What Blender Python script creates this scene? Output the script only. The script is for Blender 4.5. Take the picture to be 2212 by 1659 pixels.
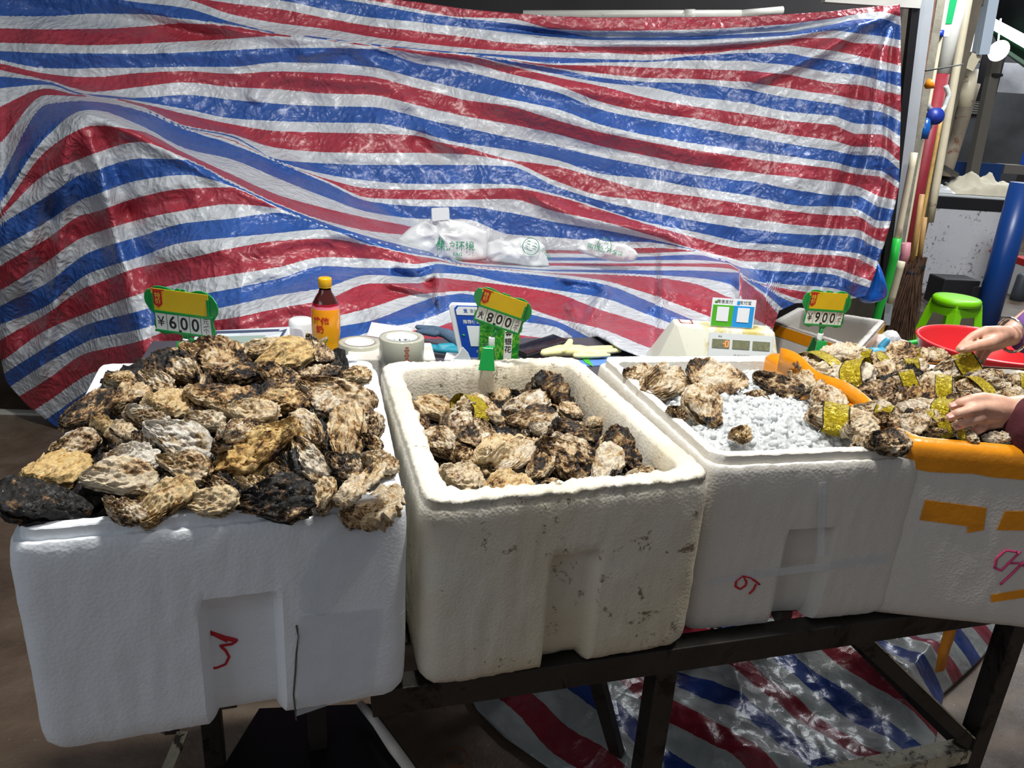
import bpy, bmesh, math, random
import numpy as np
from mathutils import Vector, Matrix, noise as mnoise, Quaternion

for o in list(bpy.data.objects): bpy.data.objects.remove(o)
SC = bpy.context.scene
COL = SC.collection
rnd = random.Random(7)

# ------------------------------------------------------------------ camera
PW, PH = 2212, 1659
F = 1686.0
PIT, ROL = math.radians(20.18), math.radians(3.68)
CZ = 1.45
CAM = Vector((0, 0, CZ))
FW = Vector((0, math.cos(PIT), -math.sin(PIT)))
UP0 = Vector((0, math.sin(PIT), math.cos(PIT)))
RT0 = Vector((1, 0, 0))
RT = RT0 * math.cos(ROL) + UP0 * math.sin(ROL)
UP = -RT0 * math.sin(ROL) + UP0 * math.cos(ROL)
cd = bpy.data.cameras.new('camera'); cam = bpy.data.objects.new('camera', cd); COL.objects.link(cam)
cd.sensor_width = 36; cd.lens = 36 * F / PW; cd.clip_start = .02; cd.clip_end = 200
M = Matrix((RT, UP, -FW)).transposed().to_4x4(); M.translation = CAM
cam.matrix_world = M
SC.camera = cam

# ------------------------------------------------------------------ view, world, lights
SC.view_settings.view_transform = 'Standard'; SC.view_settings.look = 'None'
SC.view_settings.gamma = 1; SC.view_settings.use_curve_mapping = False
SC.view_settings.exposure = 0.0
wd = bpy.data.worlds.new('market_ambient'); SC.world = wd; wd.use_nodes = True
wd.node_tree.nodes['Background'].inputs[0].default_value = (.74, .78, .86, 1)
wd.node_tree.nodes['Background'].inputs[1].default_value = .21

def area(name, loc, target, sx, sy, power, col=(1, 1, 1)):
    l = bpy.data.lights.new(name, 'AREA'); l.shape = 'RECTANGLE'; l.size = sx; l.size_y = sy; l.energy = power; l.color = col
    o = bpy.data.objects.new(name, l); COL.objects.link(o); o.location = loc
    o.rotation_euler = (Vector(target) - Vector(loc)).to_track_quat('-Z', 'Y').to_euler()
    return o
area('stall_lamp_light', (-.12, 1.12, 2.75), (-.05, 1.6, .8), .30, .14, 50, (1, .98, .93))
area('stall_lamp_light', (1.05, 1.30, 2.7), (1.1, 2.0, .8), .28, .16, 24, (1, .98, .94))
area('alley_roof_light', (5.6, 8.5, 4.2), (4.2, 6.5, .5), 1.6, 4.5, 230, (.92, .96, 1))
area('alley_lamp_light', (2.3, 3.5, 3.2), (2.6, 4.8, .4), .9, .5, 95, (.96, .98, 1))
area('front_fill_light', (-2.6, -1.2, 2.3), (-.5, 1.0, .6), 2.0, 1.4, 17, (.82, .90, 1))  # added fill from the front left, brightens the box fronts

# ------------------------------------------------------------------ helpers
def ray(x, y):
    return FW + RT * ((x - PW / 2) / F) - UP * ((y - PH / 2) / F)
def onz(x, y, z):
    d = ray(x, y); return CAM + d * ((z - CZ) / d.z)
def ony(x, y, Y):
    d = ray(x, y); return CAM + d * (Y / d.y)
def topx(p):
    d = Vector(p) - CAM; w = d.dot(FW)
    return PW / 2 + F * d.dot(RT) / w, PH / 2 - F * d.dot(UP) / w

def tag(o, label=None, cat=None, group=None, kind=None):
    if label: o['label'] = label
    if cat: o['category'] = cat
    if group: o['group'] = group
    if kind: o['kind'] = kind
    return o
def thing(name, label, cat, loc=(0, 0, 0), rz=0, group=None):
    o = bpy.data.objects.new(name, None); COL.objects.link(o); o.empty_display_size = .05
    o.location = loc; o.rotation_euler = (0, 0, rz)
    return tag(o, label, cat, group)

class MB:
    def __init__(s): s.v = []; s.f = []; s.sm = []
    def add(s, vs, fs, smooth=False):
        n = len(s.v); s.v += [tuple(p) for p in vs]; s.f += [tuple(i + n for i in f) for f in fs]; s.sm += [smooth] * len(fs); return s
    def box(s, c, size, rz=0, R=None):
        hx, hy, hz = size[0] / 2, size[1] / 2, size[2] / 2
        R = R or Matrix.Rotation(rz, 3, 'Z'); c = Vector(c)
        vs = [c + R @ Vector((a * hx, b * hy, d * hz)) for d in (-1, 1) for b in (-1, 1) for a in (-1, 1)]
        return s.add(vs, [(0, 2, 3, 1), (4, 5, 7, 6), (0, 1, 5, 4), (2, 6, 7, 3), (0, 4, 6, 2), (1, 3, 7, 5)])
    def bar(s, a, b, w, h=None, up=(0, 0, 1)):
        a, b = Vector(a), Vector(b); h = h or w
        z = (b - a); L = z.length; x = z.normalized(); y = Vector(up).cross(x)
        if y.length < 1e-3: y = Vector((0, 1, 0)).cross(x)
        y.normalize(); zz = x.cross(y)
        R = Matrix((x, y, zz)).transposed()
        return s.box((a + b) / 2, (L, w, h), R=R)
    def tube(s, pts, r, n=12, cap=True):
        pts = [Vector(p) for p in pts]; rs = r if isinstance(r, (list, tuple)) else [r] * len(pts)
        vs = []; fs = []; prev = None
        for i, p in enumerate(pts):
            t = (pts[min(i + 1, len(pts) - 1)] - pts[max(i - 1, 0)]).normalized()
            if prev is None:
                u = t.cross(Vector((0, 0, 1)))
                if u.length < 1e-2: u = t.cross(Vector((1, 0, 0)))
            else: u = prev - t * prev.dot(t)
            u.normalize(); prev = u; w = t.cross(u)
            for k in range(n):
                a = 2 * math.pi * k / n; vs.append(p + (u * math.cos(a) + w * math.sin(a)) * rs[i])
        for i in range(len(pts) - 1):
            for k in range(n): fs.append((i * n + k, i * n + (k + 1) % n, (i + 1) * n + (k + 1) % n, (i + 1) * n + k))
        s.add(vs, fs, True)
        if cap:
            m = len(s.v) - len(vs)
            s.f += [tuple(m + k for k in reversed(range(n))), tuple(m + (len(pts) - 1) * n + k for k in range(n))]; s.sm += [False, False]
        return s
    def lathe(s, prof, c=(0, 0, 0), n=40, R=None):
        c = Vector(c); vs = []; fs = []
        for (r, z) in prof:
            for k in range(n):
                a = 2 * math.pi * k / n; q = Vector((r * math.cos(a), r * math.sin(a), z)); vs.append(c + (R @ q if R else q))
        for i in range(len(prof) - 1):
            for k in range(n): fs.append((i * n + k, i * n + (k + 1) % n, (i + 1) * n + (k + 1) % n, (i + 1) * n + k))
        return s.add(vs, fs, True)
    def prism(s, poly, origin, ux, uy, thick):
        o, ux, uy = Vector(origin), Vector(ux), Vector(uy); nz = ux.cross(uy).normalized()
        n = len(poly); vs = [o + ux * a + uy * b + nz * thick for a, b in poly] + [o + ux * a + uy * b for a, b in poly]
        fs = [tuple(range(n)), tuple(reversed(range(n, 2 * n)))] + [(i, i + n, (i + 1) % n + n, (i + 1) % n) for i in range(n)]
        return s.add(vs, fs)
    def grid(s, P, nu, nv, smooth=True, closed=False):
        vs = [P(i, j) for j in range(nv) for i in range(nu)]
        fs = [(j * nu + i, j * nu + (i + 1) % nu, (j + 1) * nu + (i + 1) % nu, (j + 1) * nu + i) for j in range(nv - 1) for i in range(nu if closed else nu - 1)]
        return s.add(vs, fs, smooth)
    def mesh(s, name):
        me = bpy.data.meshes.new(name); me.from_pydata(s.v, [], s.f); me.polygons.foreach_set('use_smooth', s.sm); me.update(); return me
    def build(s, name, mat, parent=None, bevel=0, world=False):
        me = s.mesh(name); o = bpy.data.objects.new(name, me); COL.objects.link(o)
        for m in (mat if isinstance(mat, (list, tuple)) else [mat]): me.materials.append(m)
        if parent is not None:
            o.parent = parent
            if world: o.matrix_parent_inverse = pmat(parent).inverted()
        if bevel:
            b = o.modifiers.new('bevel', 'BEVEL'); b.width = bevel; b.segments = 3; b.limit_method = 'ANGLE'; b.angle_limit = .6
        return o
def pmat(o):
    return pmat(o.parent) @ o.matrix_parent_inverse @ o.matrix_basis if o.parent else o.matrix_basis.copy()

# ------------------------------------------------------------------ materials
class NT:
    def __init__(s, name):
        s.m = bpy.data.materials.new(name); s.m.use_nodes = True; s.t = s.m.node_tree; s.b = s.t.nodes['Principled BSDF']
    def n(s, ty, **k):
        nd = s.t.nodes.new(ty)
        for a, b in k.items():
            if a.startswith('i_'):
                key = a[2:]; key = int(key) if key.isdigit() else key.replace('_', ' ')
                nd.inputs[key].default_value = b
            else: setattr(nd, a, b)
        return nd
    def l(s, a, b): s.t.links.new(a, b)
    def ramp(s, fac, stops, mode='LINEAR'):
        r = s.n('ShaderNodeValToRGB'); r.color_ramp.interpolation = mode
        e = r.color_ramp.elements
        while len(e) > 1: e.remove(e[-1])
        e[0].position = stops[0][0]; e[0].color = c4(stops[0][1])
        for p, c in stops[1:]:
            q = e.new(p); q.color = c4(c)
        s.l(fac, r.inputs[0]); return r.outputs[0]
    def mix(s, fac, a, b, mode='MIX'):
        m = s.n('ShaderNodeMix', data_type='RGBA', blend_type=mode)
        for i, v in ((0, fac), (6, a), (7, b)):
            if hasattr(v, 'links'): s.l(v, m.inputs[i])
            else: m.inputs[i].default_value = v if i == 0 else c4(v)
        return m.outputs[2]
    def math(s, op, a, b=0.):
        m = s.n('ShaderNodeMath', operation=op)
        for i, v in ((0, a), (1, b)):
            if hasattr(v, 'links'): s.l(v, m.inputs[i])
            else: m.inputs[i].default_value = v
        return m.outputs[0]
    def noise(s, scale, detail=4, rough=.5, vec=None, dist=0):
        nn = s.n('ShaderNodeTexNoise'); nn.inputs['Scale'].default_value = scale; nn.inputs['Detail'].default_value = detail
        nn.inputs['Roughness'].default_value = rough; nn.inputs['Distortion'].default_value = dist
        if vec is not None: s.l(vec, nn.inputs['Vector'])
        return nn.outputs[0]
    def bump(s, h, strength=.3, dist=.01, prev=None):
        b = s.n('ShaderNodeBump'); b.inputs['Strength'].default_value = strength; b.inputs['Distance'].default_value = dist
        s.l(h, b.inputs['Height'])
        if prev is not None: s.l(prev, b.inputs['Normal'])
        s.l(b.outputs[0], s.b.inputs['Normal']); return b.outputs[0]
def c4(c): return (c[0], c[1], c[2], c[3] if len(c) > 3 else 1.)
def srgb(r, g, b):
    f = lambda u: (u / 255 / 12.92) if u / 255 <= .04045 else ((u / 255 + .055) / 1.055) ** 2.4
    return (f(r), f(g), f(b))

_mc = {}
def pm(name, col, rough=.5, metal=0, spec=.5, var=0, vscale=8, bump=0, bscale=60, trans=0, alpha=1, emit=0, coat=0, dirt=None, dscale=9, dthr=.62):
    """plain surface with slight mottling, optional dirt specks and fine bump"""
    if name in _mc: return _mc[name]
    t = NT(name); B = t.b.inputs
    B['Roughness'].default_value = rough; B['Metallic'].default_value = metal; B['Specular IOR Level'].default_value = spec
    B['Transmission Weight'].default_value = trans; B['Alpha'].default_value = alpha; B['Coat Weight'].default_value = coat
    tc = t.n('ShaderNodeTexCoord').outputs['Object']
    out = None
    if var:
        nz = t.noise(vscale, 5, .6, tc)
        out = t.ramp(nz, [(.3, tuple(x * (1 - var) for x in col)), (.7, tuple(min(1, x * (1 + var)) for x in col))])
    if dirt:
        dz = t.noise(dscale, 8, .72, tc, .6)
        fac = t.ramp(dz, [(dthr, (0, 0, 0)), (dthr + .06, (1, 1, 1))])
        out = t.mix(fac, out if out is not None else col, dirt)
    if out is not None: t.l(out, B['Base Color'])
    else: B['Base Color'].default_value = c4(col)
    if bump: t.bump(t.noise(bscale, 6, .6, tc), bump, .004)
    if emit:
        B['Emission Color'].default_value = c4(col); B['Emission Strength'].default_value = emit
    _mc[name] = t.m; return t.m
# ------------------------------------------------------------------ striped tarpaulin (big, hung at the back)
# boundaries of the woven stripes along the sheet at stations from left to right (index: red 0, white 1, blue 2, white 3, ...)
ST = {
 0: '4:-60 5:-30 6:-20 7:36 12:60 13:93 14:110 15:131 16:136 17:151 18:164 19:190 20:229 21:313 26:385 27:445 28:460 29:470 34:482 35:537 36:573 37:630 38:660 39:702 40:733 41:785 42:812 43:850 44:880 45:930 46:960 47:1000',
 100: '4:-60 5:-30 6:-18 7:36 12:63 13:95 14:114 15:148 16:159 17:174 18:175 19:183 20:191 21:206 26:224 27:297 28:325 29:376 34:424 35:480 36:516 37:566 38:612 39:663 40:677 41:713 42:750 43:785 44:820 45:870 46:905 47:950',
 180: '4:-60 5:-30 6:-12 7:31 12:62 13:98 14:115 15:149 16:166 17:196 18:203 19:205 20:206 21:208 26:217 27:238 28:276 29:342 34:374 35:430 36:463 37:512 38:552 39:598 40:622 41:680 42:704 43:742 44:765 45:815 46:850 47:900',
 200: '4:-55 5:-28 6:-10 7:30 12:62 13:98 14:115 15:147 16:166 17:199 18:205 19:206 20:206 21:207 26:218 27:237 28:271 29:334 34:369 35:423 36:459 37:505 38:542 39:588 40:615 41:672 42:697 43:733 44:759 45:805 46:840 47:890',
 300: '4:-30 5:-12 6:5 7:31 12:57 13:95 14:116 15:147 16:157 17:188 18:212 19:219 20:222 21:229 26:237 27:270 28:282 29:307 34:342 35:390 36:426 37:475 38:511 39:556 40:577 41:636 42:672 43:712 44:737 45:785 46:820 47:870',
 400: '4:-8 5:-2 6:17 7:42 12:49 13:90 14:113 15:145 16:153 17:178 18:205 19:236 20:246 21:272 22:273 23:275 26:278 27:321 28:331 29:342 34:344 35:378 36:407 37:454 38:482 39:523 40:559 41:610 42:642 43:682 44:700 45:750 46:790 47:840',
 500: '2:-14 3:-6 4:7 5:31 6:48 7:54 12:56 13:84 14:108 15:145 16:159 17:188 18:215 19:256 20:268 21:291 22:293 23:296 26:311 27:344 28:377 29:392 34:396 35:402 36:404 37:441 38:472 39:513 40:536 41:593 42:624 43:660 44:687 45:716 46:752 47:800',
 600: '2:-6 3:0 4:19 5:50 6:72 7:73 12:74 13:77 14:104 15:135 16:154 17:193 18:224 19:262 20:283 21:320 22:345 23:348 26:350 27:385 28:421 29:441 34:441 35:448 36:449 37:450 38:459 39:504 40:520 41:578 42:602 43:638 44:666 45:712 46:750 47:800',
 700: '0:-14 1:-10 2:-5 3:20 4:38 5:62 6:83 7:84 12:85 13:86 14:103 15:137 16:157 17:202 18:229 19:265 20:286 21:329 22:353 23:376 24:385 25:388 26:392 27:425 28:449 29:477 34:480 35:488 38:489 39:495 40:515 41:556 42:574 43:622 44:648 45:690 46:712 47:760',
 800: '0:-4 1:1 2:8 3:38 4:56 5:79 6:96 7:97 12:98 13:99 14:105 15:145 16:165 17:205 18:231 19:266 20:288 21:331 22:356 23:391 24:407 25:428 26:435 27:459 28:472 29:500 34:512 35:518 38:519 39:529 40:530 41:559 42:579 43:594 44:612 45:665 46:693 47:716 48:760',
 900: '0:5 1:20 2:27 3:47 4:67 5:93 6:105 7:107 12:108 13:116 14:136 15:169 16:190 17:227 18:252 19:284 20:293 21:330 22:356 23:398 24:410 25:431 26:445 27:472 28:493 29:511 34:538 35:542 38:543 39:550 40:552 41:570 42:579 43:599 44:612 45:636 46:655 47:695 48:712 49:760',
 945: '0:12 1:30 2:33 3:53 4:73 5:98 6:110 7:112 12:113 13:124 14:144 15:180 16:200 17:238 18:264 19:298 20:306 21:331 22:356 23:398 24:409 25:431 26:446 27:473 28:515 29:525 34:548 35:552 38:553 39:556 40:560 41:565 42:570 43:590 44:600 45:633 46:640 47:680 48:705 49:760',
 1000: '0:20 1:38 2:39 3:59 4:79 5:103 6:114 7:116 12:118 13:132 14:153 15:193 16:215 17:250 18:275 19:310 20:317 21:333 22:356 23:397 24:409 25:431 26:446 27:473 28:535 29:541 30:549 31:555 32:560 33:566 34:569 35:571 36:572 37:573 42:576 43:592 44:605 45:629 46:634 47:660 48:690 49:760',
 1100: '0:28 1:40 2:50 3:70 4:93 5:111 6:119 7:126 8:129 9:130 10:131 11:139 12:142 13:159 14:177 15:214 16:229 17:268 18:297 19:324 20:345 21:348 22:359 23:399 24:406 25:430 26:459 27:506 28:541 29:547 30:556 31:562 32:566 33:572 34:577 35:580 36:582 37:583 42:587 43:613 44:616 45:650 46:668 47:690 48:720 49:770',
 1200: '0:37 1:64 2:65 3:80 4:98 5:113 6:124 7:137 8:140 9:147 10:148 11:160 12:166 13:183 14:198 15:235 16:259 17:289 18:316 19:345 20:359 21:391 22:402 23:420 24:423 25:457 26:480 27:513 28:541 29:547 30:556 31:563 32:568 33:574 34:583 35:586 36:591 37:592 42:598 43:627 44:633 45:687 46:693 47:706 48:735 49:780',
 1300: '0:38 1:67 2:81 3:86 4:101 5:114 6:128 7:135 8:141 9:159 10:168 11:178 12:186 13:221 14:237 15:270 16:286 17:316 18:340 19:376 20:386 21:423 22:434 23:451 24:453 25:478 26:496 27:521 28:542 29:549 30:557 31:563 32:569 33:575 34:583 35:589 36:592 37:606 42:612 43:643 44:670 45:711 46:742 47:775 48:790',
 1400: '0:37 1:66 2:81 3:87 4:101 5:118 6:131 7:133 8:146 9:169 10:177 11:188 12:212 13:243 14:258 15:293 16:306 17:337 18:359 19:386 20:412 21:435 22:457 23:482 24:484 25:507 26:516 27:523 28:535 29:547 30:554 31:562 32:569 33:575 34:584 35:594 36:597 37:635 42:650 43:680 44:700 45:750 46:775 47:795',
 1500: '0:37 1:64 2:78 3:86 4:101 5:118 6:120 7:130 8:149 9:171 10:180 11:209 12:230 13:256 14:275 15:310 16:324 17:357 18:377 19:405 20:424 21:457 22:477 23:501 24:513 25:539 26:540 27:541 28:542 29:543 30:550 31:562 32:569 33:576 34:584 35:600 36:612 37:672 42:692 43:720 44:735 45:780 46:800',
 1570: '0:36 1:61 2:75 3:83 4:97 5:111 6:116 7:131 8:151 9:175 10:188 11:217 12:240 13:267 14:287 15:320 16:334 17:366 18:386 19:415 20:435 21:466 22:488 23:517 24:532 25:556 26:565 27:566 30:567 31:568 32:569 33:580 34:587 35:612 36:640 37:700 42:720 43:760 44:780',
 1595: '0:36 1:59 2:74 3:82 4:95 5:108 6:114 7:131 8:152 9:176 10:192 11:221 12:244 13:272 14:292 15:324 16:338 17:370 18:390 19:419 20:439 21:469 22:492 23:523 24:536 25:562 26:576 27:582 30:583 31:583 32:584 33:586 34:588 35:630 36:650 37:710 42:730',
 1603: '0:36 1:59 2:74 3:82 4:95 5:108 6:114 7:131 8:152 9:176 10:192 11:221 12:245 13:272 14:293 15:324 16:339 17:370 18:390 19:420 20:440 21:470 22:493 23:524 24:537 25:564 26:578 27:594 30:596 31:597 32:598 33:665 34:680 35:720 36:740',
 1650: '0:34 1:56 2:71 3:80 4:90 5:103 6:114 7:136 8:156 9:183 10:201 11:231 12:252 13:281 14:301 15:331 16:346 17:376 18:396 19:430 20:447 21:477 22:498 23:527 24:541 25:566 26:583 27:611 28:614 29:616 30:617 31:632 32:638 33:700 34:720',
 1700: '0:31 1:52 2:69 3:77 4:84 5:98 6:115 7:140 8:161 9:190 10:210 11:241 12:260 13:290 14:310 15:337 16:352 17:381 18:407 19:441 20:454 21:484 22:504 23:531 24:545 25:570 26:586 27:615 28:624 29:638 30:648 31:672 32:695 33:730',
 1750: '0:28 1:46 2:61 3:71 4:82 5:104 6:124 7:149 8:171 9:199 10:217 11:246 12:265 13:297 14:318 15:344 16:358 17:387 18:415 19:446 20:461 21:489 22:507 23:537 24:549 25:576 26:588 27:618 28:632 29:652 30:665 31:690',
 1800: '0:24 1:40 2:52 3:66 4:82 5:110 6:131 7:157 8:180 9:205 10:224 11:251 12:270 13:304 14:325 15:350 16:364 17:392 18:422 19:446 20:465 21:494 22:508 23:542 24:551 25:580 26:593 27:623 28:638 29:660 30:680',
 1850: '0:18 1:31 2:42 3:72 4:93 5:120 6:139 7:161 8:183 9:215 10:235 11:267 12:289 13:317 14:335 15:363 16:376 17:402 18:423 19:452 20:467 21:496 22:513 23:547 24:558 25:596 26:612 27:643 28:655 29:680',
 1900: '0:13 1:25 2:40 3:78 4:95 5:131 6:149 7:174 8:194 9:223 10:241 11:270 12:290 13:318 14:336 15:369 16:381 17:424 18:447 19:477 20:493 21:520 22:537 23:566 24:582 25:612 26:628 27:655',
 1945: '0:10 1:36 2:55 3:87 4:104 5:142 6:157 7:188 8:205 9:242 10:263 11:295 12:318 13:350 14:366 15:396 16:410 17:434 18:455 19:478 20:492 21:525 22:545 23:575 24:590 25:625 26:640 27:665',
}
NB = 52
def _station(s):
    d = {int(a.split(':')[0]): float(a.split(':')[1]) for a in s.split()}
    ks = sorted(d); out = []
    for i in range(NB):
        if i < ks[0]: out.append(d[ks[0]] - (ks[0] - i) * 17)
        elif i > ks[-1]: out.append(d[ks[-1]] + (i - ks[-1]) * 34)
        elif i in d: out.append(d[i])
        else:
            a = max(k for k in ks if k < i); b = min(k for k in ks if k > i)
            out.append((d[a] + d[b]) / 2)
    return out
SX = np.array(sorted(ST), float)
SB = np.array([_station(ST[k]) for k in sorted(ST)])
def smooth_interp(x, xs, ys):
    """monotone (pchip style) interpolation of the columns of ys"""
    ys = np.asarray(ys, float); xs = np.asarray(xs, float)
    h = np.diff(xs); h2 = h[:, None] if ys.ndim > 1 else h
    d = np.diff(ys, axis=0) / h2
    m = np.zeros_like(ys); m[0] = d[0]; m[-1] = d[-1]
    same = (d[:-1] * d[1:]) > 0
    m[1:-1] = np.where(same, 2 * d[:-1] * d[1:] / np.where(same, d[:-1] + d[1:], 1), 0)
    i = int(np.clip(np.searchsorted(xs, x) - 1, 0, len(xs) - 2)); t = (np.clip(x, xs[0], xs[-1]) - xs[i]) / h[i]
    return (2*t**3-3*t*t+1)*ys[i] + (t**3-2*t*t+t)*h[i]*m[i] + (-2*t**3+3*t*t)*ys[i+1] + (t**3-t*t)*h[i]*m[i+1]
_bt = {}
def stripe_v(px, py):
    k = int(round(px))
    if k not in _bt: _bt[k] = np.maximum.accumulate(smooth_interp(px, SX, SB) + np.arange(NB) * 1e-4)
    return float(np.interp(py, _bt[k], np.arange(NB)))

def pl(x, pts):
    xs = [p[0] for p in pts]; ys = [p[1] for p in pts]; return float(np.interp(x, xs, ys))
T_TOP = [(-260, -190), (0, -130), (400, -72), (700, -28), (850, -1), (900, 4), (1000, 19), (1100, 28), (1200, 35), (1300, 38), (1500, 37), (1600, 36), (1700, 31), (1800, 24), (1850, 18), (1900, 13), (1945, 9)]
T_VAL = [(-260, 120), (0, 150), (100, 180), (200, 206), (300, 224), (400, 262), (500, 296), (600, 346), (700, 392), (800, 435), (900, 482), (1000, 530), (1100, 541), (1500, 541), (1570, 562), (1650, 600), (1800, 640), (2000, 640)]
T_CRE = [(-260, 640), (-60, 500), (0, 425), (60, 330), (120, 270), (180, 236), (240, 258), (300, 288), (400, 344), (500, 398), (600, 446), (700, 487), (800, 519), (900, 549), (950, 568), (1050, 576), (1200, 592), (1300, 603), (1500, 601), (1595, 592), (1650, 640), (1700, 668), (1800, 700), (2000, 700)]
T_BOT = [(-260, 740), (-60, 745), (0, 764), (12, 824), (60, 878), (114, 918), (150, 940), (300, 945), (420, 900), (520, 800), (1000, 782), (1290, 727), (1345, 756), (1415, 782), (1430, 752), (1600, 766), (1660, 770), (1695, 672), (1740, 655), (1850, 653), (1945, 640)]
T_EDGE = [(0, 1944), (140, 1946), (230, 1946), (400, 1942), (440, 1934), (480, 1924), (520, 1913), (560, 1899), (600, 1887), (640, 1871), (700, 1850)]
D_BOT = [(-260, 3.06), (0, 3.06), (150, 3.0), (300, 2.6), (420, 2.3), (520, 2.16), (1000, 2.14), (1290, 2.10), (1345, 1.89), (1415, 1.80), (1430, 1.99), (1600, 2.10), (1690, 2.6), (1760, 3.0), (1945, 3.12)]
FOLD = [  # (polyline, half width px, height m)   ridges stand forward, negative ones are furrows
 ([(180, 240), (205, 330), (228, 420), (262, 560), (300, 720), (330, 860)], 26, .045),
 ([(196, 262), (250, 380), (285, 500), (320, 600)], 22, -.028),
 ([(172, 246), (130, 330), (85, 440), (60, 520), (30, 660)], 28, .03),
 ([(150, 255), (90, 340), (60, 420)], 20, -.02),
 ([(148, 300), (140, 420), (128, 520), (122, 640), (90, 780), (80, 880)], 16, .034),
 ([(118, 420), (100, 540), (70, 640), (40, 760)], 22, -.025),
 ([(180, 238), (300, 290), (400, 345), (600, 446), (800, 519), (940, 575)], 16, .02),
 ([(300, 20), (420, 48), (560, 74), (700, 86), (900, 110), (1100, 130), (1300, 142)], 15, .03),
 ([(0, 165), (120, 190), (220, 212), (400, 265), (520, 305), (640, 362), (760, 415)], 15, .028),
 ([(0, 20), (200, 35), (360, 55), (500, 84)], 26, -.03),
 ([(0, 110), (300, 112), (560, 108), (740, 104)], 26, .02),
 ([(755, 100), (800, 132), (880, 165)], 18, .022), ([(755, 100), (700, 112), (640, 118)], 14, .018),
 ([(600, 158), (560, 190), (545, 225)], 18, .02), ([(590, 158), (700, 170), (800, 175), (860, 190)], 16, .018),
 ([(860, 200), (900, 250), (960, 300), (1000, 340)], 22, .026), ([(870, 240), (930, 270), (1000, 300)], 16, -.02),
 ([(890, 290), (930, 330), (990, 345)], 20, -.022),
 ([(1130, 405), (1180, 440), (1250, 470), (1440, 505), (1500, 545)], 14, .03),
 ([(1050, 300), (1200, 320), (1350, 350)], 22, -.02),
 ([(1000, 210), (1150, 235), (1350, 290), (1600, 350)], 24, .022), ([(1000, 240), (1200, 300), (1450, 350)], 26, -.018),
 ([(1100, 175), (1300, 200), (1500, 240)], 20, .018),
 ([(1250, 92), (1500, 94), (1700, 78), (1860, 44), (1935, 26)], 10, .03), ([(1050, 60), (1300, 80), (1500, 82), (1700, 68), (1930, 28)], 8, -.03),
 ([(1938, 24), (1860, 60), (1780, 110), (1700, 150), (1600, 180)], 13, .03),
 ([(1938, 26), (1890, 100), (1860, 160), (1840, 240)], 12, -.035),
 ([(1936, 26), (1905, 110), (1890, 220), (1878, 330), (1850, 430)], 9, .035),
 ([(1936, 26), (1922, 120), (1918, 250), (1912, 330), (1890, 420)], 9, -.03),
 ([(1860, 300), (1835, 380), (1805, 450), (1790, 500), (1770, 560), (1745, 640)], 14, -.04),
 ([(1810, 440), (1788, 500), (1768, 560), (1740, 630)], 8, .03),
 ([(1905, 400), (1875, 470), (1858, 540), (1830, 640)], 10, .035), ([(1925, 360), (1905, 440), (1880, 540), (1865, 600)], 9, -.03),
 ([(1597, 585), (1600, 640), (1597, 700)], 7, .05), ([(1610, 610), (1640, 670), (1665, 730)], 14, -.04),
 ([(1200, 598), (1300, 610), (1308, 632), (1290, 660), (1262, 705)], 11, .045), ([(1315, 615), (1420, 650), (1560, 700)], 16, -.025),
 ([(1230, 650), (1250, 700), (1340, 740)], 14, .03), ([(1430, 610), (1440, 640), (1400, 670)], 10, .03), ([(1380, 640), (1480, 690)], 14, .02),
 ([(905, 600), (945, 592), (950, 640), (940, 660)], 9, .045), ([(840, 585), (900, 600), (940, 585)], 9, -.03), ([(830, 610), (900, 625), (960, 640)], 9, .03),
 ([(520, 540), (620, 515), (760, 500), (800, 540)], 22, .022), ([(500, 640), (640, 600), (720, 580), (820, 570)], 20, -.018),
 ([(480, 700), (620, 660), (760, 640)], 22, .02), ([(800, 700), (900, 690), (960, 640)], 20, .025),
 ([(330, 560), (420, 530), (500, 545)], 24, .016), ([(250, 470), (330, 440), (420, 430)], 22, -.015),
 ([(980, 700), (1060, 690), (1100, 720)], 16, .02), ([(1120, 690), (1200, 730), (1280, 760)], 16, -.02),
]
FP = [(np.array(p, float), w, h) for p, w, h in FOLD]
def fold_h(X, Y):
    H = np.zeros_like(X)
    for P, w, h in FP:
        seg = np.diff(P, axis=0); L = np.hypot(seg[:, 0], seg[:, 1]); tot = L.sum(); acc = 0
        best = np.full(X.shape, 1e9); tt = np.zeros_like(X)
        for k in range(len(seg)):
            ux, uy = seg[k] / L[k]
            t = np.clip((X - P[k, 0]) * ux + (Y - P[k, 1]) * uy, 0, L[k])
            d = np.hypot(X - P[k, 0] - t * ux, Y - P[k, 1] - t * uy)
            m = d < best; best = np.where(m, d, best); tt = np.where(m, (acc + t) / tot, tt); acc += L[k]
        taper = np.clip(np.minimum(tt, 1 - tt) * 7 + .15, 0, 1)
        H += h * 2.1 * np.exp(-(best / w) ** 2 * .9) * taper
    return H
def sheet_noise(p, sc, seed):
    return mnoise.noise((p[0] * sc + seed, p[1] * sc * .9, p[2] * sc - seed))

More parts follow.
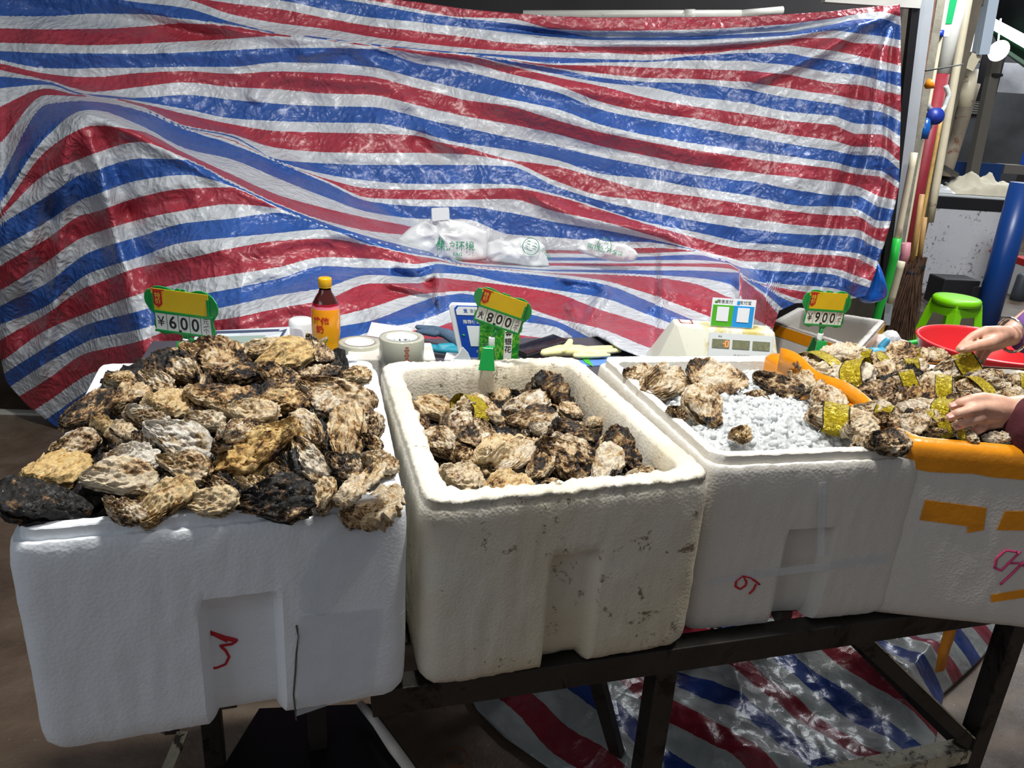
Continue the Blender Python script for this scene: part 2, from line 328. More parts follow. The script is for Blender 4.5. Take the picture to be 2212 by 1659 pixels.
def tarp_material(name, weave=1.0, wet=False):
    t = NT(name); B = t.b.inputs
    at = t.n('ShaderNodeAttribute', attribute_name='stripe')
    tc = t.n('ShaderNodeTexCoord').outputs['Object']
    wob = t.math('MULTIPLY', t.math('SUBTRACT', t.noise(55, 3, .6, tc), .5), .09)
    sv = t.n('ShaderNodeSeparateXYZ'); t.l(at.outputs['Vector'], sv.inputs[0]); ang = t.math('MULTIPLY', t.math('ARCTAN2', sv.outputs[1], sv.outputs[0]), 2 / math.pi)
    fr = t.math('MULTIPLY', t.math('MODULO', t.math('ADD', t.math('ADD', ang, 400.), wob), 4.), .25)
    col = t.ramp(fr, [(0, srgb(172, 58, 72)), (.25, srgb(206, 211, 216)), (.5, srgb(50, 92, 168)), (.75, srgb(206, 211, 216))] if not wet else [(0, srgb(118, 30, 42)), (.25, srgb(146, 150, 148)), (.5, srgb(26, 52, 112)), (.75, srgb(146, 150, 148))], 'CONSTANT')  # wet palette is also darkened to paint in the shade under the table
    n1 = t.noise(7, 6, .65, tc, .8)
    col = t.mix(t.ramp(n1, [(.35, (0, 0, 0)), (.75, (.30, .30, .30))]), col, srgb(150, 150, 160), 'MULTIPLY')
    t.l(col, B['Base Color'])
    B['Roughness'].default_value = .33 if not wet else .27
    B['Specular IOR Level'].default_value = .55
    B['Coat Weight'].default_value = .35 if not wet else .1; B['Coat Roughness'].default_value = .25
    # crumpled film: sharp creases at two sizes
    v1 = t.n('ShaderNodeTexVoronoi', feature='F1'); v1.inputs['Scale'].default_value = 46 if not wet else 26
    v1.inputs['Randomness'].default_value = 1
    ms = t.n('ShaderNodeMix', data_type='VECTOR'); ms.inputs[0].default_value = .09
    nn = t.n('ShaderNodeTexNoise'); nn.inputs['Scale'].default_value = 9; nn.inputs['Detail'].default_value = 5; t.l(tc, nn.inputs['Vector'])
    t.l(tc, ms.inputs[4]); t.l(nn.outputs['Color'], ms.inputs[5]); t.l(ms.outputs[1], v1.inputs['Vector'])
    rid = t.n('ShaderNodeTexNoise', noise_type='RIDGED_MULTIFRACTAL'); rid.inputs['Scale'].default_value = 15 if not wet else 8; rid.inputs['Detail'].default_value = 5
    t.l(ms.outputs[1], rid.inputs['Vector'])
    amt = t.ramp(t.noise(2.3, 3, .5, tc), [(.35, (.25, .25, .25)), (.65, (1, 1, 1))])
    b1 = t.bump(v1.outputs['Distance'], .60 if not wet else .42, .011)
    t.l(amt, b1.node.inputs['Strength']) if False else None
    b2 = t.bump(rid.outputs[0], .30, .010, b1)
    wv = t.n('ShaderNodeTexWave', wave_type='BANDS', bands_direction='DIAGONAL'); wv.inputs['Scale'].default_value = 95; wv.inputs['Distortion'].default_value = 1.5
    t.l(tc, wv.inputs['Vector'])
    t.bump(wv.outputs['Color'], .10 * weave, .002, b2)
    return t.m
M_TARP = tarp_material('woven_striped_plastic')
M_TARPW = tarp_material('woven_striped_plastic_wet_shaded', 1, True)

def add_sheet(name, P, V, nu, nv, mat, thick=.0015):
    me = bpy.data.meshes.new(name)
    fs = [(j * nu + i, (j + 1) * nu + i, (j + 1) * nu + i + 1, j * nu + i + 1) for j in range(nv - 1) for i in range(nu - 1)]
    me.from_pydata([tuple(p) for p in P], [], fs); me.polygons.foreach_set('use_smooth', [True] * len(fs))
    a = me.attributes.new('stripe', 'FLOAT_VECTOR', 'POINT'); A = np.asarray(V, float) * (math.pi / 2); a.data.foreach_set('vector', np.stack([np.cos(A), np.sin(A), A * 0], 1).astype('f').ravel())
    me.materials.append(mat); me.update()
    o = bpy.data.objects.new(name, me); COL.objects.link(o)
    s = o.modifiers.new('thickness', 'SOLIDIFY'); s.thickness = thick; s.offset = -1
    return o

def build_tarp():
    xs = np.concatenate([np.linspace(-260, -10, 30)[:-1], np.arange(-10, 1945, 5.), [1945.]]); NV = 280
    nu = len(xs)
    X = np.zeros((NV, nu)); Y = np.zeros((NV, nu)); D = np.zeros((NV, nu))
    for i, x in enumerate(xs):
        yt, yv, yc, yb = pl(x, T_TOP), pl(x, T_VAL), pl(x, T_CRE), pl(x, T_BOT)
        yy = yt + (yb - yt) * np.linspace(0, 1, NV)
        db = pl(x, D_BOT); Y[:, i] = yy
        wall = 3.48
        a = [wall, 3.22, 2.72, db] if x < 1610 else None
        if a:
            if yb < yc + 5: yc = yb - 5
            D[:, i] = np.interp(yy, [yt, yv, yc, yb], a)
        else:
            k = min(1, (x - 1610) / 80); base = np.interp(yy, [yt, yv, yc, max(yb, yc + 1)], [wall, 3.22, 2.72, db])
            D[:, i] = base * (1 - k) + np.interp(yy, [yt, 640], [wall, 3.16]) * k
        X[:, i] = x
    for j in range(NV):
        e = np.interp(Y[j], [p[0] for p in T_EDGE], [p[1] for p in T_EDGE])
        w = np.clip((xs - 1600) / 345, 0, 1) ** 1.5
        X[j] = xs + (e - 1945) * w
    # soften in image rows and columns, keeping the crest fairly crisp
    def blur(A, r, ax):
        k = np.exp(-np.linspace(-2, 2, 2 * r + 1) ** 2); k /= k.sum()
        pad = [(0, 0), (0, 0)]; pad[ax] = (r, r); B = np.pad(A, pad, 'edge')
        return np.apply_along_axis(lambda m: np.convolve(m, k, 'valid'), ax, B)
    D = blur(blur(D, 5, 0), 6, 1)
    H = fold_h(X, Y)
    P = []; V = []
    for j in range(NV):
        for i in range(nu):
            p = ony(X[j, i], Y[j, i], D[j, i])
            n = .045 * sheet_noise(p, 2.2, 3) + .032 * sheet_noise(p, 5, 9) + .013 * sheet_noise(p, 13, 5) + .004 * sheet_noise(p, 30, 2)
            # ridged crumples
            n += .012 * (.5 - abs(sheet_noise(p, 7, 21))) + .006 * (.5 - abs(sheet_noise(p, 17, 33)))
            d = (p - CAM).normalized()
            q = p - d * (H[j, i] + n)
            q.z = max(q.z, .006)
            P.append(q); V.append(stripe_v(X[j, i], Y[j, i]))
    o = add_sheet('striped_tarpaulin', P, V, nu, NV, M_TARP)
    tag(o, 'huge red, white and blue striped plastic tarpaulin hanging behind the stall and draped over goods', 'tarpaulin')
build_tarp()
# ------------------------------------------------------------------ foam boxes
ZT = .665                       # table top
def quad_inset(Q, d):
    n = 4; out = []
    c = sum((Vector(q) for q in Q), Vector((0, 0))) / 4
    L = []
    for i in range(n):
        a, b = Vector(Q[i]), Vector(Q[(i + 1) % n]); t = (b - a).normalized(); nn = Vector((-t.y, t.x))
        if nn.dot(c - a) < 0: nn = -nn
        L.append((a + nn * d, t))
    for i in range(n):
        (a, t), (b, u) = L[i - 1], L[i]
        k = ((b.x - a.x) * u.y - (b.y - a.y) * u.x) / (t.x * u.y - t.y * u.x); out.append(a + t * k)
    return out
def round_loop(Q, r, ne=22, nc=8):
    """points round a quad: list of (xy, edge index or -1, fraction along edge)"""
    out = []
    for i in range(4):
        p, a, b = Vector(Q[i]), Vector(Q[i - 1]), Vector(Q[(i + 1) % 4])
        p2 = Vector(Q[(i + 1) % 4])
        s = p + (a - p).normalized() * r; e = p + (b - p).normalized() * r
        for k in range(nc):
            t = k / nc; out.append((s * (1 - t) ** 2 + p * 2 * t * (1 - t) + e * t * t, -1, 0))
        f = p2 + (p - p2).normalized() * r
        for k in range(ne): t = k / ne; out.append((e.lerp(f, t), i, t))
    return out
def sst(x, a, b):
    t = min(1, max(0, (x - a) / (b - a))); return t * t * (3 - 2 * t)
def foam_box(name, parentname, label, Q, zt, zb, mat, wall=.032, lip=True, r=.03, recess=None, rough=.0015, taper=.0, group='white foam boxes of oysters in a row on the stall', cat='box', ne=70, raised=0):
    """Q: front left, front right, back right, back left corners of the rim seen from outside"""
    c = sum((Vector(q) for q in Q), Vector((0, 0))) / 4
    o = thing(name, label, cat, (c.x, c.y, zb), 0, group)
    Q = [Vector(q) - c for q in Q]; H = zt - zb
    mb = MB()
    loops = []
    def loop(inset, rr, z, jig=0, rec=0):
        L = round_loop(quad_inset(Q, inset), max(rr, .004), ne); vs = []
        for k, (p, e, t) in enumerate(L):
            d = p.normalized()
            off = 0
            if recess and e == 0 and rec:
                a, b, hz = recess
                off = .026 * sst(t, a - .018, a) * (1 - sst(t, b, b + .03)) * (1 - sst(z / H, hz, hz + .05)) * rec
            q = p
            nse = mnoise.noise((p.x * 55 + c.x, p.y * 55, z * 30 + c.y))
            nse2 = mnoise.noise((p.x * 160 + c.x, p.y * 160, z * 90))
            q = p - d * (off + jig * (nse + .6 * nse2))
            if off:
                q = p + Vector((0, 0))
                t0 = (Q[1] - Q[0]).normalized(); nn = Vector((-t0.y, t0.x)); q = p + nn * off - d * jig * nse
            vs.append((q.x, q.y, z + (jig * 1.2 * (nse2 + nse) if abs(z - H) < .02 else 0)))
        loops.append(vs)
    rows = 16
    loop(.022 + taper, r, 0, rough, 1); loop(.008 + taper, r, .006, rough, 1); loop(.002 + taper, r, .018, rough, 1)
    for k in range(1, rows + 1):
        z = .018 + (H - .03) * k / rows
        loop(taper * (1 - k / rows) + (0 if k < rows else .0015), r, z, rough, 1)
    loop(.003 if lip else .006, r, H - .003, rough)
    if lip:
        loop(.005, r, H, rough); loop(.0115, r * .9, H, rough * .6); loop(.0120, r * .9, H + .0135, rough * .5); loop(.0135, r * .8, H + .0150, rough * .5)
        loop(wall - .006, r * .7, H + .0150, rough * .6); loop(wall, r * .7, H + .009, rough)
    else:
        loop(.003, r, H - .001, rough); loop(.008, r, H + .003, rough * 1.1); loop(wall * .5, r, H + .003, rough * 1.3); loop(wall - .005, r, H + .002, rough * 1.2); loop(wall, r * .8, H - .005, rough * 1.4)
    for k in range(1, 9): loop(wall + .012 * k / 8, r * .75, H - (H - .03) * k / 8, rough)
    n = len(loops[0]); vs = [p for L in loops for p in L]
    fs = [(j * n + i, j * n + (i + 1) % n, (j + 1) * n + (i + 1) % n, (j + 1) * n + i) for j in range(len(loops) - 1) for i in range(n)]
    fs += [tuple(reversed(range(n))), tuple((len(loops) - 1) * n + i for i in range(n))]
    mb.add(vs, fs, True); mb.sm[-1] = mb.sm[-2] = False
    body = mb.build('box_body', mat, o)
    if lip: es = body.modifiers.new('crisp', 'EDGE_SPLIT'); es.split_angle = .6
    return o, body, c

def foam_mat(name, base, dirt, amt=.60, bumps=.25, warm=None, yellow=None):
    t = NT(name); B = t.b.inputs; tc = t.n('ShaderNodeTexCoord').outputs['Object']
    n1 = t.noise(5, 5, .6, tc); col = t.ramp(n1, [(.3, tuple(x * .93 for x in base)), (.7, base)])
    if yellow:
        y = t.ramp(t.noise(3.1, 4, .6, tc, .5), [(.42, (0, 0, 0)), (.72, (.75, .75, .75))]); col = t.mix(y, col, yellow)
    sp = t.noise(36, 7, .78, tc, .4); big = t.noise(6, 3, .5, tc)
    k = t.math('ADD', t.math('MULTIPLY', sp, .72), t.math('MULTIPLY', big, .28))
    fac = t.ramp(k, [(amt, (0, 0, 0)), (amt + .025, (.8, .8, .8))]); col = t.mix(fac, col, dirt)
    ss = t.noise(11, 8, .8, tc, 1.2); fac = t.ramp(ss, [(.60, (0, 0, 0)), (.76, (.34, .34, .34))]); col = t.mix(fac, col, tuple(.5 * (a + b) for a, b in zip(dirt, base)))
    t.l(col, B['Base Color']); B['Roughness'].default_value = .62; B['Specular IOR Level'].default_value = .35
    v = t.n('ShaderNodeTexVoronoi'); v.inputs['Scale'].default_value = 210; t.l(tc, v.inputs['Vector'])
    b = t.bump(v.outputs['Distance'], bumps, .0016)
    t.bump(t.noise(28, 5, .6, tc), .18, .006, b)
    return t.m
M_FOAM1 = foam_mat('white_foam', srgb(232, 236, 240), srgb(120, 100, 70), .68)
M_FOAM2 = foam_mat('old_dirty_foam', srgb(218, 212, 198), srgb(96, 76, 48), .585, .35, yellow=srgb(206, 192, 156))
M_FOAM3 = foam_mat('used_white_foam', srgb(216, 211, 202), srgb(128, 112, 84), .64)
M_ORANGE = pm('orange_packing_tape', srgb(222, 140, 20), .28, var=.12, vscale=14, bump=.35, bscale=40, coat=.3)
M_RED = pm('red_marker', srgb(190, 20, 34), .6)
M_MAG = pm('magenta_marker', srgb(196, 60, 110), .6)
ct = NT('clear_tape'); ct.b.inputs['Base Color'].default_value = (.8, .84, .88, 1); ct.b.inputs['Roughness'].default_value = .14; ct.b.inputs['Alpha'].default_value = .26
ct.bump(ct.noise(60, 4, .6, ct.n('ShaderNodeTexCoord').outputs['Object']), .5, .003); M_CLEAR = ct.m

ZR = .96
def xy(p, z=ZR): v = onz(p[0], p[1], z); return Vector((v.x, v.y))
def stroke(mb, pts, r, n=8): mb.tube(pts, r, n)
def face_pt(Q, c, zb, H, t, zf, out=.0005):
    """point on the front face, t along the front edge, zf height fraction (parent space)"""
    a, b = Vector(Q[0]) - c, Vector(Q[1]) - c; d = (b - a).normalized(); nn = Vector((d.y, -d.x)); p = a.lerp(b, t) + nn * out
    return Vector((p.x, p.y, zf * H))
def front_uv(Q, zb, zt, px, py):
    """pixel on the front face plane -> (t, zf)"""
    a, b = Vector(Q[0]), Vector(Q[1]); d = ray(px, py)
    n = Vector((b.y - a.y, a.x - b.x, 0)); k = (Vector((a.x, a.y, 0)) - CAM).dot(n) / d.dot(n); p = CAM + d * k
    return (Vector((p.x, p.y)) - a).dot((b - a)) / (b - a).length_squared, (p.z - zb) / (zt - zb)

# --- boxes
Q1 = [xy((0, 1188)), xy((884, 1101)), xy((815, 790)), xy((207, 798))]
box1, body1, c1 = foam_box('foam_box', '', 'clean white foam box heaped over with oysters, leftmost of the row, red scrawl on it', Q1, ZR, ZT, M_FOAM1, recess=(.44, .64, .60))
Q2 = [xy((915, 1097)), xy((1553, 1033)), xy((1247, 771)), xy((817, 784))]
box2, body2, c2 = foam_box('foam_box', '', 'yellowed dirty foam box with rough broken rim, oysters sunk inside, second from the left', Q2, ZR, ZT, M_FOAM2, lip=False, wall=.038, r=.04, rough=.0026, recess=(.42, .60, .62))
Q3 = [xy((1533, 1014)), xy((2014, 993)), xy((1670, 779)), xy((1284, 781))]
box3, body3, c3 = foam_box('foam_box', '', 'white foam box filled with crushed ice, red scrawl low on its front', Q3, ZR, ZT, M_FOAM3, recess=(.40, .63, .58))
Z4 = .985
Q4 = [xy((1962, 958), Z4), xy((2560, 1012), Z4), xy((2238, 800), Z4), xy((1650, 764), Z4)]
box4, body4, c4_ = foam_box('foam_box', '', 'foam box with orange tape round its rim, full of banded oysters, rightmost of the row', Q4, Z4, ZT, M_FOAM3, lip=False, r=.02, rough=.001)

def face_patch(parent, Q, c, zb, zt, px_pts, name, mat, out=.0012, label=None, wob=.0008, th=.0006):
    """flat strip glued on the front face, given by pixels of its outline"""
    H = zt - zb; poly = []
    a, b = Vector(Q[0]) - c, Vector(Q[1]) - c; d = (b - a); L = d.length
    for p in px_pts: t, zf = front_uv(Q, zb, zt, *p); poly.append((t * L, zf * H))
    mb = MB(); dn = d.normalized(); nn = Vector((dn.y, -dn.x))
    o3 = Vector((a.x, a.y, 0)) + Vector((nn.x, nn.y, 0)) * out
    mb.prism(poly, o3, Vector((dn.x, dn.y, 0)), Vector((0, 0, 1)), th)
    o = mb.build(name, mat, parent)
    if label: o['label'] = label
    return o
def face_stroke(parent, Q, c, zb, zt, lines, name, mat, w=.0035, label=None, out=.0006):
    mb = MB(); H = zt - zb
    for ln in lines:
        pts = []
        for i in range(len(ln) - 1):
            for k in range(4):
                u = k / 4; pts.append((ln[i][0] * (1 - u) + ln[i + 1][0] * u, ln[i][1] * (1 - u) + ln[i + 1][1] * u))
        pts.append(ln[-1])
        P = [face_pt(Q, c, zb, H, *front_uv(Q, zb, zt, *p), out=out) for p in pts]
        mb.tube(P, w, 8)
    o = mb.build(name, mat, parent)
    if label: o['label'] = label
    return o
REC = -.0255
def ledge():
    p = onz(1062, 832, ZR - .055); m = MB(); m.box((p.x, p.y + .012, ZR - .075), (.105, .05, .04), .3); m.build('inner_ledge', M_FOAM2, box2, .005, True)
ledge()
face_stroke(box1, Q1, c1, ZT, ZR, [[(452, 1392), (470, 1404), (512, 1412), (500, 1420), (474, 1424), (486, 1434), (494, 1448), (486, 1464), (466, 1472), (430, 1474)]], 'red_marking', M_RED, .0017, out=REC)
face_stroke(box1, Q1, c1, ZT, ZR, [[(456, 1396), (484, 1406), (510, 1412)], [(462, 1398), (490, 1412)]], 'red_marking', M_RED, .0028, out=REC)
face_patch(box1, Q1, c1, ZT, ZR, [(722, 1136), (868, 1112), (800, 1200), (700, 1330), (650, 1322), (645, 1260), (690, 1170)], 'clear_tape', M_CLEAR, .0014, label='loose clear plastic tape at right')
face_patch(box1, Q1, c1, ZT, ZR, [(645, 1330), (820, 1312), (822, 1330), (800, 1490), (640, 1545)], 'clear_tape', M_CLEAR, .0014)
face_stroke(box1, Q1, c1, ZT, ZR, [[(640, 1350), (645, 1375), (640, 1410), (638, 1450), (634, 1500), (640, 1555)]], 'crack', pm('foam_crack', srgb(84, 80, 70), .9), .0011)
face_stroke(box3, Q3, c3, ZT, ZR, [[(1604, 1243), (1590, 1254), (1588, 1266), (1598, 1272), (1610, 1264), (1612, 1256), (1604, 1243), (1622, 1248), (1640, 1262)], [(1632, 1262), (1628, 1272), (1618, 1282)]], 'red_marking', M_RED, .0017)
face_patch(box3, Q3, c3, ZT, ZR, [(1530, 1252), (1640, 1232), (1920, 1196), (1918, 1214), (1650, 1246), (1528, 1262)], 'clear_tape', M_CLEAR, .0012)
face_patch(box3, Q3, c3, ZT, ZR, [(1768, 1042), (1784, 1040), (1778, 1200), (1764, 1200)], 'clear_tape', M_CLEAR, .0012)
face_stroke(box4, Q4, c4_, ZT, Z4, [[(2196, 1192), (2172, 1188), (2152, 1206), (2148, 1226), (2162, 1232), (2182, 1212), (2204, 1190)], [(2176, 1216), (2200, 1216), (2224, 1228)], [(2212, 1212), (2184, 1240), (2160, 1262)]], 'magenta_marking', M_MAG, .0020)
face_patch(box4, Q4, c4_, ZT, Z4, [(1998, 1079), (2130, 1096), (2124, 1144), (2088, 1150), (2090, 1136), (1986, 1122)], 'orange_tape', M_ORANGE, .0012)
face_patch(box4, Q4, c4_, ZT, Z4, [(2170, 1103), (2400, 1106), (2400, 1148), (2152, 1144)], 'orange_tape', M_ORANGE, .0012)
face_patch(box4, Q4, c4_, ZT, Z4, [(2140, 1284), (2400, 1240), (2400, 1262), (2140, 1300)], 'orange_tape', M_ORANGE, .0012)
# orange tape wrapped round the rim of box 4
def rim_tape(parent, Q, c, zb, zt, drop, mat, wall=.03, r=.02):
    mb = MB(); Ql = [Vector(q) - c for q in Q]; rows = []
    for ins, dz in ((-.0016, -drop), (-.002, -drop * .5), (-.002, -.006), (.004, .004), (wall * .55, .0065)):
        L = round_loop(quad_inset(Ql, ins), r, 30)
        rows.append([(p.x, p.y, zt - zb + dz + (.003 * mnoise.noise((p.x * 30, p.y * 30, 3)) if dz == -drop else 0)) for p, e, t in L])
    n = len(rows[0]); mb.add([p for q in rows for p in q], [(j * n + i, j * n + (i + 1) % n, (j + 1) * n + (i + 1) % n, (j + 1) * n + i) for j in range(len(rows) - 1) for i in range(n)], True)
    return mb.build('orange_tape', mat, parent)
rim_tape(box4, Q4, c4_, ZT, Z4, .042, M_ORANGE)
# tape flap standing inside along the left wall of box 4
def quadstrip(parent, A, B, h, name, mat, th=.002, c=(0, 0, 0)):
    mb = MB(); n = 16; P = []
    c = Vector(c)
    for i in range(n + 1):
        t = i / n; p = Vector(A).lerp(Vector(B), t)
        for s in (0, 1): P.append(p - c + Vector((.004 * math.sin(t * 9), .004 * math.sin(t * 7 + s), h * s * (1 - .25 * t) + .004 * math.sin(t * 11) * s)))
    mb.add(P, [(2 * i, 2 * i + 2, 2 * i + 3, 2 * i + 1) for i in range(n)], True)
    o = mb.build(name, mat, parent); s = o.modifiers.new('t', 'SOLIDIFY'); s.thickness = th; return o
A = onz(1665, 800, Z4 - .005); B_ = onz(1862, 905, Z4 - .005)
quadstrip(box4, A + Vector((.012, 0, 0)), B_ + Vector((.012, 0, 0)), .046, 'tape_flap', M_ORANGE, c=(c4_.x, c4_.y, ZT))

# ------------------------------------------------------------------ oysters
def ridge(p): return 1 - abs(mnoise.noise(p)) * 2
def oyster_proto(seed, upper, L=1.0, wr=.72, th=.17, bend=0, steps=9, gape=0):
    R = random.Random(seed); nr, na = 30, 76
    ph = [R.uniform(0, 6.3) for _ in range(5)]
    ox, oy = seed * 3.7, seed * 1.3
    sgn = 1 if upper else -1
    hinge = Vector((-.46, 0, 0))
    vs = []; fs = []
    def rim(a):
        # outline, hinge narrow at -x, bill broad at +x
        x = math.cos(a) * .5; w = wr * .5 * (1.0 + .30 * math.cos(a)) * (1 + .07 * math.sin(2 * a + ph[0]) + .05 * math.sin(3 * a + ph[1]))
        y = math.sin(a) * w
        k = 1 + .07 * mnoise.noise((math.cos(a) * 2 + ox, math.sin(a) * 2 + oy, 0)) + (.075 * mnoise.noise((math.cos(a) * 5 + ox, math.sin(a) * 5, 4))) + .030 * mnoise.noise((math.cos(a) * 17 + ox, math.sin(a) * 17, 7))
        if not upper: k *= 1.035
        return Vector((x * k, y * k + bend * (x * x - .1), 0))
    def put(rho, a, edge=0):
        B = rim(a); p = hinge.lerp(B, rho); q = Vector((p.x * 5 + ox, p.y * 5 + oy, sgn * 2.0))
        big = mnoise.noise(q * .55); med = mnoise.noise(q * 1.5); fine = mnoise.noise(q * 4.2); vf = mnoise.noise(q * 10)
        dome = (1 - min(1, rho) ** 2.6) ** .62 * (.55 + .45 * min(1, rho * 2.2))
        st = rho * steps + .9 * mnoise.noise((math.cos(a) * 1.6 + ox, math.sin(a) * 1.6, seed)) + .5 * med + .35 * fine
        fr = st - math.floor(st)
        lam = (fr ** 1.6) * (1 - fr ** 18)
        h = th * (dome * (1 + .7 * big + .35 * med) + (.46 * lam + .13 * fine + .05 * vf + .30 * max(0, ridge(q * .9) - .35)))
        frill = .042 * mnoise.noise((math.cos(a) * 5 + ox, math.sin(a) * 5, 11)) * rho ** 5 + .024 * mnoise.noise((math.cos(a) * 13 + ox, math.sin(a) * 13, 11)) * rho ** 6
        # push lamella edges outwards a little
        p = p + (p - hinge).normalized() * (.030 * lam + .012 * fine)
        p.y += .012 * med
        return Vector((p.x, p.y, sgn * max(h, .002) * (1 if upper else 1.25) + frill + gape * (p.x + .46) * sgn))
    vs.append(put(0.02, 0))
    for j in range(1, nr + 1):
        rho = (j / nr) ** .85
        for i in range(na): vs.append(put(rho, 2 * math.pi * i / na))
    for i in range(na): fs.append((0, 1 + i, 1 + (i + 1) % na))
    for j in range(nr - 1):
        for i in range(na):
            a, b = 1 + j * na + i, 1 + j * na + (i + 1) % na; fs.append((a, a + na, b + na, b))
    # inner face: lip, then shallow hollow
    base = 1 + (nr - 1) * na; prev = base
    for (rr, dz) in ((.985, .4), (.93, .5), (.80, 1.0), (.5, 1.0), (.2, .6)):
        st = len(vs)
        for i in range(na):
            e = vs[base + i]; p = hinge.lerp(Vector((e.x, e.y, 0)), rr)
            hol = th * .45 * dz * (1 - rr ** 3)
            vs.append(Vector((p.x, p.y, e.z * rr + sgn * (hol if not (upper and gape == 0) else hol) + gape * 0)))
        for i in range(na): fs.append((prev + i, st + i, st + (i + 1) % na, prev + (i + 1) % na))
        prev = st
    fs.append(tuple(prev + i for i in range(na)))
    if not upper: fs = [tuple(reversed(f)) for f in fs]
    me = bpy.data.meshes.new('oyster_shell'); me.from_pydata([tuple(v) for v in vs], [], fs)
    me.polygons.foreach_set('use_smooth', [True] * len(fs)); me.update(); return me

def shell_material():
    t = NT('oyster_shell'); B = t.b.inputs; tc = t.n('ShaderNodeTexCoord').outputs['Object']
    oi = t.n('ShaderNodeObjectInfo'); sep = t.n('ShaderNodeSeparateColor'); t.l(oi.outputs['Color'], sep.inputs[0])
    off = t.n('ShaderNodeVectorMath', operation='ADD'); t.l(tc, off.inputs[0])
    cmb = t.n('ShaderNodeCombineXYZ'); rr = t.math('MULTIPLY', sep.outputs[2], 37.); t.l(rr, cmb.inputs[0]); t.l(rr, cmb.inputs[1]); t.l(cmb.outputs[0], off.inputs[1]); v = off.outputs[0]
    dark, yel = sep.outputs[0], sep.outputs[1]
    n1 = t.noise(2.1, 6, .62, v, .7); n2 = t.noise(5.5, 8, .70, v, 1.2); n3 = t.noise(19, 6, .72, v, .6)
    k = t.math('ADD', t.math('MULTIPLY', n1, .46), t.math('ADD', t.math('MULTIPLY', n2, .36), t.math('MULTIPLY', n3, .18)))
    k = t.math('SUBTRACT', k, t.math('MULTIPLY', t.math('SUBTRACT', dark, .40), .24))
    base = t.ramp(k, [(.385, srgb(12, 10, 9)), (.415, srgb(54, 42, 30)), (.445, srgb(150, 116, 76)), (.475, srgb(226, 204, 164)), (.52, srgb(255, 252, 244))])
    cream = t.mix(yel, srgb(250, 248, 246), srgb(238, 206, 140))
    col = t.mix(1, base, cream, 'MULTIPLY')
    pur = t.ramp(t.noise(4, 5, .6, v, 1.1), [(.56, (0, 0, 0)), (.68, (.6, .6, .6))]); col = t.mix(pur, col, srgb(150, 104, 88), 'MULTIPLY')
    org = t.ramp(t.noise(6, 5, .65, v, .8), [(.60, (0, 0, 0)), (.70, (.55, .55, .55))]); col = t.mix(org, col, srgb(192, 142, 76))
    wv = t.n('ShaderNodeTexWave', wave_type='RINGS', rings_direction='Z'); wv.inputs['Scale'].default_value = 3.6; wv.inputs['Distortion'].default_value = 13; wv.inputs['Detail'].default_value = 5; wv.inputs['Detail Scale'].default_value = 2.0; wv.inputs['Detail Roughness'].default_value = .7
    sh = t.n('ShaderNodeVectorMath', operation='ADD'); t.l(tc, sh.inputs[0]); sh.inputs[1].default_value = (.46, 0, 0); t.l(sh.outputs[0], wv.inputs['Vector'])
    ln = t.ramp(wv.outputs['Fac'], [(.05, (.26, .20, .14)), (.18, (1, 1, 1))]); col = t.mix(.28, col, ln, 'MULTIPLY')
    t.l(col, B['Base Color'])
    t.l(t.ramp(n2, [(.35, (.16, .16, .16)), (.65, (.42, .42, .42))]), B['Roughness'])
    B['Specular IOR Level'].default_value = .6
    b = t.bump(wv.outputs['Fac'], .35, .04)
    b = t.bump(n3, .35, .04, b)
    t.bump(n2, .5, .08, b)
    return t.m
M_SHELL = shell_material()
M_GOLD = None
def gold_material():
    t = NT('gold_foil_band'); B = t.b.inputs; tc = t.n('ShaderNodeTexCoord').outputs['Object']
    uv = t.n('ShaderNodeAttribute', attribute_name='band_u').outputs['Fac']
    e = t.math('ABSOLUTE', t.math('SUBTRACT', uv, .5))
    edge = t.ramp(e, [(.445, (0, 0, 0)), (.455, (1, 1, 1))], 'CONSTANT')
    oi = t.n('ShaderNodeObjectInfo').outputs['Random']
    base = t.ramp(t.noise(9, 4, .6, tc, .5), [(.3, srgb(176, 146, 18)), (.6, srgb(250, 226, 60))])
    # printed black lettering in the middle of the band
    v = t.n('ShaderNodeTexVoronoi', distance='CHEBYCHEV'); v.inputs['Scale'].default_value = 26; t.l(tc, v.inputs['Vector'])
    tx = t.ramp(v.outputs['Distance'], [(.20, (1, 1, 1)), (.24, (0, 0, 0))])
    msk = t.ramp(t.noise(3.3, 2, .5, tc), [(.54, (0, 0, 0)), (.56, (1, 1, 1))])
    mid = t.ramp(e, [(.26, (1, 1, 1)), (.28, (0, 0, 0))])
    f = t.math('MULTIPLY', t.math('MULTIPLY', tx, msk), mid)
    col = t.mix(f, base, (.01, .01, .01)); col = t.mix(edge, col, (.008, .008, .008))
    t.l(col, B['Base Color']); B['Metallic'].default_value = .35; B['Roughness'].default_value = .24
    t.bump(t.noise(16, 4, .6, tc, .8), .8, .05)
    return t.m
M_GOLD = gold_material()
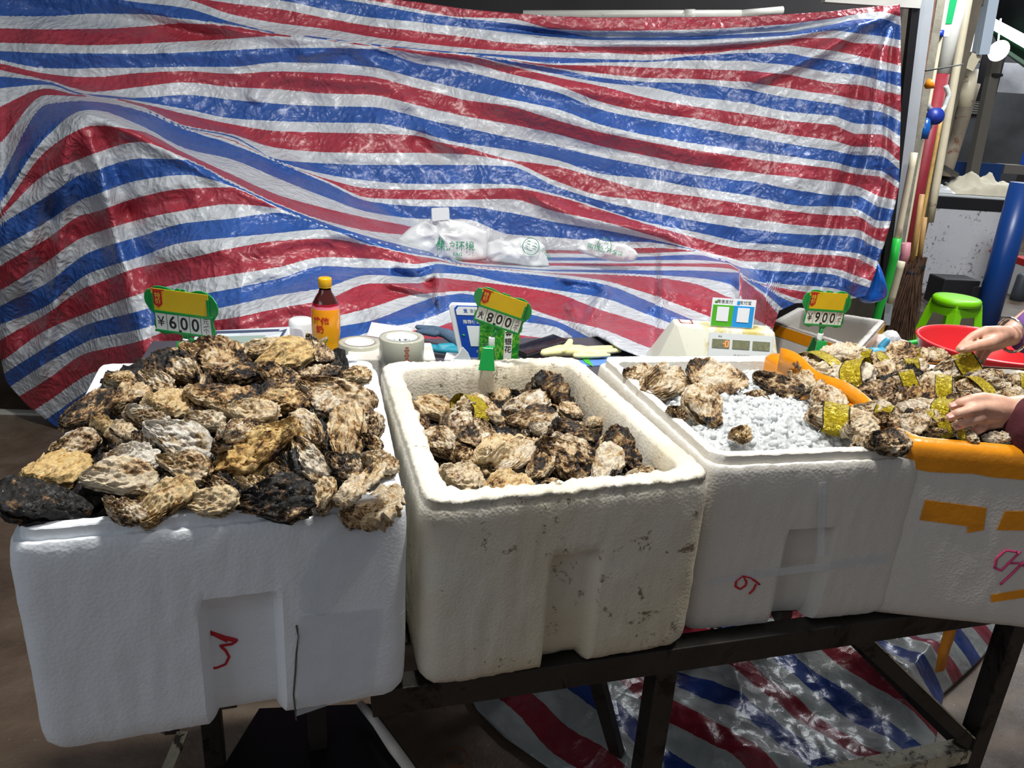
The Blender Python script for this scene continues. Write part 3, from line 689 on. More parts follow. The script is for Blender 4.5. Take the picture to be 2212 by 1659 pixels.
def band_proto():
    mb = MB(); na, nw = 60, 11; U = []
    for j in range(nw):
        for i in range(na):
            a = 2 * math.pi * i / na; u = j / (nw - 1)
            n = 1 + .05 * mnoise.noise((math.cos(a) * 2.5, math.sin(a) * 2.5, u * 3)) + .02 * mnoise.noise((math.cos(a) * 9, math.sin(a) * 9, u * 8))
            c, s = math.cos(a), math.sin(a)
            mb.v.append(((u - .5) * .38 + .012 * math.sin(3 * a), math.copysign(abs(c) ** .8, c) * .365 * n, math.copysign(abs(s) ** .9, s) * .245 * n)); U.append(u)
    mb.f = [(j * na + i, j * na + (i + 1) % na, (j + 1) * na + (i + 1) % na, (j + 1) * na + i) for j in range(nw - 1) for i in range(na)]; mb.sm = [True] * len(mb.f)
    me = mb.mesh('gold_band'); a = me.attributes.new('band_u', 'FLOAT', 'POINT'); a.data.foreach_set('value', np.array(U, 'f')); me.materials.append(M_GOLD); return me
PROTO = []
for s in range(10):
    wr = .64 + .14 * ((s * 7) % 5) / 4; bend = (.0, .25, -.25, .12, -.35)[s % 5]; g = 0
    PROTO.append((oyster_proto(s + 1, True, wr=wr, th=.15 + .03 * (s % 3), bend=bend, steps=4 + s % 3), oyster_proto(s + 1, False, wr=wr, th=.15, bend=bend, steps=5)))
GAPE = (oyster_proto(31, True, wr=.72, th=.12, steps=8), oyster_proto(31, False, wr=.72, th=.22, steps=5))
for a, b in PROTO + [GAPE]:
    a.materials.append(M_SHELL); b.materials.append(M_SHELL)
M_NACRE = pm('oyster_nacre', srgb(206, 200, 190), .2, var=.2, vscale=4, coat=.4)
BAND = band_proto()
NOY = [0]
def oyster(pos, R, L, Wd, T, label, group, dark=.5, yel=.5, kind=None, band=None, open_=False, parts=True):
    NOY[0] += 1; k = NOY[0] if kind is None else kind
    up, lo = GAPE if open_ else PROTO[k % len(PROTO)]
    t = thing('oyster', label, 'oyster', pos, 0, group)
    t.rotation_euler = R.to_euler(); t.scale = (L, Wd / .70, T / .36)
    rr = rnd.random()
    for nm, me in (('upper_shell', up), ('lower_shell', lo)):
        o = bpy.data.objects.new(nm, me); COL.objects.link(o); o.parent = t; o.color = (dark, yel, rr, 1)
        if open_ and nm == 'upper_shell':
            o.location = (-.46, 0, .03); o.rotation_euler = (0, -.38, 0); o.matrix_parent_inverse = Matrix.Identity(4)
            me2 = o.data
            o.location = Vector((-.46, 0, .02)) - (Matrix.Rotation(-.38, 3, 'Y') @ Vector((-.46, 0, 0)))
    if band is not None:
        o = bpy.data.objects.new('gold_band', BAND); COL.objects.link(o); o.parent = t; o.location = (band, 0, 0)
    return t

def heap1(x, y):
    # rises towards the middle and the back of the left box
    p = Vector((x, y)); a, b, c_, d = Q1; e1 = (b - a); e2 = (d - a)
    u = (p - a).dot(e1) / e1.length_squared; v = (p - a).dot(e2) / e2.length_squared
    m = max(0, min(1, u)) ; n = max(0, min(1, v))
    return ZR + .028 + .042 * math.sin(math.pi * m) ** .6 * sst(n, -.05, .35) + .012 * n
def heap2(x, y): return ZR - .055 + .03 * min(1, max(0, (x - .05) * 4))
def heap3(x, y): return ZR - .01
def heap4(x, y): return Z4 + .012
def put_oyster(zone, x1, y1, x2, y2, wpx, heap, label, group, dark=.5, yel=.5, band=None, open_=False, tilt=None, dz=0, kind=None):
    ox, oy, sc = zone
    a = (ox + x1 / sc, oy + y1 / sc); b = (ox + x2 / sc, oy + y2 / sc); w = wpx / sc
    def hit(p, add=0):
        z = ZR
        for _ in range(6): q = onz(p[0], p[1], z); z = heap(q.x, q.y) + dz + add
        return onz(p[0], p[1], z)
    m = ((a[0] + b[0]) / 2, (a[1] + b[1]) / 2); C = hit(m)
    # endpoints: lie partly in the heap plane and partly facing the viewer
    toc = (CAM - C).normalized(); tl = .45 if tilt is None else tilt
    N = (Vector((0, 0, 1)) * (1 - tl) + toc * tl + Vector((rnd.uniform(-.45, .45), rnd.uniform(-.45, .45), 0))).normalized()
    def onplane(p):
        d = ray(*p); k = (C - CAM).dot(N) / d.dot(N); return CAM + d * k
    A, B = onplane(a), onplane(b); X = B - A; L = X.length; X.normalize(); Y = N.cross(X).normalized()
    q0, q1 = topx(C), topx(C + Y * .05); k = math.hypot(q1[0] - q0[0], q1[1] - q0[1]) / .05
    q2 = topx(C + N * .05); kn = math.hypot(q2[0] - q0[0], q2[1] - q0[1]) / .05
    L = min(max(L, .035), .20)
    Wd = min(max((w - .12 * kn * .04) / k, L * .50), L * .95)
    T = max(.022, min(.050, Wd * .52))
    Rm = Matrix((X, Y, N)).transposed()
    C = C - N * T * .25
    return oyster(C, Rm, L, Wd, T, label, group, dark, yel, kind, band, open_)
Z1, Z2, Z3 = (0, 560, 2.458), (800, 580, 2.9105), (1240, 600, 2.2757)
G1, G2, G3, G4 = 'oysters heaped in the left box', 'oysters in the dirty foam box', 'oysters on the crushed ice', 'oysters in the box with the orange taped rim'
# hinge x,y, bill x,y, width, label, darkness, yellowness, open
O1 = [
 (1060, 640, 800, 500, 190, 'large dark brown oyster at the back of the left heap, under the left price sign', .72, .3),
 (980, 470, 1270, 560, 130, 'curved brown oyster at the back of the left heap, beside the left sign stem', .6, .5),
 (1290, 470, 1510, 450, 90, 'small cream oyster at the top of the left heap in front of the small scale', .35, .6),
 (1360, 570, 1650, 450, 150, 'big pale yellow oyster topmost on the left heap, below and left of the drink bottle', .22, .95),
 (1630, 430, 1740, 540, 120, 'grey brown oyster at the back of the left heap in front of the drink bottle', .6, .2),
 (1150, 610, 1400, 570, 90, 'thin dark brown oyster under the big pale yellow topmost one', .7, .5),
 (1370, 560, 1590, 690, 140, 'brown knobbly oyster just below the big pale yellow topmost one', .55, .5),
 (1560, 640, 1800, 590, 120, 'reddish brown oyster below the drink bottle on the left heap', .6, .35),
 (1810, 640, 1960, 590, 90, 'small tan oyster alone in the back right corner of the left box', .4, .6),
 (1590, 640, 1990, 790, 140, 'long ridged brown oyster running along the back right edge of the left heap', .6, .45),
 (550, 640, 720, 620, 70, 'small cream oyster in the back left corner of the left heap', .35, .7),
 (760, 600, 900, 700, 90, 'small grey oyster tucked left below the large dark one under the left price sign', .5, .4),
 (330, 870, 610, 700, 150, 'dark mottled oyster on the left rim of the left heap', .7, .45),
 (600, 780, 780, 660, 130, 'brown oyster lying between the dark mottled left rim one and the round pale cream one', .58, .55),
 (750, 770, 1045, 760, 165, 'round pale cream oyster in the upper middle of the left heap', .16, .8),
 (980, 710, 1385, 740, 120, 'layered brown oyster below the knobbly one in the upper middle of the left heap', .6, .6),
 (980, 840, 1200, 860, 100, 'off white oyster in the middle of the left heap below the layered brown one', .22, .4),
 (1180, 810, 1470, 800, 100, 'cream oyster in the middle of the left heap left of the flat ridged brown one', .3, .6),
 (1380, 750, 1620, 740, 100, 'flat ridged brown oyster in the right middle of the left heap', .5, .8),
 (1640, 700, 1790, 790, 130, 'grey cream frilled oyster left of the long ridged one at the back right', .45, .3),
 (660, 800, 910, 840, 90, 'grey streaked oyster below the round pale cream one', .5, .15),
 (490, 850, 610, 910, 75, 'small smooth tan oyster on the left side of the left heap', .25, .8),
 (610, 880, 715, 930, 80, 'small pale olive oyster right beside the small smooth tan one', .25, .55),
 (770, 880, 1130, 1030, 150, 'long white and grey oyster in the centre left of the left heap', .3, .05),
 (1160, 940, 1430, 890, 150, 'oyster with a dark reddish patch at the centre of the left heap', .62, .2),
 (1700, 970, 1550, 800, 160, 'round brown oyster standing right of the centre of the left heap', .5, .45),
 (1830, 1050, 1830, 760, 165, 'upright pale oyster with a black patch near the right rim of the left heap', .42, .6),
 (1950, 970, 1990, 810, 110, 'ridged grey oyster against the right rim of the left heap behind the upright pale one', .5, .3),
 (1930, 940, 2010, 1000, 80, 'small brown oyster low against the right rim of the left heap', .6, .5),
 (260, 1020, 530, 930, 150, 'grey green oyster on the left rim of the left heap', .55, .25),
 (130, 1180, 480, 1030, 150, 'flat yellowish frilled oyster near the front left corner of the left heap', .28, .95),
 (560, 1050, 860, 1050, 140, 'pinkish white oyster in the left front half of the left heap', .3, .1),
 (700, 930, 810, 980, 80, 'small brown oyster above the pinkish white one', .6, .4),
 (850, 1060, 1100, 1130, 120, 'brown and white oyster right beside the pinkish white one', .5, .5),
 (1590, 890, 1140, 1110, 190, 'big golden brown triangular oyster across the front middle of the left heap', .42, 1.0),
 (1560, 950, 1720, 1160, 160, 'frilly upright oyster right beside the big golden triangular one', .45, .3),
 (1730, 1050, 1900, 1130, 125, 'grey black oyster near the right front of the left heap', .7, .1),
 (1920, 1050, 2120, 1100, 120, 'cream and brown oyster at the right rim of the left heap above the gaping one', .4, .5),
 (430, 1150, 840, 1150, 160, 'long greyish white oyster with tan ends in the front left of the left heap', .3, .45),
 (490, 1350, 0, 1200, 230, 'very big black oyster hanging over the front left corner of the left box', .95, .2),
 (550, 1290, 775, 1360, 105, 'striped grey oyster low at the front left rim of the left box', .5, .3),
 (750, 1400, 1010, 1160, 150, 'tan oyster leaning upright at the front rim of the left box', .33, .8),
 (980, 1290, 1250, 1260, 170, 'chunky cream oyster at the middle of the front rim of the left box', .25, .7),
 (1250, 1290, 1650, 1250, 150, 'blackish brown oyster lying at the front rim of the left box', .85, .3),
 (1270, 1190, 1430, 1200, 70, 'small tan oyster above the blackish brown front rim one', .4, .6),
 (1430, 1110, 1560, 1170, 100, 'small dark ridged oyster under the big golden triangular one', .6, .4),
 (1690, 1330, 1740, 1150, 85, 'thin striped oyster standing on edge at the front rim of the left box', .35, .6),
 (1780, 1280, 2110, 1220, 190, 'large gaping oyster with a grey hollow at the front right of the left box', .42, .5, 1),
 (1900, 700, 2000, 760, 80, 'brown oyster at the back end of the right rim of the left box', .55, .4),
 (1080, 1170, 1200, 1200, 80, 'small dark oyster above the chunky cream front rim one', .62, .4),
]
for r in O1:
    put_oyster(Z1, *r[:5], heap1, r[5], G1, r[6], r[7], open_=len(r) > 8)
O2 = [
 (640, 830, 560, 640, 190, 'gaping oyster with a gold paper band standing at the back left of the dirty box', .55, .4, .05, 0),
 (200, 770, 490, 740, 110, 'ridged brown oyster in the back left corner of the dirty box', .5, .5),
 (600, 940, 290, 820, 160, 'round oyster with growth rings at the left of the dirty box', .42, .6),
 (560, 850, 845, 910, 130, 'oyster with crumpled gold band in the upper middle of the dirty box', .45, .5, -.2, 0),
 (690, 760, 885, 770, 150, 'pale brown oyster at the back middle of the dirty box below the clip', .4, .6),
 (870, 770, 1100, 740, 90, 'dark oyster at the back wall of the dirty box right of the pale brown one', .72, .3),
 (830, 900, 1115, 800, 120, 'grey blue streaked oyster in the upper middle of the dirty box', .5, .1),
 (1040, 700, 1360, 850, 180, 'largest dark brown oyster leaning in the back right corner of the dirty box', .75, .55),
 (1320, 940, 1220, 830, 120, 'oyster seen edge on by the right wall of the dirty box', .5, .4),
 (230, 830, 340, 1020, 120, 'brown oyster pressed against the left wall of the dirty box', .6, .5),
 (530, 1150, 330, 1020, 200, 'rounded grey oyster with stripes at the left wall of the dirty box', .5, .3),
 (440, 960, 760, 1060, 140, 'black and white streaked oyster in the left middle of the dirty box', .55, .1),
 (560, 1060, 760, 1120, 100, 'thin brown oyster under the black and white streaked one', .6, .5),
 (850, 970, 1190, 930, 140, 'dark grey oyster in the centre of the dirty box', .68, .3),
 (1000, 1000, 1160, 1020, 100, 'whitish chipped oyster right at the centre of the dirty box', .2, .3),
 (1160, 980, 1460, 1040, 130, 'dark brown oyster in the right middle of the dirty box', .72, .4),
 (1360, 980, 1455, 950, 85, 'small pale round oyster by the right wall of the dirty box', .2, .6),
 (690, 1200, 1000, 1080, 150, 'pale tan humped oyster in the front middle of the dirty box', .3, .7),
 (770, 1260, 1020, 1130, 140, 'oyster with an oval rim opening in the front middle of the dirty box', .4, .4, None, 1),
 (520, 1150, 660, 1190, 110, 'small brown oyster below the black and white streaked one in the dirty box', .55, .5),
 (430, 1280, 725, 1330, 190, 'big pale round oyster in the front left corner of the dirty box', .26, .55),
 (740, 1400, 1010, 1330, 150, 'tan flat oyster at the front wall of the dirty box', .35, .8),
 (1000, 1330, 1120, 1130, 170, 'brown frilly oyster with holes in the front middle of the dirty box', .55, .5),
 (1060, 1080, 1390, 1300, 190, 'long dark diagonal oyster in the front right of the dirty box', .62, .4),
 (1130, 1070, 1400, 1150, 110, 'pinkish brown oyster above the long diagonal one', .5, .3),
 (1440, 1350, 1540, 1090, 200, 'pale upright oyster at the front right of the dirty box', .25, .35),
 (1490, 1020, 1770, 1240, 150, 'dark brown oyster behind the pale upright one in the dirty box', .7, .5),
 (1610, 1320, 1835, 1290, 110, 'mottled oyster in the front right corner of the dirty box', .5, .4),
 (1060, 1370, 1240, 1370, 80, 'small brown oyster at the front wall of the dirty box', .55, .6),
 (700, 950, 770, 1060, 80, 'small dark oyster behind the streaked one in the dirty box', .65, .4),
]
for r in O2:
    put_oyster(Z2, *r[:5], heap2, r[5], G2, r[6], r[7], band=(r[8] if len(r) > 8 else None), open_=bool(len(r) > 9 and r[9]), tilt=.35)
O3 = [
 (240, 480, 390, 470, 110, 'small ringed oyster in the back left corner of the ice box', .5, .4),
 (340, 570, 545, 470, 180, 'clustered oyster with a pearly patch at the back left of the ice box', .45, .4),
 (560, 430, 830, 530, 175, 'big reddish brown oyster at the back of the ice box', .58, .35),
 (690, 740, 610, 510, 150, 'tall oyster standing upright on the left side of the ice', .5, .4),
 (820, 590, 960, 600, 95, 'brown oyster lying on the ice below the big reddish one', .55, .5),
 (880, 480, 1120, 570, 135, 'dark speckled oyster on the ice near the back right of the ice box', .65, .3),
 (1060, 530, 1185, 490, 110, 'light oyster beside the dark speckled one at the tape flap', .35, .5),
 (470, 650, 545, 680, 70, 'small dark oyster half sunk in ice at the left wall of the ice box', .6, .5),
 (1160, 590, 1345, 590, 135, 'round striped oyster on the right edge of the ice box', .45, .35),
 (780, 760, 865, 765, 90, 'small knobbly oyster alone in the middle of the ice', .45, .7),
 (1450, 790, 1665, 800, 125, 'dark oyster at the front right corner of the ice box', .68, .3),
 (1380, 800, 1470, 810, 60, 'small pale oyster in the ice left of the front right corner', .35, .5),
 (1150, 660, 1500, 720, 115, 'long oyster with a gold band lying on the front right of the ice', .38, .5, -.12),
 (1330, 730, 1510, 750, 110, 'pale frilled oyster below the long gold banded one on the ice', .25, .5),
]
for i, r in enumerate(O3):
    put_oyster(Z3, *r[:5], heap3, r[5], G3, r[6], r[7], band=(r[8] if len(r) > 8 else None), dz=(.045 if i in (8, 10, 12, 13, 5, 6, 2) else .03), tilt=.5)
O4 = [
 (1040, 390, 1150, 420, 60, 'small oyster in the back left corner of the taped box', .5, .5),
 (1120, 440, 1290, 410, 95, 'small gold banded oyster at the back left of the taped box, clip just above it', .4, .5, .05),
 (1210, 400, 1420, 340, 130, 'large pale oyster at the back of the taped box right of the clip', .28, .4),
 (1340, 380, 1490, 400, 90, 'gold banded oyster right beside the large pale back one', .4, .5, .1),
 (1540, 420, 1660, 320, 115, 'pointed brown oyster standing up at the back of the taped box', .55, .5),
 (1440, 410, 1570, 380, 90, 'gold banded oyster left of the pointed brown one', .4, .5, -.05),
 (1640, 390, 1740, 370, 80, 'gold banded oyster right of the pointed brown one', .4, .5, 0),
 (1690, 380, 1830, 380, 60, 'thin oyster at the far back rim of the taped box', .4, .4),
 (1180, 500, 1460, 450, 130, 'pale oyster with gold band on its right end in the left of the taped box', .25, .3, .22),
 (1430, 440, 1565, 460, 110, 'grey oyster in the middle back of the taped box', .5, .4),
 (1340, 590, 1570, 560, 135, 'dark mottled oyster by the tape flap in the left front of the taped box', .62, .3),
 (1500, 560, 1700, 510, 140, 'brown oyster, gold band on its upper right end, mid taped box', .45, .4, .25),
 (1560, 440, 1750, 440, 75, 'narrow oyster with crumpled gold band in the middle back of the taped box', .4, .4, 0),
 (1740, 500, 2000, 400, 120, 'gold banded oyster held under the fingers of the upper hand', .42, .3, .22),
 (1670, 520, 1900, 560, 140, 'large oyster with broad gold band in the centre of the taped box', .4, .4, .1),
 (1890, 540, 2070, 540, 115, 'gold banded oyster between the two hands', .4, .5, .0),
 (1920, 490, 2100, 480, 65, 'grey ridged oyster between the two hands, behind the gold banded one', .45, .3),
 (2030, 530, 2150, 530, 60, 'small grey oyster at the right between the two hands', .4, .3),
 (1630, 620, 1880, 640, 95, 'long striped oyster with gold band touching the lower hand', .35, .3, .25),
 (1370, 640, 1600, 690, 110, 'oyster with slanting gold band at the front left rim of the taped box', .4, .4, .15),
 (1690, 680, 1800, 690, 75, 'small gold banded oyster left of the lower hand', .4, .4, 0),
 (1590, 700, 1735, 720, 130, 'mottled oyster at the front left corner of the taped box', .5, .3),
 (1590, 640, 1720, 650, 90, 'white streaked oyster above the mottled corner one in the taped box', .2, .3),
 (1730, 750, 1900, 720, 120, 'gold banded oyster picked up by the lower hand', .4, .5, -.05),
 (1890, 770, 1960, 780, 50, 'small gold banded oyster at the front rim of the taped box below the lower hand', .4, .5, 0),
 (2000, 790, 2150, 780, 55, 'flat grey oyster at the front rim of the taped box below the wrist', .35, .3),
 (2120, 760, 2250, 780, 90, 'gold banded oyster at the front rim of the taped box, rightmost', .4, .5, 0),
 (1440, 690, 1600, 710, 70, 'brown oyster beside the slanting gold banded one at the taped box front', .5, .5),
 (1830, 590, 1960, 590, 70, 'grey oyster under the knuckles of the lower hand', .5, .3),
 (1860, 640, 2000, 690, 90, 'brown oyster beneath the palm of the lower hand', .55, .4),
 (2040, 620, 2200, 640, 100, 'oyster lying under the lower wrist in the taped box', .5, .4),
 (2060, 600, 2210, 560, 100, 'pale oyster behind the lower wrist in the taped box', .35, .4),
 (2130, 500, 2260, 520, 90, 'gold banded oyster near the back right of the taped box behind the lower sleeve', .4, .5, .1),
 (2170, 690, 2300, 700, 110, 'mottled oyster under the maroon sleeve in the taped box', .45, .4),
 (1180, 560, 1340, 520, 80, 'cream oyster against the inside of the tape flap', .3, .5),
 (1560, 490, 1680, 480, 80, 'speckled oyster in the centre back of the taped box', .4, .4),
]
for r in O4:
    put_oyster(Z3, *r[:5], heap4, r[5], G4, r[6], r[7], band=(r[8] if len(r) > 8 else None), tilt=.5)

# buried oysters filling the boxes below the visible ones, darkened to paint in shade of the gaps
def buried(Q, zf, n, label, group, seed, inset=.06, dark=.65, L0=.095):
    R = random.Random(seed); a, b, c, d = quad_inset(Q, inset); k = 0
    nu = int(math.sqrt(n * .75)) + 1; nv = int(n / nu) + 1
    for i in range(nu):
        for j in range(nv):
            u = (i + .5 + R.uniform(-.25, .25)) / nu; v = (j + .5 + R.uniform(-.25, .25)) / nv
            p = a.lerp(b, u).lerp(d.lerp(c, u), v)
            z = zf(p.x, p.y) + R.uniform(-.008, .004)
            Rm = Matrix.Rotation(R.uniform(0, 6.28), 3, 'Z') @ Matrix.Rotation(R.uniform(-.35, .35), 3, 'X') @ Matrix.Rotation(R.uniform(-.3, .3), 3, 'Y')
            L = L0 * R.uniform(.9, 1.25)
            oyster(Vector((p.x, p.y, z)), Rm, L, L * .62, .045, label, group, dark + R.uniform(-.15, .15), R.random())
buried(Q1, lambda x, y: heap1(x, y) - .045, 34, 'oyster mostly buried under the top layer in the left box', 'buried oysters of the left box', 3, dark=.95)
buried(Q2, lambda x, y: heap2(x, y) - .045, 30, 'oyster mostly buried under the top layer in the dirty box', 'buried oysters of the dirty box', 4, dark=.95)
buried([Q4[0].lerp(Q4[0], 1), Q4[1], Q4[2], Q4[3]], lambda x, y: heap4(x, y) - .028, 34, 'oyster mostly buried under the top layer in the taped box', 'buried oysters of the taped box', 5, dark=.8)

# crushed ice
def ice():
    mb = MB(); Q = quad_inset(Q3, .034); n = 200; R = random.Random(5)
    def P(i, j):
        u, v = i / (n - 1), j / (n - 1); p = Q[0].lerp(Q[1], u).lerp(Q[3].lerp(Q[2], u), v)
        z = ZR - .035 + .045 * math.sin(math.pi * min(1, u * 1.0 + .0)) * sst(v, 0, .25) * (1 - .6 * sst(v, .55, .9)) + .012 * u
        z += .010 * mnoise.noise((p.x * 25, p.y * 25, 0)) + .010 * ridge(Vector((p.x * 45, p.y * 45, 2))) * .6 + .004 * ridge(Vector((p.x * 120, p.y * 120, 5)))
        return Vector((p.x, p.y, min(z, ZR + .05)))
    mb.grid(P, n, n)
    base = MB()
    for k in range(1100):
        u, v = R.random(), R.random(); i, j = int(u * (n - 1)), int(v * (n - 1)); c = P(i, j)
        s = R.uniform(.003, .0075) * (1.5 if R.random() < .08 else 1)
        m = bmesh.new(); bmesh.ops.create_icosphere(m, subdivisions=1, radius=s)
        q = Euler3(R); f3 = [R.uniform(.7, 1.3) for _ in range(3)]
        for w in m.verts: w.co = q @ Vector((w.co.x * f3[0] * R.uniform(.8, 1.1), w.co.y * f3[1] * R.uniform(.8, 1.1), w.co.z * .8 * f3[2]))
        mb.add([c + w.co for w in m.verts], [tuple(x.index for x in f.verts) for f in m.faces], R.random() < .6); m.free()
    # a slab of clear ice slumping over the left wall
    t = NT('crushed_ice'); B = t.b.inputs; B['Base Color'].default_value = (.88, .91, .92, 1); B['Roughness'].default_value = .12; B['Transmission Weight'].default_value = .4; B['IOR'].default_value = 1.31
    B['Subsurface Weight'].default_value = .0; tc = t.n('ShaderNodeTexCoord').outputs['Object']; t.bump(t.noise(130, 5, .65, tc), .7, .004)
    o = mb.build('crushed_ice', t.m); tag(o, 'heap of wet crushed ice filling the third foam box', 'ice', kind='stuff')
def Euler3(R): return Matrix.Rotation(R.uniform(0, 6.3), 3, 'X') @ Matrix.Rotation(R.uniform(0, 6.3), 3, 'Z')
ice()
# ------------------------------------------------------------------ ground, walls behind, tables
def struct(o): o['kind'] = 'structure'; return o
def floor_mat():
    t = NT('wet_concrete'); B = t.b.inputs; tc = t.n('ShaderNodeTexCoord').outputs['Object']
    n = t.noise(1.6, 8, .68, tc, .4); col = t.ramp(n, [(.3, srgb(66, 54, 45)), (.5, srgb(106, 90, 76)), (.7, srgb(138, 124, 108))])
    sp = t.ramp(t.noise(46, 5, .75, tc), [(.66, (0, 0, 0)), (.69, (.8, .8, .8))]); col = t.mix(sp, col, srgb(170, 164, 152))
    t.l(col, B['Base Color']); r = t.ramp(t.noise(2.6, 6, .6, tc), [(.4, (.12, .12, .12)), (.6, (.6, .6, .6))]); t.l(r, B['Roughness'])
    t.bump(t.noise(38, 6, .7, tc), .5, .01); return t.m
M_FLOOR = floor_mat()
mb = MB(); mb.box((1.5, 6, -.05), (16, 24, .1)); struct(mb.build('floor', M_FLOOR))
M_PLANK = pm('grimy_plank_wall', srgb(92, 84, 72), .8, var=.3, vscale=4, dirt=srgb(40, 36, 32), dscale=4)
M_DARKWALL = pm('dark_stall_wall', srgb(34, 32, 34), .8, var=.3, vscale=3)  # plain dark colour with slight mottling
mb = MB(); mb.box((-1.6, 4.45, 1.6), (6.9, .12, 3.2)); struct(mb.build('wall_back', M_DARKWALL))
mb = MB(); mb.box((-5.0, 2.2, 1.6), (.12, 5, 3.2)); struct(mb.build('wall_left', M_DARKWALL))
mb = MB(); mb.box((2.35, 5.75, 1.6), (1.1, .1, 3.2)); struct(mb.build('wall_side', M_PLANK))
mb = MB(); mb.box((-1.6, 4.0, 3.15), (7.0, 1.0, .08)); struct(mb.build('ceiling', M_DARKWALL))
mb = MB(); p = onz(-40, 906, 0); q = onz(240, 900, 0); mb.bar((p.x - 1, p.y, .006), (q.x, q.y, .006), .035, .012); struct(mb.build('trim_1', pm('white_edge_strip', srgb(196, 192, 182), .6, var=.1)))
# grey tiled wall beside the alley pipes
def tile_mat():
    t = NT('grey_wall_tiles'); B = t.b.inputs; tc = t.n('ShaderNodeTexCoord').outputs['Object']
    b = t.n('ShaderNodeTexBrick'); b.offset = 0; b.inputs['Scale'].default_value = 3.4; b.inputs['Color1'].default_value = c4(srgb(150, 154, 160)); b.inputs['Color2'].default_value = c4(srgb(138, 142, 150)); b.inputs['Mortar'].default_value = c4(srgb(40, 40, 44))
    b.inputs['Mortar Size'].default_value = .014; b.inputs['Brick Width'].default_value = .6; b.inputs['Row Height'].default_value = .6
    mp = t.n('ShaderNodeMapping'); mp.inputs['Rotation'].default_value = (math.pi / 2, 0, 0); t.l(tc, mp.inputs[0]); t.l(mp.outputs[0], b.inputs['Vector'])
    t.l(b.outputs[0], B['Base Color']); B['Roughness'].default_value = .35; return t.m
a = ony(2060, 200, 6.9); b_ = ony(2106, 200, 6.9)
mb = MB(); mb.box(((a.x + b_.x) / 2 - .12, 7.0, 1.7), (b_.x - a.x + .24, .14, 3.4)); struct(mb.build('wall_right', tile_mat()))

M_STEEL = pm('weathered_steel', srgb(104, 100, 94), .42, .75, var=.25, vscale=12, bump=.2, bscale=60, dirt=srgb(60, 46, 34), dthr=.6)
M_STEELD = pm('dark_grimy_steel', srgb(56, 52, 48), .5, .6, var=.3, vscale=10, bump=.2, dirt=srgb(26, 22, 18), dthr=.56)
M_PALE = pm('stained_cream_steel', srgb(178, 170, 146), .55, .1, var=.25, vscale=26, bump=.3, dirt=srgb(70, 60, 44), dscale=30, dthr=.55)
M_SLATE = pm('dark_grey_table_top', srgb(74, 72, 80), .38, var=.1)
def L2(x): return 1.04 + (x - .32) * .300       # front line of the stall table
TD = Vector((-.287, .958, 0))                       # into the depth of the stall
t1 = thing('stall_table', 'grimy stainless steel stall table frame carrying the row of foam boxes', 'table', (.3, 1.3, 0))
FL_ = Vector((-.47, L2(-.47) + .13, 0)); FA_ = Vector((-.17, L2(-.17) - .012, 0)); FR_ = Vector((1.62, L2(1.62) + .0, 0)); RX = Vector((.972, L2(.972) + .012, 0))
mb = MB(); mb.bar(FA_ + Vector((0, 0, ZT - .0235)), FR_ + Vector((0, -.012, ZT - .0235)), .035, .045); mb.build('front_rail', M_STEELD, t1, .002, True)
D_ = TD * .62
mb = MB(); mb.bar(FL_ + D_ + Vector((0, 0, ZT - .016)), FR_ + D_ + Vector((0, 0, ZT - .016)), .035, .03); mb.build('back_rail', M_STEELD, t1, .002, True)
mb = MB(); mb.bar(FL_ + TD * .03 + Vector((0, 0, ZT - .034)), FR_ + TD * .06 + Vector((0, 0, ZT - .034)), .02, .004)
for k in range(6):
    p = FL_ + TD * (-.03 + .105 * k + .03) + Vector((0, 0, ZT - .006)); mb.bar(p, p + (FR_ - FL_), .07, .006)
mb.build('table_top', M_STEELD, t1, 0, True)
for nm, p in (('leg', RX), ('leg', Vector((.272, 1.035, 0))), ('leg', FL_ + TD * .30), ('leg', RX + D_), ('leg', Vector((.272, 1.035, 0)) + D_), ('leg', FL_ + D_), ('leg', FL_ + Vector((.17, .14, 0)) + TD * .16)):
    mb = MB(); mb.box((p.x, p.y, (ZT - .03) / 2), (.038, .038, ZT - .03), math.radians(17)); mb.build(nm, M_STEELD, t1, .002, True)
zl = .27
mb = MB(); mb.bar((RX.x, RX.y, zl), (.272, 1.035, zl), .036, .030); mb.bar((RX.x, RX.y, zl + .016), (.30, 1.043, zl + .016), .034, .002); mb.build('lower_rail', M_PALE, t1, .002, True)
mb = MB(); mb.bar((RX.x, RX.y, zl), (RX.x + D_.x, RX.y + D_.y, zl), .032, .030); mb.build('lower_rail', M_STEELD, t1, .002, True)
mb = MB(); mb.bar((.60, L2(.60) + .012, ZT - .035), (RX.x - .01, RX.y, zl + .02), .034, .026); mb.build('brace', M_STEELD, t1, .002, True)
mb = MB(); mb.bar((.618, L2(.60) + .012, ZT - .030), (RX.x + .004, RX.y, zl + .026), .030, .003); mb.build('brace', M_PALE, t1, 0, True)  # cream strip paints in the light on the brace's upper face
mb = MB(); mb.bar((.14, 1.10, ZT - .03), (.285, 1.35, .1), .03, .02); mb.build('brace', M_STEELD, t1, .002, True)

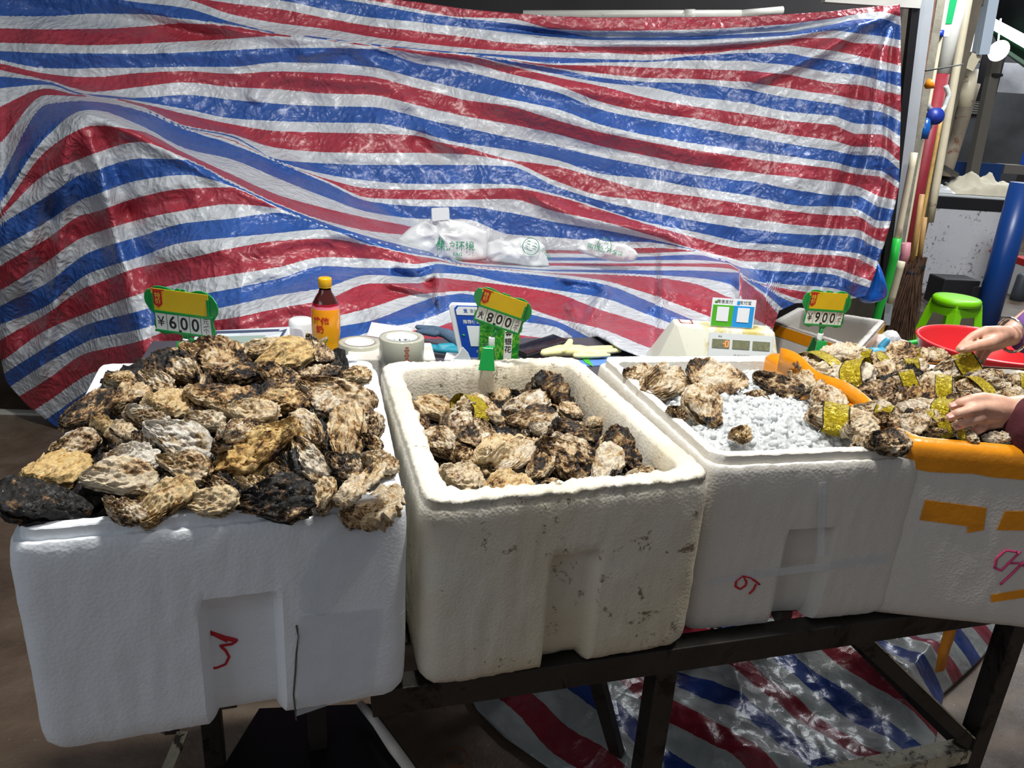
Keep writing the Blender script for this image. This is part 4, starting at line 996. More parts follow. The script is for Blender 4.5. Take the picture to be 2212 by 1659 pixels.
# second table behind the boxes, dark grey top
ZB = .84
t2 = thing('back_table', 'dark grey topped side table behind the foam boxes, holding scales, bottle and tape', 'table', (-.2, 1.8, 0))
bl, br = onz(470, 735, ZB), onz(1300, 728, ZB)
bd = (br - bl).normalized(); bn = Vector((-bd.y, bd.x, 0))
p0 = bl - bd * .15; p1 = br + bd * .30
mb = MB(); mid = (p0 + p1) / 2 - bn * .215; mb.box((mid.x, mid.y, ZB - .012), ((p1 - p0).length, .43, .024), math.atan2(bd.y, bd.x)); mb.build('table_top', M_SLATE, t2, .003, True)
for s, e in ((0, 0), (0, 1), (1, 0), (1, 1)):
    p = (p0 if s == 0 else p1) + bd * (.04 if s == 0 else -.04) - bn * (.04 if e == 0 else .39)
    mb = MB(); mb.box((p.x, p.y, (ZB - .026) / 2), (.03, .03, ZB - .026), math.atan2(bd.y, bd.x)); mb.build('leg', M_STEELD, t2, 0, True)

# black board on the ground level shelf with its foam edge, ring and floor tarp
bz = .20
bb = thing('black_board', 'black board on a low shelf under the left foam box', 'board', (-.4, 1.3, 0))
P4 = [onz(455, 1700, bz), onz(905, 1665, bz), onz(800, 1520, bz), onz(560, 1530, bz)]
mb = MB(); n = 4; vs = [Vector((p.x, p.y, bz)) for p in P4] + [Vector((p.x, p.y, bz - .02)) for p in P4]
mb.add(vs, [(0, 1, 2, 3), (7, 6, 5, 4)] + [(i, i + 4, (i + 1) % 4 + 4, (i + 1) % 4) for i in range(4)]); mb.build('board', pm('black_board', srgb(14, 14, 16), .3), bb, 0, True)
for q in ((-.46, 1.12), (-.25, 1.27)):
    mb = MB(); mb.box((q[0], q[1], (bz - .02) / 2), (.04, .04, bz - .022)); mb.build('foot', M_STEELD, bb, 0, True)
mb = MB(); mb.tube([onz(778, 1520, bz + .03), onz(812, 1560, bz + .03), onz(850, 1615, bz + .03), onz(885, 1662, bz + .03), onz(925, 1725, bz + .03)], [.008, .010, .012, .011, .012], 8)
tag(mb.build('foam_edge_strip', M_FOAM3), 'broken strip of white foam lying beside the black board under the boxes', 'foam strip')
mb = MB()
mb.tube([onz(985, 1636, .012) + Vector((.028 * math.cos(a), .028 * math.sin(a), 0)) for a in [2 * math.pi * k / 24 for k in range(25)]], .0022, 6)
tag(mb.build('rusty_ring', pm('rusty_metal', srgb(120, 66, 34), .7)), 'small rusty ring on the dark ground below the dirty foam box', 'ring')
mb = MB(); mb.bar(onz(395, 1585, .28), onz(356, 1680, .28), .02, .012); tag(mb.build('pale_slat', M_PALE), 'pale stained slat under the front left foam box beside the table leg', 'slat')
mb = MB(); p = onz(395, 1585, .28); q = onz(356, 1680, .28); 
M_TAPE_HANG = M_ORANGE
mb = MB(); hp = [Vector((1.0, 1.235, .655)), Vector((.985, 1.20, .64)), Vector((.99, 1.19, .59)), Vector((.985, 1.19, .53)), Vector((.975, 1.195, .47))]
hp = [ony(2010, 1302, 1.19), ony(2040, 1318, 1.18), ony(2052, 1358, 1.18), ony(2040, 1400, 1.185), ony(2031, 1453, 1.19)]
vs = []
for k, p in enumerate(hp):
    w = .010 if k else .006; vs += [p - RT * w + Vector((0, 0, .0)), p + RT * w + Vector((0, .006 * math.sin(k * 2), 0))]
mb.add(vs, [(2 * i, 2 * i + 1, 2 * i + 3, 2 * i + 2) for i in range(len(hp) - 1)], True)
o = mb.build('orange_tape_strip', M_ORANGE); s = o.modifiers.new('t', 'SOLIDIFY'); s.thickness = .0008
tag(o, 'loose strip of orange packing tape dangling from the table rail under the taped box', 'tape')

# wet striped sheet on the ground under the table
def ground_sheet():
    # outline in the ground plane from left edge line to the right edge line
    Lp = [(995, 1478), (1030, 1545), (1090, 1605), (1180, 1668), (1300, 1760)]
    Rp = [(2210, 1290), (2170, 1370), (2110, 1440), (2036, 1508), (1985, 1800)]
    nu, nv = 170, 120; P = []; V = []
    for j in range(nv):
        t = j / (nv - 1)
        a = np.interp(t * 4, range(5), [p[0] for p in Lp]), np.interp(t * 4, range(5), [p[1] for p in Lp])
        b = np.interp(t * 4, range(5), [p[0] for p in Rp]), np.interp(t * 4, range(5), [p[1] for p in Rp])
        A, B = onz(a[0], a[1], 0), onz(b[0], b[1], 0)
        if j == 0: A = A + Vector((-.25, 1.1, 0)); B = B + Vector((.1, .4, 0))
        for i in range(nu):
            s = i / (nu - 1); p = A.lerp(B, s)
            q = Vector((p.x, p.y, 0)); e = min(1, 8 * min(s, 1 - s, 1 - t * .98))
            z = .016 + e * (.070 * (.5 + mnoise.noise((q.x * 3.1, q.y * 3.1, 4))) + .065 * max(0, ridge(Vector((q.x * 3.6 + q.y * 2.2, q.y * 1.6, 8)))) + .014 * mnoise.noise((q.x * 11, q.y * 11, 1)) + .006 * mnoise.noise((q.x * 27, q.y * 27, 1)))
            q.z = max(.004, z); P.append(q)
            # stripes run diagonally (towards the viewer and to the right)
            w = (q.y - 1.75) * 1.0 + (q.x - .55) * .98 + .05 * mnoise.noise((q.x * 2.1, q.y * 2.1, 0)) + .02 * mnoise.noise((q.x * 6, q.y * 6, 5)) + z * .5
            V.append(w / .088 + 100)
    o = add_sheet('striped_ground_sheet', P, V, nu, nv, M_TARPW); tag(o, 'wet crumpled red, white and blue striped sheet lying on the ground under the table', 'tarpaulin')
ground_sheet()
# ------------------------------------------------------------------ lettering
def text_obj(s, origin, ux, uy, size, mat, parent, name='lettering', align='CENTER', off=.0006, bold=0, xs=1.0, valign='CENTER', thick=.0):
    cu = bpy.data.curves.new('t', 'FONT'); cu.body = s; cu.size = 1; cu.align_x = align; cu.align_y = valign; cu.resolution_u = 3; cu.offset = bold
    tmp = bpy.data.objects.new('t', cu); COL.objects.link(tmp)
    bpy.context.view_layer.update()
    me = bpy.data.meshes.new_from_object(tmp.evaluated_get(bpy.context.evaluated_depsgraph_get()))
    bpy.data.objects.remove(tmp); bpy.data.curves.remove(cu)
    ux, uy = Vector(ux), Vector(uy); n = ux.cross(uy).normalized(); o = Vector(origin)
    for v in me.vertices: v.co = o + ux * (v.co.x * size * xs) + uy * (v.co.y * size) + n * off
    me.name = name; me.materials.clear(); me.materials.append(mat)
    ob = bpy.data.objects.new(name, me); COL.objects.link(ob)
    if parent is not None: ob.parent = parent; ob.matrix_parent_inverse = pmat(parent).inverted()
    return ob
M_GREEN = pm('green_plastic', srgb(12, 140, 62), .32, coat=.2)
M_YCARD = pm('yellow_card', srgb(222, 184, 18), .5, var=.06, vscale=30)
M_REDC = pm('red_print', srgb(186, 34, 26), .5)
M_WCARD = pm('white_card', srgb(232, 232, 226), .45, var=.04, vscale=30)
M_BLACK = pm('black_print', (.012, .012, .012), .5)
M_YPRINT = pm('yellow_print', srgb(240, 214, 60), .5)
M_WPLAS = pm('white_plastic', srgb(226, 228, 228), .35)
SIGN = [(150,165),(170,143),(205,137),(245,138),(290,148),(322,156),(334,143),(352,137),(366,148),(380,140),(398,140),(404,154),(440,154),(480,139),(520,135),(560,147),(600,172),(626,212),(635,250),(628,292),(606,325),(592,350),(592,375),(602,405),(602,435),(580,464),(545,479),(505,476),(470,466),(432,464),(418,482),(398,500),(380,512),(366,500),(350,482),(338,468),(300,466),(262,476),(222,485),(186,476),(158,450),(147,420),(152,390),(160,360),(150,335),(118,302),(98,270),(92,235),(98,198),(120,170)]
def price_sign(label, cpx, Y, halfw, tilt, yaw, digits, clip_px, flip8=False, lean=-.05, sx=1.0):
    C = ony(cpx[0], cpx[1], Y); s = halfw / 271
    ux = Matrix.Rotation(yaw, 3, 'Z') @ Vector((1, 0, 0)); n = Vector((ux.y, -ux.x, 0)); uy = (Vector((0, 0, 1)) - n * lean).normalized()
    nn = ux.cross(uy); R = Matrix.Rotation(tilt, 3, nn); ux = R @ ux; uy = R @ uy; nn = ux.cross(uy)
    K = ony(clip_px[0], clip_px[1], Y) 
    t = thing('price_sign', label, 'sign', K, 0, 'butterfly shaped price signs clipped to the boxes')
    def q(x, y): return ((x - 363) * s * sx, (310 - y) * s)
    def W(x, y, d=0): a, b = q(x, y); return C + ux * a + uy * b + nn * d
    mb = MB(); mb.prism([q(*p) for p in reversed(SIGN)], C - nn * .003, ux, uy, .003); mb.build('frame', M_GREEN, t, .0008, True)
    def rect(x0, y0, x1, y1, d, th, name, mat, par=t, bev=0):
        m = MB(); m.prism([q(x0, y1), q(x1, y1), q(x1, y0), q(x0, y0)], C + nn * d, ux, uy, th); return m.build(name, mat, par, bev, True)
    card = rect(152, 156, 570, 310, 0.0002, .0012, 'yellow_card', M_YCARD)
    m = MB(); m.prism([q(155, 158), q(155, 166), q(250, 166), q(252, 158)][::-1], C + nn * .0015, ux, uy, .0003); m.prism([q(166, 168), q(232, 168), q(232, 262), q(200, 290), q(166, 266)][::-1], C + nn * .0015, ux, uy, .0003); m.build('red_badge', M_REDC, card, 0, True)
    text_obj('特', W(200, 205), ux, uy, 44 * s, M_YPRINT, card, off=.0021); text_obj('价', W(200, 245), ux, uy, 44 * s, M_YPRINT, card, off=.0021)
    for (x0, y0, x1, y1) in ((150, 312, 592, 328), (158, 452, 585, 466), (557, 190, 574, 312), (150, 190, 166, 312)): rect(x0, y0, x1, y1, .0, .0026, 'ridge', M_GREEN, t)
    cells = [(168, 248), (254, 333), (339, 417), (423, 500), (506, 574)]
    chars = ['¥', digits[0], digits[1], digits[2], None]
    for (a, b), ch in zip(cells, chars):
        cd_ = rect(a, 331, b, 450, .0002, .0010, 'number_card', M_WCARD)
        cx = (a + b) / 2
        if ch:
            fl = flip8 and ch in '¥8'
            text_obj(ch, W(cx, 392), (-ux if fl else ux), (-uy if fl else uy), (128 if ch != '¥' else 100) * s, M_BLACK, cd_, off=(.0014 if not fl else .0014), bold=.018 if ch != '¥' else .002, xs=(.92 if ch != '¥' else .95) * sx)
        else:
            text_obj('元', W(cx, 352), ux, uy, 44 * s, M_BLACK, cd_, off=.0014); text_obj('个', W(cx, 424), ux, uy, 46 * s, M_BLACK, cd_, off=.0014)
            m = MB(); m.bar(W(cx - 18, 392, .0014), W(cx + 20, 380, .0014), .0012, .0004, up=nn); m.build('slash', M_BLACK, cd_, 0, True)
    m = MB(); m.box(W(348, 444, .0016), (.0042, .0006, .0042), R=Matrix((ux, nn, uy)).transposed()); m.build('decimal_point', M_BLACK, t, 0, True)
    m = MB(); m.tube([W(380, 490, -.002), W(380, 520, -.002), (W(380, 520, -.002) + K) / 2 + Vector((0, 0, .008))], .0042, 10); m.build('stem', M_GREEN, t, 0, True)
    st = (W(380, 520, -.002) + K) / 2
    m = MB(); m.tube([st + Vector((0, 0, .012)), st + Vector((0, 0, -.008))], .0062, 12); m.build('joint', M_WPLAS, t, .001, True)
    # clip: two jaws gripping the box rim
    for sg in (-1, 1):
        m = MB(); d = Vector((0, 1, 0)) * sg
        top = st + Vector((0, 0, -.004)) + d * .006; mid = K + Vector((0, 0, .016)) + d * .013; bot = K + Vector((0, 0, -.026)) + d * .024
        for a, b, w in ((top, mid, .014), (mid, bot, .024)): m.bar(a, b, w, .006, up=(0, 1, 0) if False else (0, .0, 1))
        jaw = MB(); w0, w1 = .009, .016
        vs = []
        for p, w in ((top, .008), (mid, .010), (bot, .016)):
            for dd in (-.0022, .0022): vs += [p + Vector((-w, dd, 0)), p + Vector((w, dd, 0))]
        jaw.add(vs, [(0, 1, 5, 4), (4, 5, 9, 8), (3, 2, 6, 7), (7, 6, 10, 11), (1, 3, 7, 5), (5, 7, 11, 9), (2, 0, 4, 6), (6, 4, 8, 10), (0, 2, 3, 1), (8, 9, 11, 10)])
        jaw.build('clip_jaw', M_GREEN, t, .001, True)
    m = MB(); m.tube([K + Vector((-.008, 0, .014)), K + Vector((.008, 0, .014))], .0035, 8); m.build('spring', M_STEEL, t, 0, True)
    return t
price_sign('green butterfly price sign reading 6.00, standing over the left heap of oysters', (392, 676), 1.36, .0715, math.radians(-1.5), math.radians(-8), '600', (402, 752))
price_sign('green butterfly price sign reading 8.00, tilted, clipped to the dirty foam box', (1081, 672), 1.435, .0575, math.radians(-15), math.radians(-4), '800', (1054, 764), True)
price_sign('green butterfly price sign reading 9.00, clipped at the back of the taped box', (1783, 668), 1.62, .0640, math.radians(-1.5), math.radians(6), '900', (1768, 748), sx=.84)

# ------------------------------------------------------------------ things on the back table
def onback(px, py, z=ZB): return onz(px, py, z)
# bottle of lemon tea
def bottle():
    c = ony(704, 700, 1.76); H = .222; z0 = ony(704, 600, 1.76).z - H; c = Vector((c.x, c.y, z0)); z0v = z0
    t = thing('drink_bottle', 'orange and yellow bottle of lemon tea with yellow cap', 'bottle', c)
    prof = [(.0, 0), (.024, 0), (.030, .004), (.0315, .012), (.031, .045), (.0285, .06), (.0305, .075), (.0325, .095), (.0325, .13), (.0315, .142)]
    prof += [(.0312, .154), (.0285, .165), (.0225, .177), (.0155, .188), (.0135, .196)]
    B_ = MB(); B_.lathe([(r, z) for r, z in prof], c, 40)
    tm = NT('tea_in_bottle'); tm.b.inputs['Base Color'].default_value = (.05, .008, .006, 1); tm.b.inputs['Roughness'].default_value = .06; tm.b.inputs['Coat Weight'].default_value = .6
    B_.build('bottle_body', tm.m, t, 0, True)
    lab = MB(); lp = [(r + .0006, z) for r, z in prof if .020 <= z <= .166]; lp = [(.0317, .022)] + lp; lab.lathe(lp, c, 40)
    lm = NT('bottle_label'); tc = lm.n('ShaderNodeTexCoord').outputs['Object']; sp = lm.n('ShaderNodeSeparateXYZ'); lm.l(tc, sp.inputs[0])
    zr = lm.math('DIVIDE', lm.math('SUBTRACT', sp.outputs[2], z0v), .222)
    wob = lm.math('ADD', zr, lm.math('MULTIPLY', lm.math('SUBTRACT', lm.noise(30, 2, .5, tc), .5), .04))
    col = lm.ramp(wob, [(0, srgb(96, 20, 14)), (.15, srgb(206, 120, 10)), (.30, srgb(236, 170, 20)), (.685, srgb(240, 150, 14)), (.69, srgb(232, 130, 150)), (.715, srgb(226, 110, 130)), (.72, srgb(150, 12, 34))])
    lm.l(col, lm.b.inputs['Base Color']); lm.b.inputs['Roughness'].default_value = .2; lm.b.inputs['Coat Weight'].default_value = .5
    L = lab.build('label', lm.m, t, 0, True)
    cap = MB(); cap.lathe([(0, .2225), (.0135, .2225), (.0150, .221), (.0155, .2185), (.0155, .204), (.0148, .203), (.0148, .2)], c, 36); cap.build('cap', pm('yellow_cap', srgb(224, 170, 22), .35), t, 0, True)
    fw = (CAM - c); fw.z = 0; fw.normalize(); side = Vector((-fw.y, fw.x, 0))
    def bend(o, R):
        for v in o.data.vertices:
            d = v.co - c; u = d.dot(side); h = d.z; a = u / R; w = fw * math.cos(a) * (R + .001) + side * math.sin(a) * (R + .001); v.co = c + w + Vector((0, 0, h))
    o = text_obj('維他', c + Vector((0, 0, .126)) - side * .012, side, (0, 0, 1), .019, M_REDC, L, align='CENTER', bold=.03); bend(o, .0328)
    o = text_obj('奶', c + Vector((0, 0, .106)) - side * .014, side, (0, 0, 1), .019, M_REDC, L, bold=.03); bend(o, .0328)
    m = MB(); m.prism([(-.019, -.018), (-.010, -.016), (.002, -.006), (.008, .010), (.003, .008), (-.010, .004), (-.016, -.004)], c + Vector((0, 0, .085)) + fw * .0, side, (0, 0, 1), .0002); lf = m.build('leaf_print', pm('leaf_green', srgb(30, 130, 50), .4), L, 0, True); bend(lf, .0312)
    o = text_obj('柠檬茶', c + Vector((0, 0, .083)) - side * .006, (side * .88 + Vector((0, 0, .47))), (Vector((0, 0, .88)) - side * .47), .0075, M_WCARD, L, bold=.01); bend(o, .0318)
    m = MB(); m.prism([(.012, -.0), (.022, -.008), (.018, .004), (.026, .012), (.014, .010), (.008, .004)], c + Vector((0, 0, .032)), side, (0, 0, 1), .0002); lf = m.build('leaf_print', pm('leaf_green', srgb(30, 130, 50), .4), L, 0, True); bend(lf, .0318)
    if z0 > ZB + .001:   # stands on a small foam block
        m = MB(); m.box((c.x, c.y, (z0 + ZB) / 2), (.09, .08, z0 - ZB - .0005)); tag(m.build('foam_block', M_FOAM3, None, .003), 'foam block under the lemon tea bottle behind the left heap', 'foam block')
bottle()
# white cup-shaped tub left of the bottle
c = ony(651, 712, 1.86); zt_ = ony(651, 688, 1.86).z; t = thing('white_tub', 'plain white round tub upside down behind the lemon tea bottle', 'tub', (c.x, c.y, ZB))
m = MB(); m.lathe([(0, zt_ - ZB), (.024, zt_ - ZB), (.029, zt_ - ZB - .003), (.0305, zt_ - ZB - .012), (.0325, .01), (.033, 0), (0, 0)], (0, 0, 0), 40); m.build('tub_body', M_WPLAS, t)
m = MB(); m.lathe([(.0335, .004), (.0345, .008), (.0335, .012)], (0, 0, 0), 40); m.build('tub_rim', M_WPLAS, t)
# rolls of clear packing tape
rt = NT('packing_tape_roll'); rt.b.inputs['Base Color'].default_value = c4(srgb(206, 206, 188)); rt.b.inputs['Roughness'].default_value = .18; rt.b.inputs['Transmission Weight'].default_value = .25; rt.b.inputs['Coat Weight'].default_value = .5
wv = rt.n('ShaderNodeTexWave', wave_type='RINGS'); wv.inputs['Scale'].default_value = 60
M_CORE = pm('white_card_core', srgb(214, 218, 216), .6)
def tape_roll(label, px, py, Y, R_, h, tilt=0, strip=False):
    c = ony(px, py, Y); z = c.z - h
    t = thing('tape_roll', label, 'tape roll', (c.x, c.y, z), 0, 'rolls of clear packing tape')
    m = MB(); ri = R_ * .72; m.lathe([(ri, 0), (R_, 0), (R_ + .001, .002), (R_ + .001, h - .002), (R_, h), (ri, h), (ri, h * .5), (ri, 0)], (0, 0, 0), 56); m.build('tape', rt.m, t, 0)
    m = MB(); m.lathe([(ri - .0005, .0005), (ri - .0005, h - .0005), (ri - .0035, h - .0005), (ri - .0035, .0005), (ri - .0005, .0005)], (0, 0, 0), 56); co = m.build('core', M_CORE, t, 0)
    side = Vector((1, 0, 0)); fw = Vector((0, -1, 0))
    for k, (s_, ang) in enumerate((('A TAPE', .3), ('❀', 1.15), ('❀', -.75), ('A TAPE', -1.6))):
        o = text_obj(s_, (0, 0, h * .62), (1, 0, 0), (0, 0, 1), .014, M_BLACK if 'A' in s_ else pm('green_print', srgb(30, 150, 90), .5), None)
        rr = ri - .0040
        for v in o.data.vertices:
            a = ang + v.co.x / rr; v.co = Vector((rr * math.sin(a), rr * math.cos(a), v.co.z))
        o.parent = co; o.name = 'core_print'
    if strip:
        m = MB()
        for r_ in range(7):
            for cc in range(3 if r_ % 2 else 2):
                u = (cc - (1 if r_ % 2 else .5)) * .0036; a0 = .38 + u / R_; z1 = .006 + r_ * (h - .012) / 7
                q = [Vector(((R_ + .0014) * math.sin(a0 + d), -(R_ + .0014) * math.cos(a0 + d), zz)) for d, zz in ((-.0015 / R_, z1), (.0015 / R_, z1), (.0015 / R_, z1 + .0034), (-.0015 / R_, z1 + .0034))]
                m.add(q, [(0, 1, 2, 3)])
        m.build('brick_print', pm('brick_red_print', srgb(176, 82, 56), .6), t)
    return z
zz1 = tape_roll('roll of clear packing tape lying nearer the tea bottle', 777, 738, 1.68, .046, .055)
zz2 = tape_roll('roll of clear packing tape with a red brick pattern end, beside the blue payment stand', 868, 727, 1.60, .047, .052, 0, True)
m = MB(); a_ = min(zz1, zz2); m.box((-.275, 1.66, (ZB + zz2) / 2), (.19, .12, zz2 - ZB - .001), .2); ob = m.build('foam_board', M_FOAM3, None, .004); tag(ob, 'white foam board the two tape rolls stand on', 'foam board')
print('tape z', zz1, zz2)
# foam crumbs beside the left box rim
for px, py, s, lb in ((748, 788, .022, 'larger white foam chunk behind the left heap below the tape rolls'), (771, 793, .013, 'small white foam chunk right beside the larger one below the tape rolls')):
    p = ony(px, py, 1.36); m = bmesh.new(); bmesh.ops.create_cube(m, size=s * 1.3); bmesh.ops.subdivide_edges(m, edges=m.edges, cuts=3, use_grid_fill=True)
    for v in m.verts: v.co += v.co.normalized() * .18 * s * mnoise.noise(v.co * 90)
    me = bpy.data.meshes.new('foam_chunk'); m.to_mesh(me); m.free(); me.materials.append(M_FOAM1); o = bpy.data.objects.new('foam_chunk', me); COL.objects.link(o); o.location = p; o.rotation_euler = (.1, .1, .5); tag(o, lb, 'foam chunk', 'chunks of foam below the tape rolls')

# small scale with liquid crystal display, left
def small_scale():
    pts = [ony(478, 705, 1.72), ony(616, 701, 1.72)]
    a, b = pts; ux = (b - a).normalized(); L = (b - a).length; z = a.z
    c = (a + b) / 2; t = thing('small_scale', 'grey white counter scale with a display, half hidden behind the left heap', 'scale', (c.x, c.y + .05, ZB))
    n = Vector((ux.y, -ux.x, 0)); back = -n
    # body: wedge, then console panel leaning back
    m = MB(); w0 = .05
    A = a - ux * .055 + Vector((0, 0, -.01)); B_ = b + ux * .01 + Vector((0, 0, -.005))
    vs = [Vector((A.x, A.y, ZB + .002)) - ux * .03, Vector((B_.x, B_.y, ZB + .002)) + ux * .02, A + Vector((0, 0, .0)), B_, A + back * .10 - Vector((0, 0, .035)), B_ + back * .10 - Vector((0, 0, .035)), Vector((A.x, A.y, ZB + .002)) + back * .16, Vector((B_.x, B_.y, ZB + .002)) + back * .16]
    vs[0] -= back * .07; vs[1] -= back * .07
    m.add(vs, [(0, 1, 3, 2), (2, 3, 5, 4), (4, 5, 7, 6), (0, 2, 4, 6), (1, 7, 5, 3), (0, 6, 7, 1)])
    m.build('housing', pm('grey_white_plastic', srgb(196, 200, 208), .4), t, .004, True)
    f = ((vs[2] - vs[0]).normalized()); nn = ux.cross(f).normalized()
    def panel(u0, v0, u1, v1, nm, mat, d, par=t):
        mm = MB(); mm.prism([(u0, v0), (u1, v0), (u1, v1), (u0, v1)], vs[2] + nn * d, ux, f, .001); return mm.build(nm, mat, par, 0, True)
    LL = (vs[3] - vs[2]).length
    p = panel(.045, -.075, LL - .004, -.003, 'display_panel', pm('pale_panel', srgb(206, 216, 226), .25), .0005)
    panel(.045, -.010, LL - .004, -.003, 'panel_border', pm('slate_blue_border', srgb(66, 78, 104), .3), .0018, p)
    panel(.045, -.075, .052, -.003, 'panel_border', pm('slate_blue_border', srgb(66, 78, 104), .3), .0019, p)
    panel(LL - .010, -.075, LL - .004, -.003, 'panel_border', pm('slate_blue_border', srgb(66, 78, 104), .3), .0019, p)
    panel(.075, -.040, LL - .045, -.020, 'display', pm('grey_green_lcd', srgb(146, 164, 156), .15), .0018, p)
    for k in range(5):
        for r in range(2): panel(LL - .11 + k * .018, -.064 + r * .012, LL - .098 + k * .018, -.057 + r * .012, 'key', pm('slate_key', srgb(60, 66, 84), .4), .0018, p)
small_scale()
# blue and black work gloves between tape and payment stand
def blob_glove(name, label, cat, chains, mat, cuffmat=None, th=1.0):
    m = bmesh.new()
    for ch in chains:
        for i in range(len(ch) - 1):
            (p, r), (q, s) = ch[i], ch[i + 1]; p, q = Vector(p), Vector(q); n = max(2, int((q - p).length / (.35 * min(r, s))) + 1)
            for k in range(n + 1):
                u = k / n; mm = Matrix.Translation(p.lerp(q, u)) @ Matrix.Diagonal((1, 1, th, 1)); bmesh.ops.create_icosphere(m, subdivisions=2, radius=r * (1 - u) + s * u, matrix=mm)
    me = bpy.data.meshes.new(name); m.to_mesh(me); m.free(); me.materials.append(mat); o = bpy.data.objects.new(name, me); COL.objects.link(o)
    rm = o.modifiers.new('r', 'REMESH'); rm.mode = 'VOXEL'; rm.voxel_size = .0022; rm.use_smooth_shade = True
    sm = o.modifiers.new('s', 'SMOOTH'); sm.iterations = 4; sm.factor = .5
    if label: tag(o, label, cat)
    return o
M_KNIT = pm('blue_grey_knit', srgb(70, 92, 116), .8, var=.2, vscale=60, bump=.5, bscale=300)
g = lambda px, py, z: onz(px, py, z)
zg = .858
b1_ = lambda dx, dy, dz=0: Vector((g(935, 752, zg).x + dx, g(935, 752, zg).y + dy, zg + dz))
blob_glove('work_glove', 'blue grey knitted work glove lying between the tape roll and the blue payment stand', 'glove',
    [[(b1_(-.01, .07, .026), .016), (b1_(.03, .03, .03), .018), (b1_(.07, .0, .018), .020)], [(b1_(-.045, .07, .03), .009), (b1_(-.01, .05, .03), .011)], [(b1_(-.04, .045, .026), .009), (b1_(.0, .03, .028), .012)], [(b1_(-.05, .10, .022), .009), (b1_(.0, .07, .028), .012)]], M_KNIT, th=.7)
blob_glove('work_glove', 'turquoise edged dark work glove folded under the blue grey one', 'glove',
    [[(b1_(-.03, .0, .004), .012), (b1_(.02, -.012, .002), .014), (b1_(.07, -.02, .004), .016)], [(b1_(.02, -.012, .010), .010), (b1_(.075, .0, .012), .012)]], pm('turquoise_rubber', srgb(34, 140, 164), .5, bump=.3), th=.7)
# pieces of printed card behind the tapes
p = onz(816, 722, .90); m = MB(); m.box((p.x + .02, p.y + .05, .892), (.10, .06, .002), R=Matrix.Rotation(.3, 3, 'X') @ Matrix.Rotation(.1, 3, 'Y')); o = m.build('printed_card', pm('white_pink_card', srgb(222, 206, 210), .6, dirt=srgb(196, 90, 110), dscale=40, dthr=.58)); tag(o, 'white and pink printed card behind the two tape rolls', 'card')

# payment stand: blue panel on white foot (its code square stays blank)
M_PBLUE = pm('payment_blue', srgb(22, 74, 178), .3, coat=.3); M_PWHITE = pm('payment_white', srgb(232, 236, 242), .3, coat=.2)
def payment_stand():
    Y = 1.66; P = lambda x, y, d=0: ony(x, y, Y + d)
    o0 = P(1008, 770); t = thing('payment_stand', 'blue and white payment code stand leaning behind the tilted price sign', 'stand', (o0.x, o0.y, ZB))
    tl, tr, br_, bl_ = P(979, 656), P(1062, 652), P(1085, 772), P(1003, 772)
    ux = (tr - tl); W_ = .082; ux = Vector((math.cos(-.06), math.sin(-.06) + .12, .02)).normalized(); uy = (tl - bl_).normalized(); H_ = (tl - bl_).length
    nn = ux.cross(uy).normalized()
    poly = [(0, 0), (W_, 0), (W_, H_ - .008), (W_ - .006, H_), (.008, H_), (0, H_ - .008)]
    m = MB(); m.prism(poly, bl_ - nn * .016 - ux * .012, ux, uy, .014); m.build('back_plate', M_PWHITE, t, .003, True)
    m = MB(); m.prism([(0, 0), (W_ - .004, 0), (W_ - .004, H_ - .008), (W_ - .010, H_ - .003), (.008, H_ - .003), (0, H_ - .010)], bl_ - nn * .0015, ux, uy, .002); bp = m.build('blue_panel', M_PBLUE, t, .001, True)
    m = MB(); m.prism([(.003, H_ * .80), (W_ - .007, H_ * .80), (W_ - .007, H_ - .012), (W_ - .012, H_ - .006), (.010, H_ - .006), (.003, H_ - .014)], bl_ + nn * .0006, ux, uy, .0006); m.build('header', M_PWHITE, bp, 0, True)
    m = MB(); m.prism([(.020, H_ * .22), (.070, H_ * .22), (.070, H_ * .60), (.020, H_ * .60)], bl_ + nn * .0006, ux, uy, .0006); m.build('blank_square', M_PWHITE, bp, 0, True)
    text_obj('支', bl_ + ux * .024 + uy * (H_ * .875), ux, uy, .010, M_PBLUE, bp, off=.0016, bold=.02); text_obj('支付宝', bl_ + ux * .047 + uy * (H_ * .875), ux, uy, .0095, M_BLACK, bp, off=.0016)
    text_obj('推荐使用', bl_ + ux * .033 + uy * (H_ * .67), ux, uy, .0098, M_WCARD, bp, off=.0008, bold=.012)
    text_obj('支付宝', bl_ + ux * .040 + uy * (H_ * .12), ux, uy, .0068, M_WCARD, bp, off=.0008)
    m = MB(); m.lathe([(0, 0), (.003, 0), (.003, .0006), (0, .0006)], bl_ + ux * .009 + uy * (H_ * .42) + nn * .0006, 16, Matrix((ux, uy, nn)).transposed()); m.build('green_dot', pm('dot_green', srgb(40, 150, 60), .4), bp, 0, True)
    m = MB(); f0 = bl_ - ux * .035 - uy * .004; m.prism([(0, -.008), (.050, -.006), (.046, .016), (.036, .030), (.024, .012)], f0 - nn * .008, ux, uy, .010); m.build('foot', M_PWHITE, t, .001, True)
    m = MB(); m.box((o0.x, o0.y + .02, (ZB + bl_.z) / 2 - .002), (.10, .05, bl_.z - ZB - .006)); m.build('base', M_PWHITE, t, .002, True)
payment_stand()
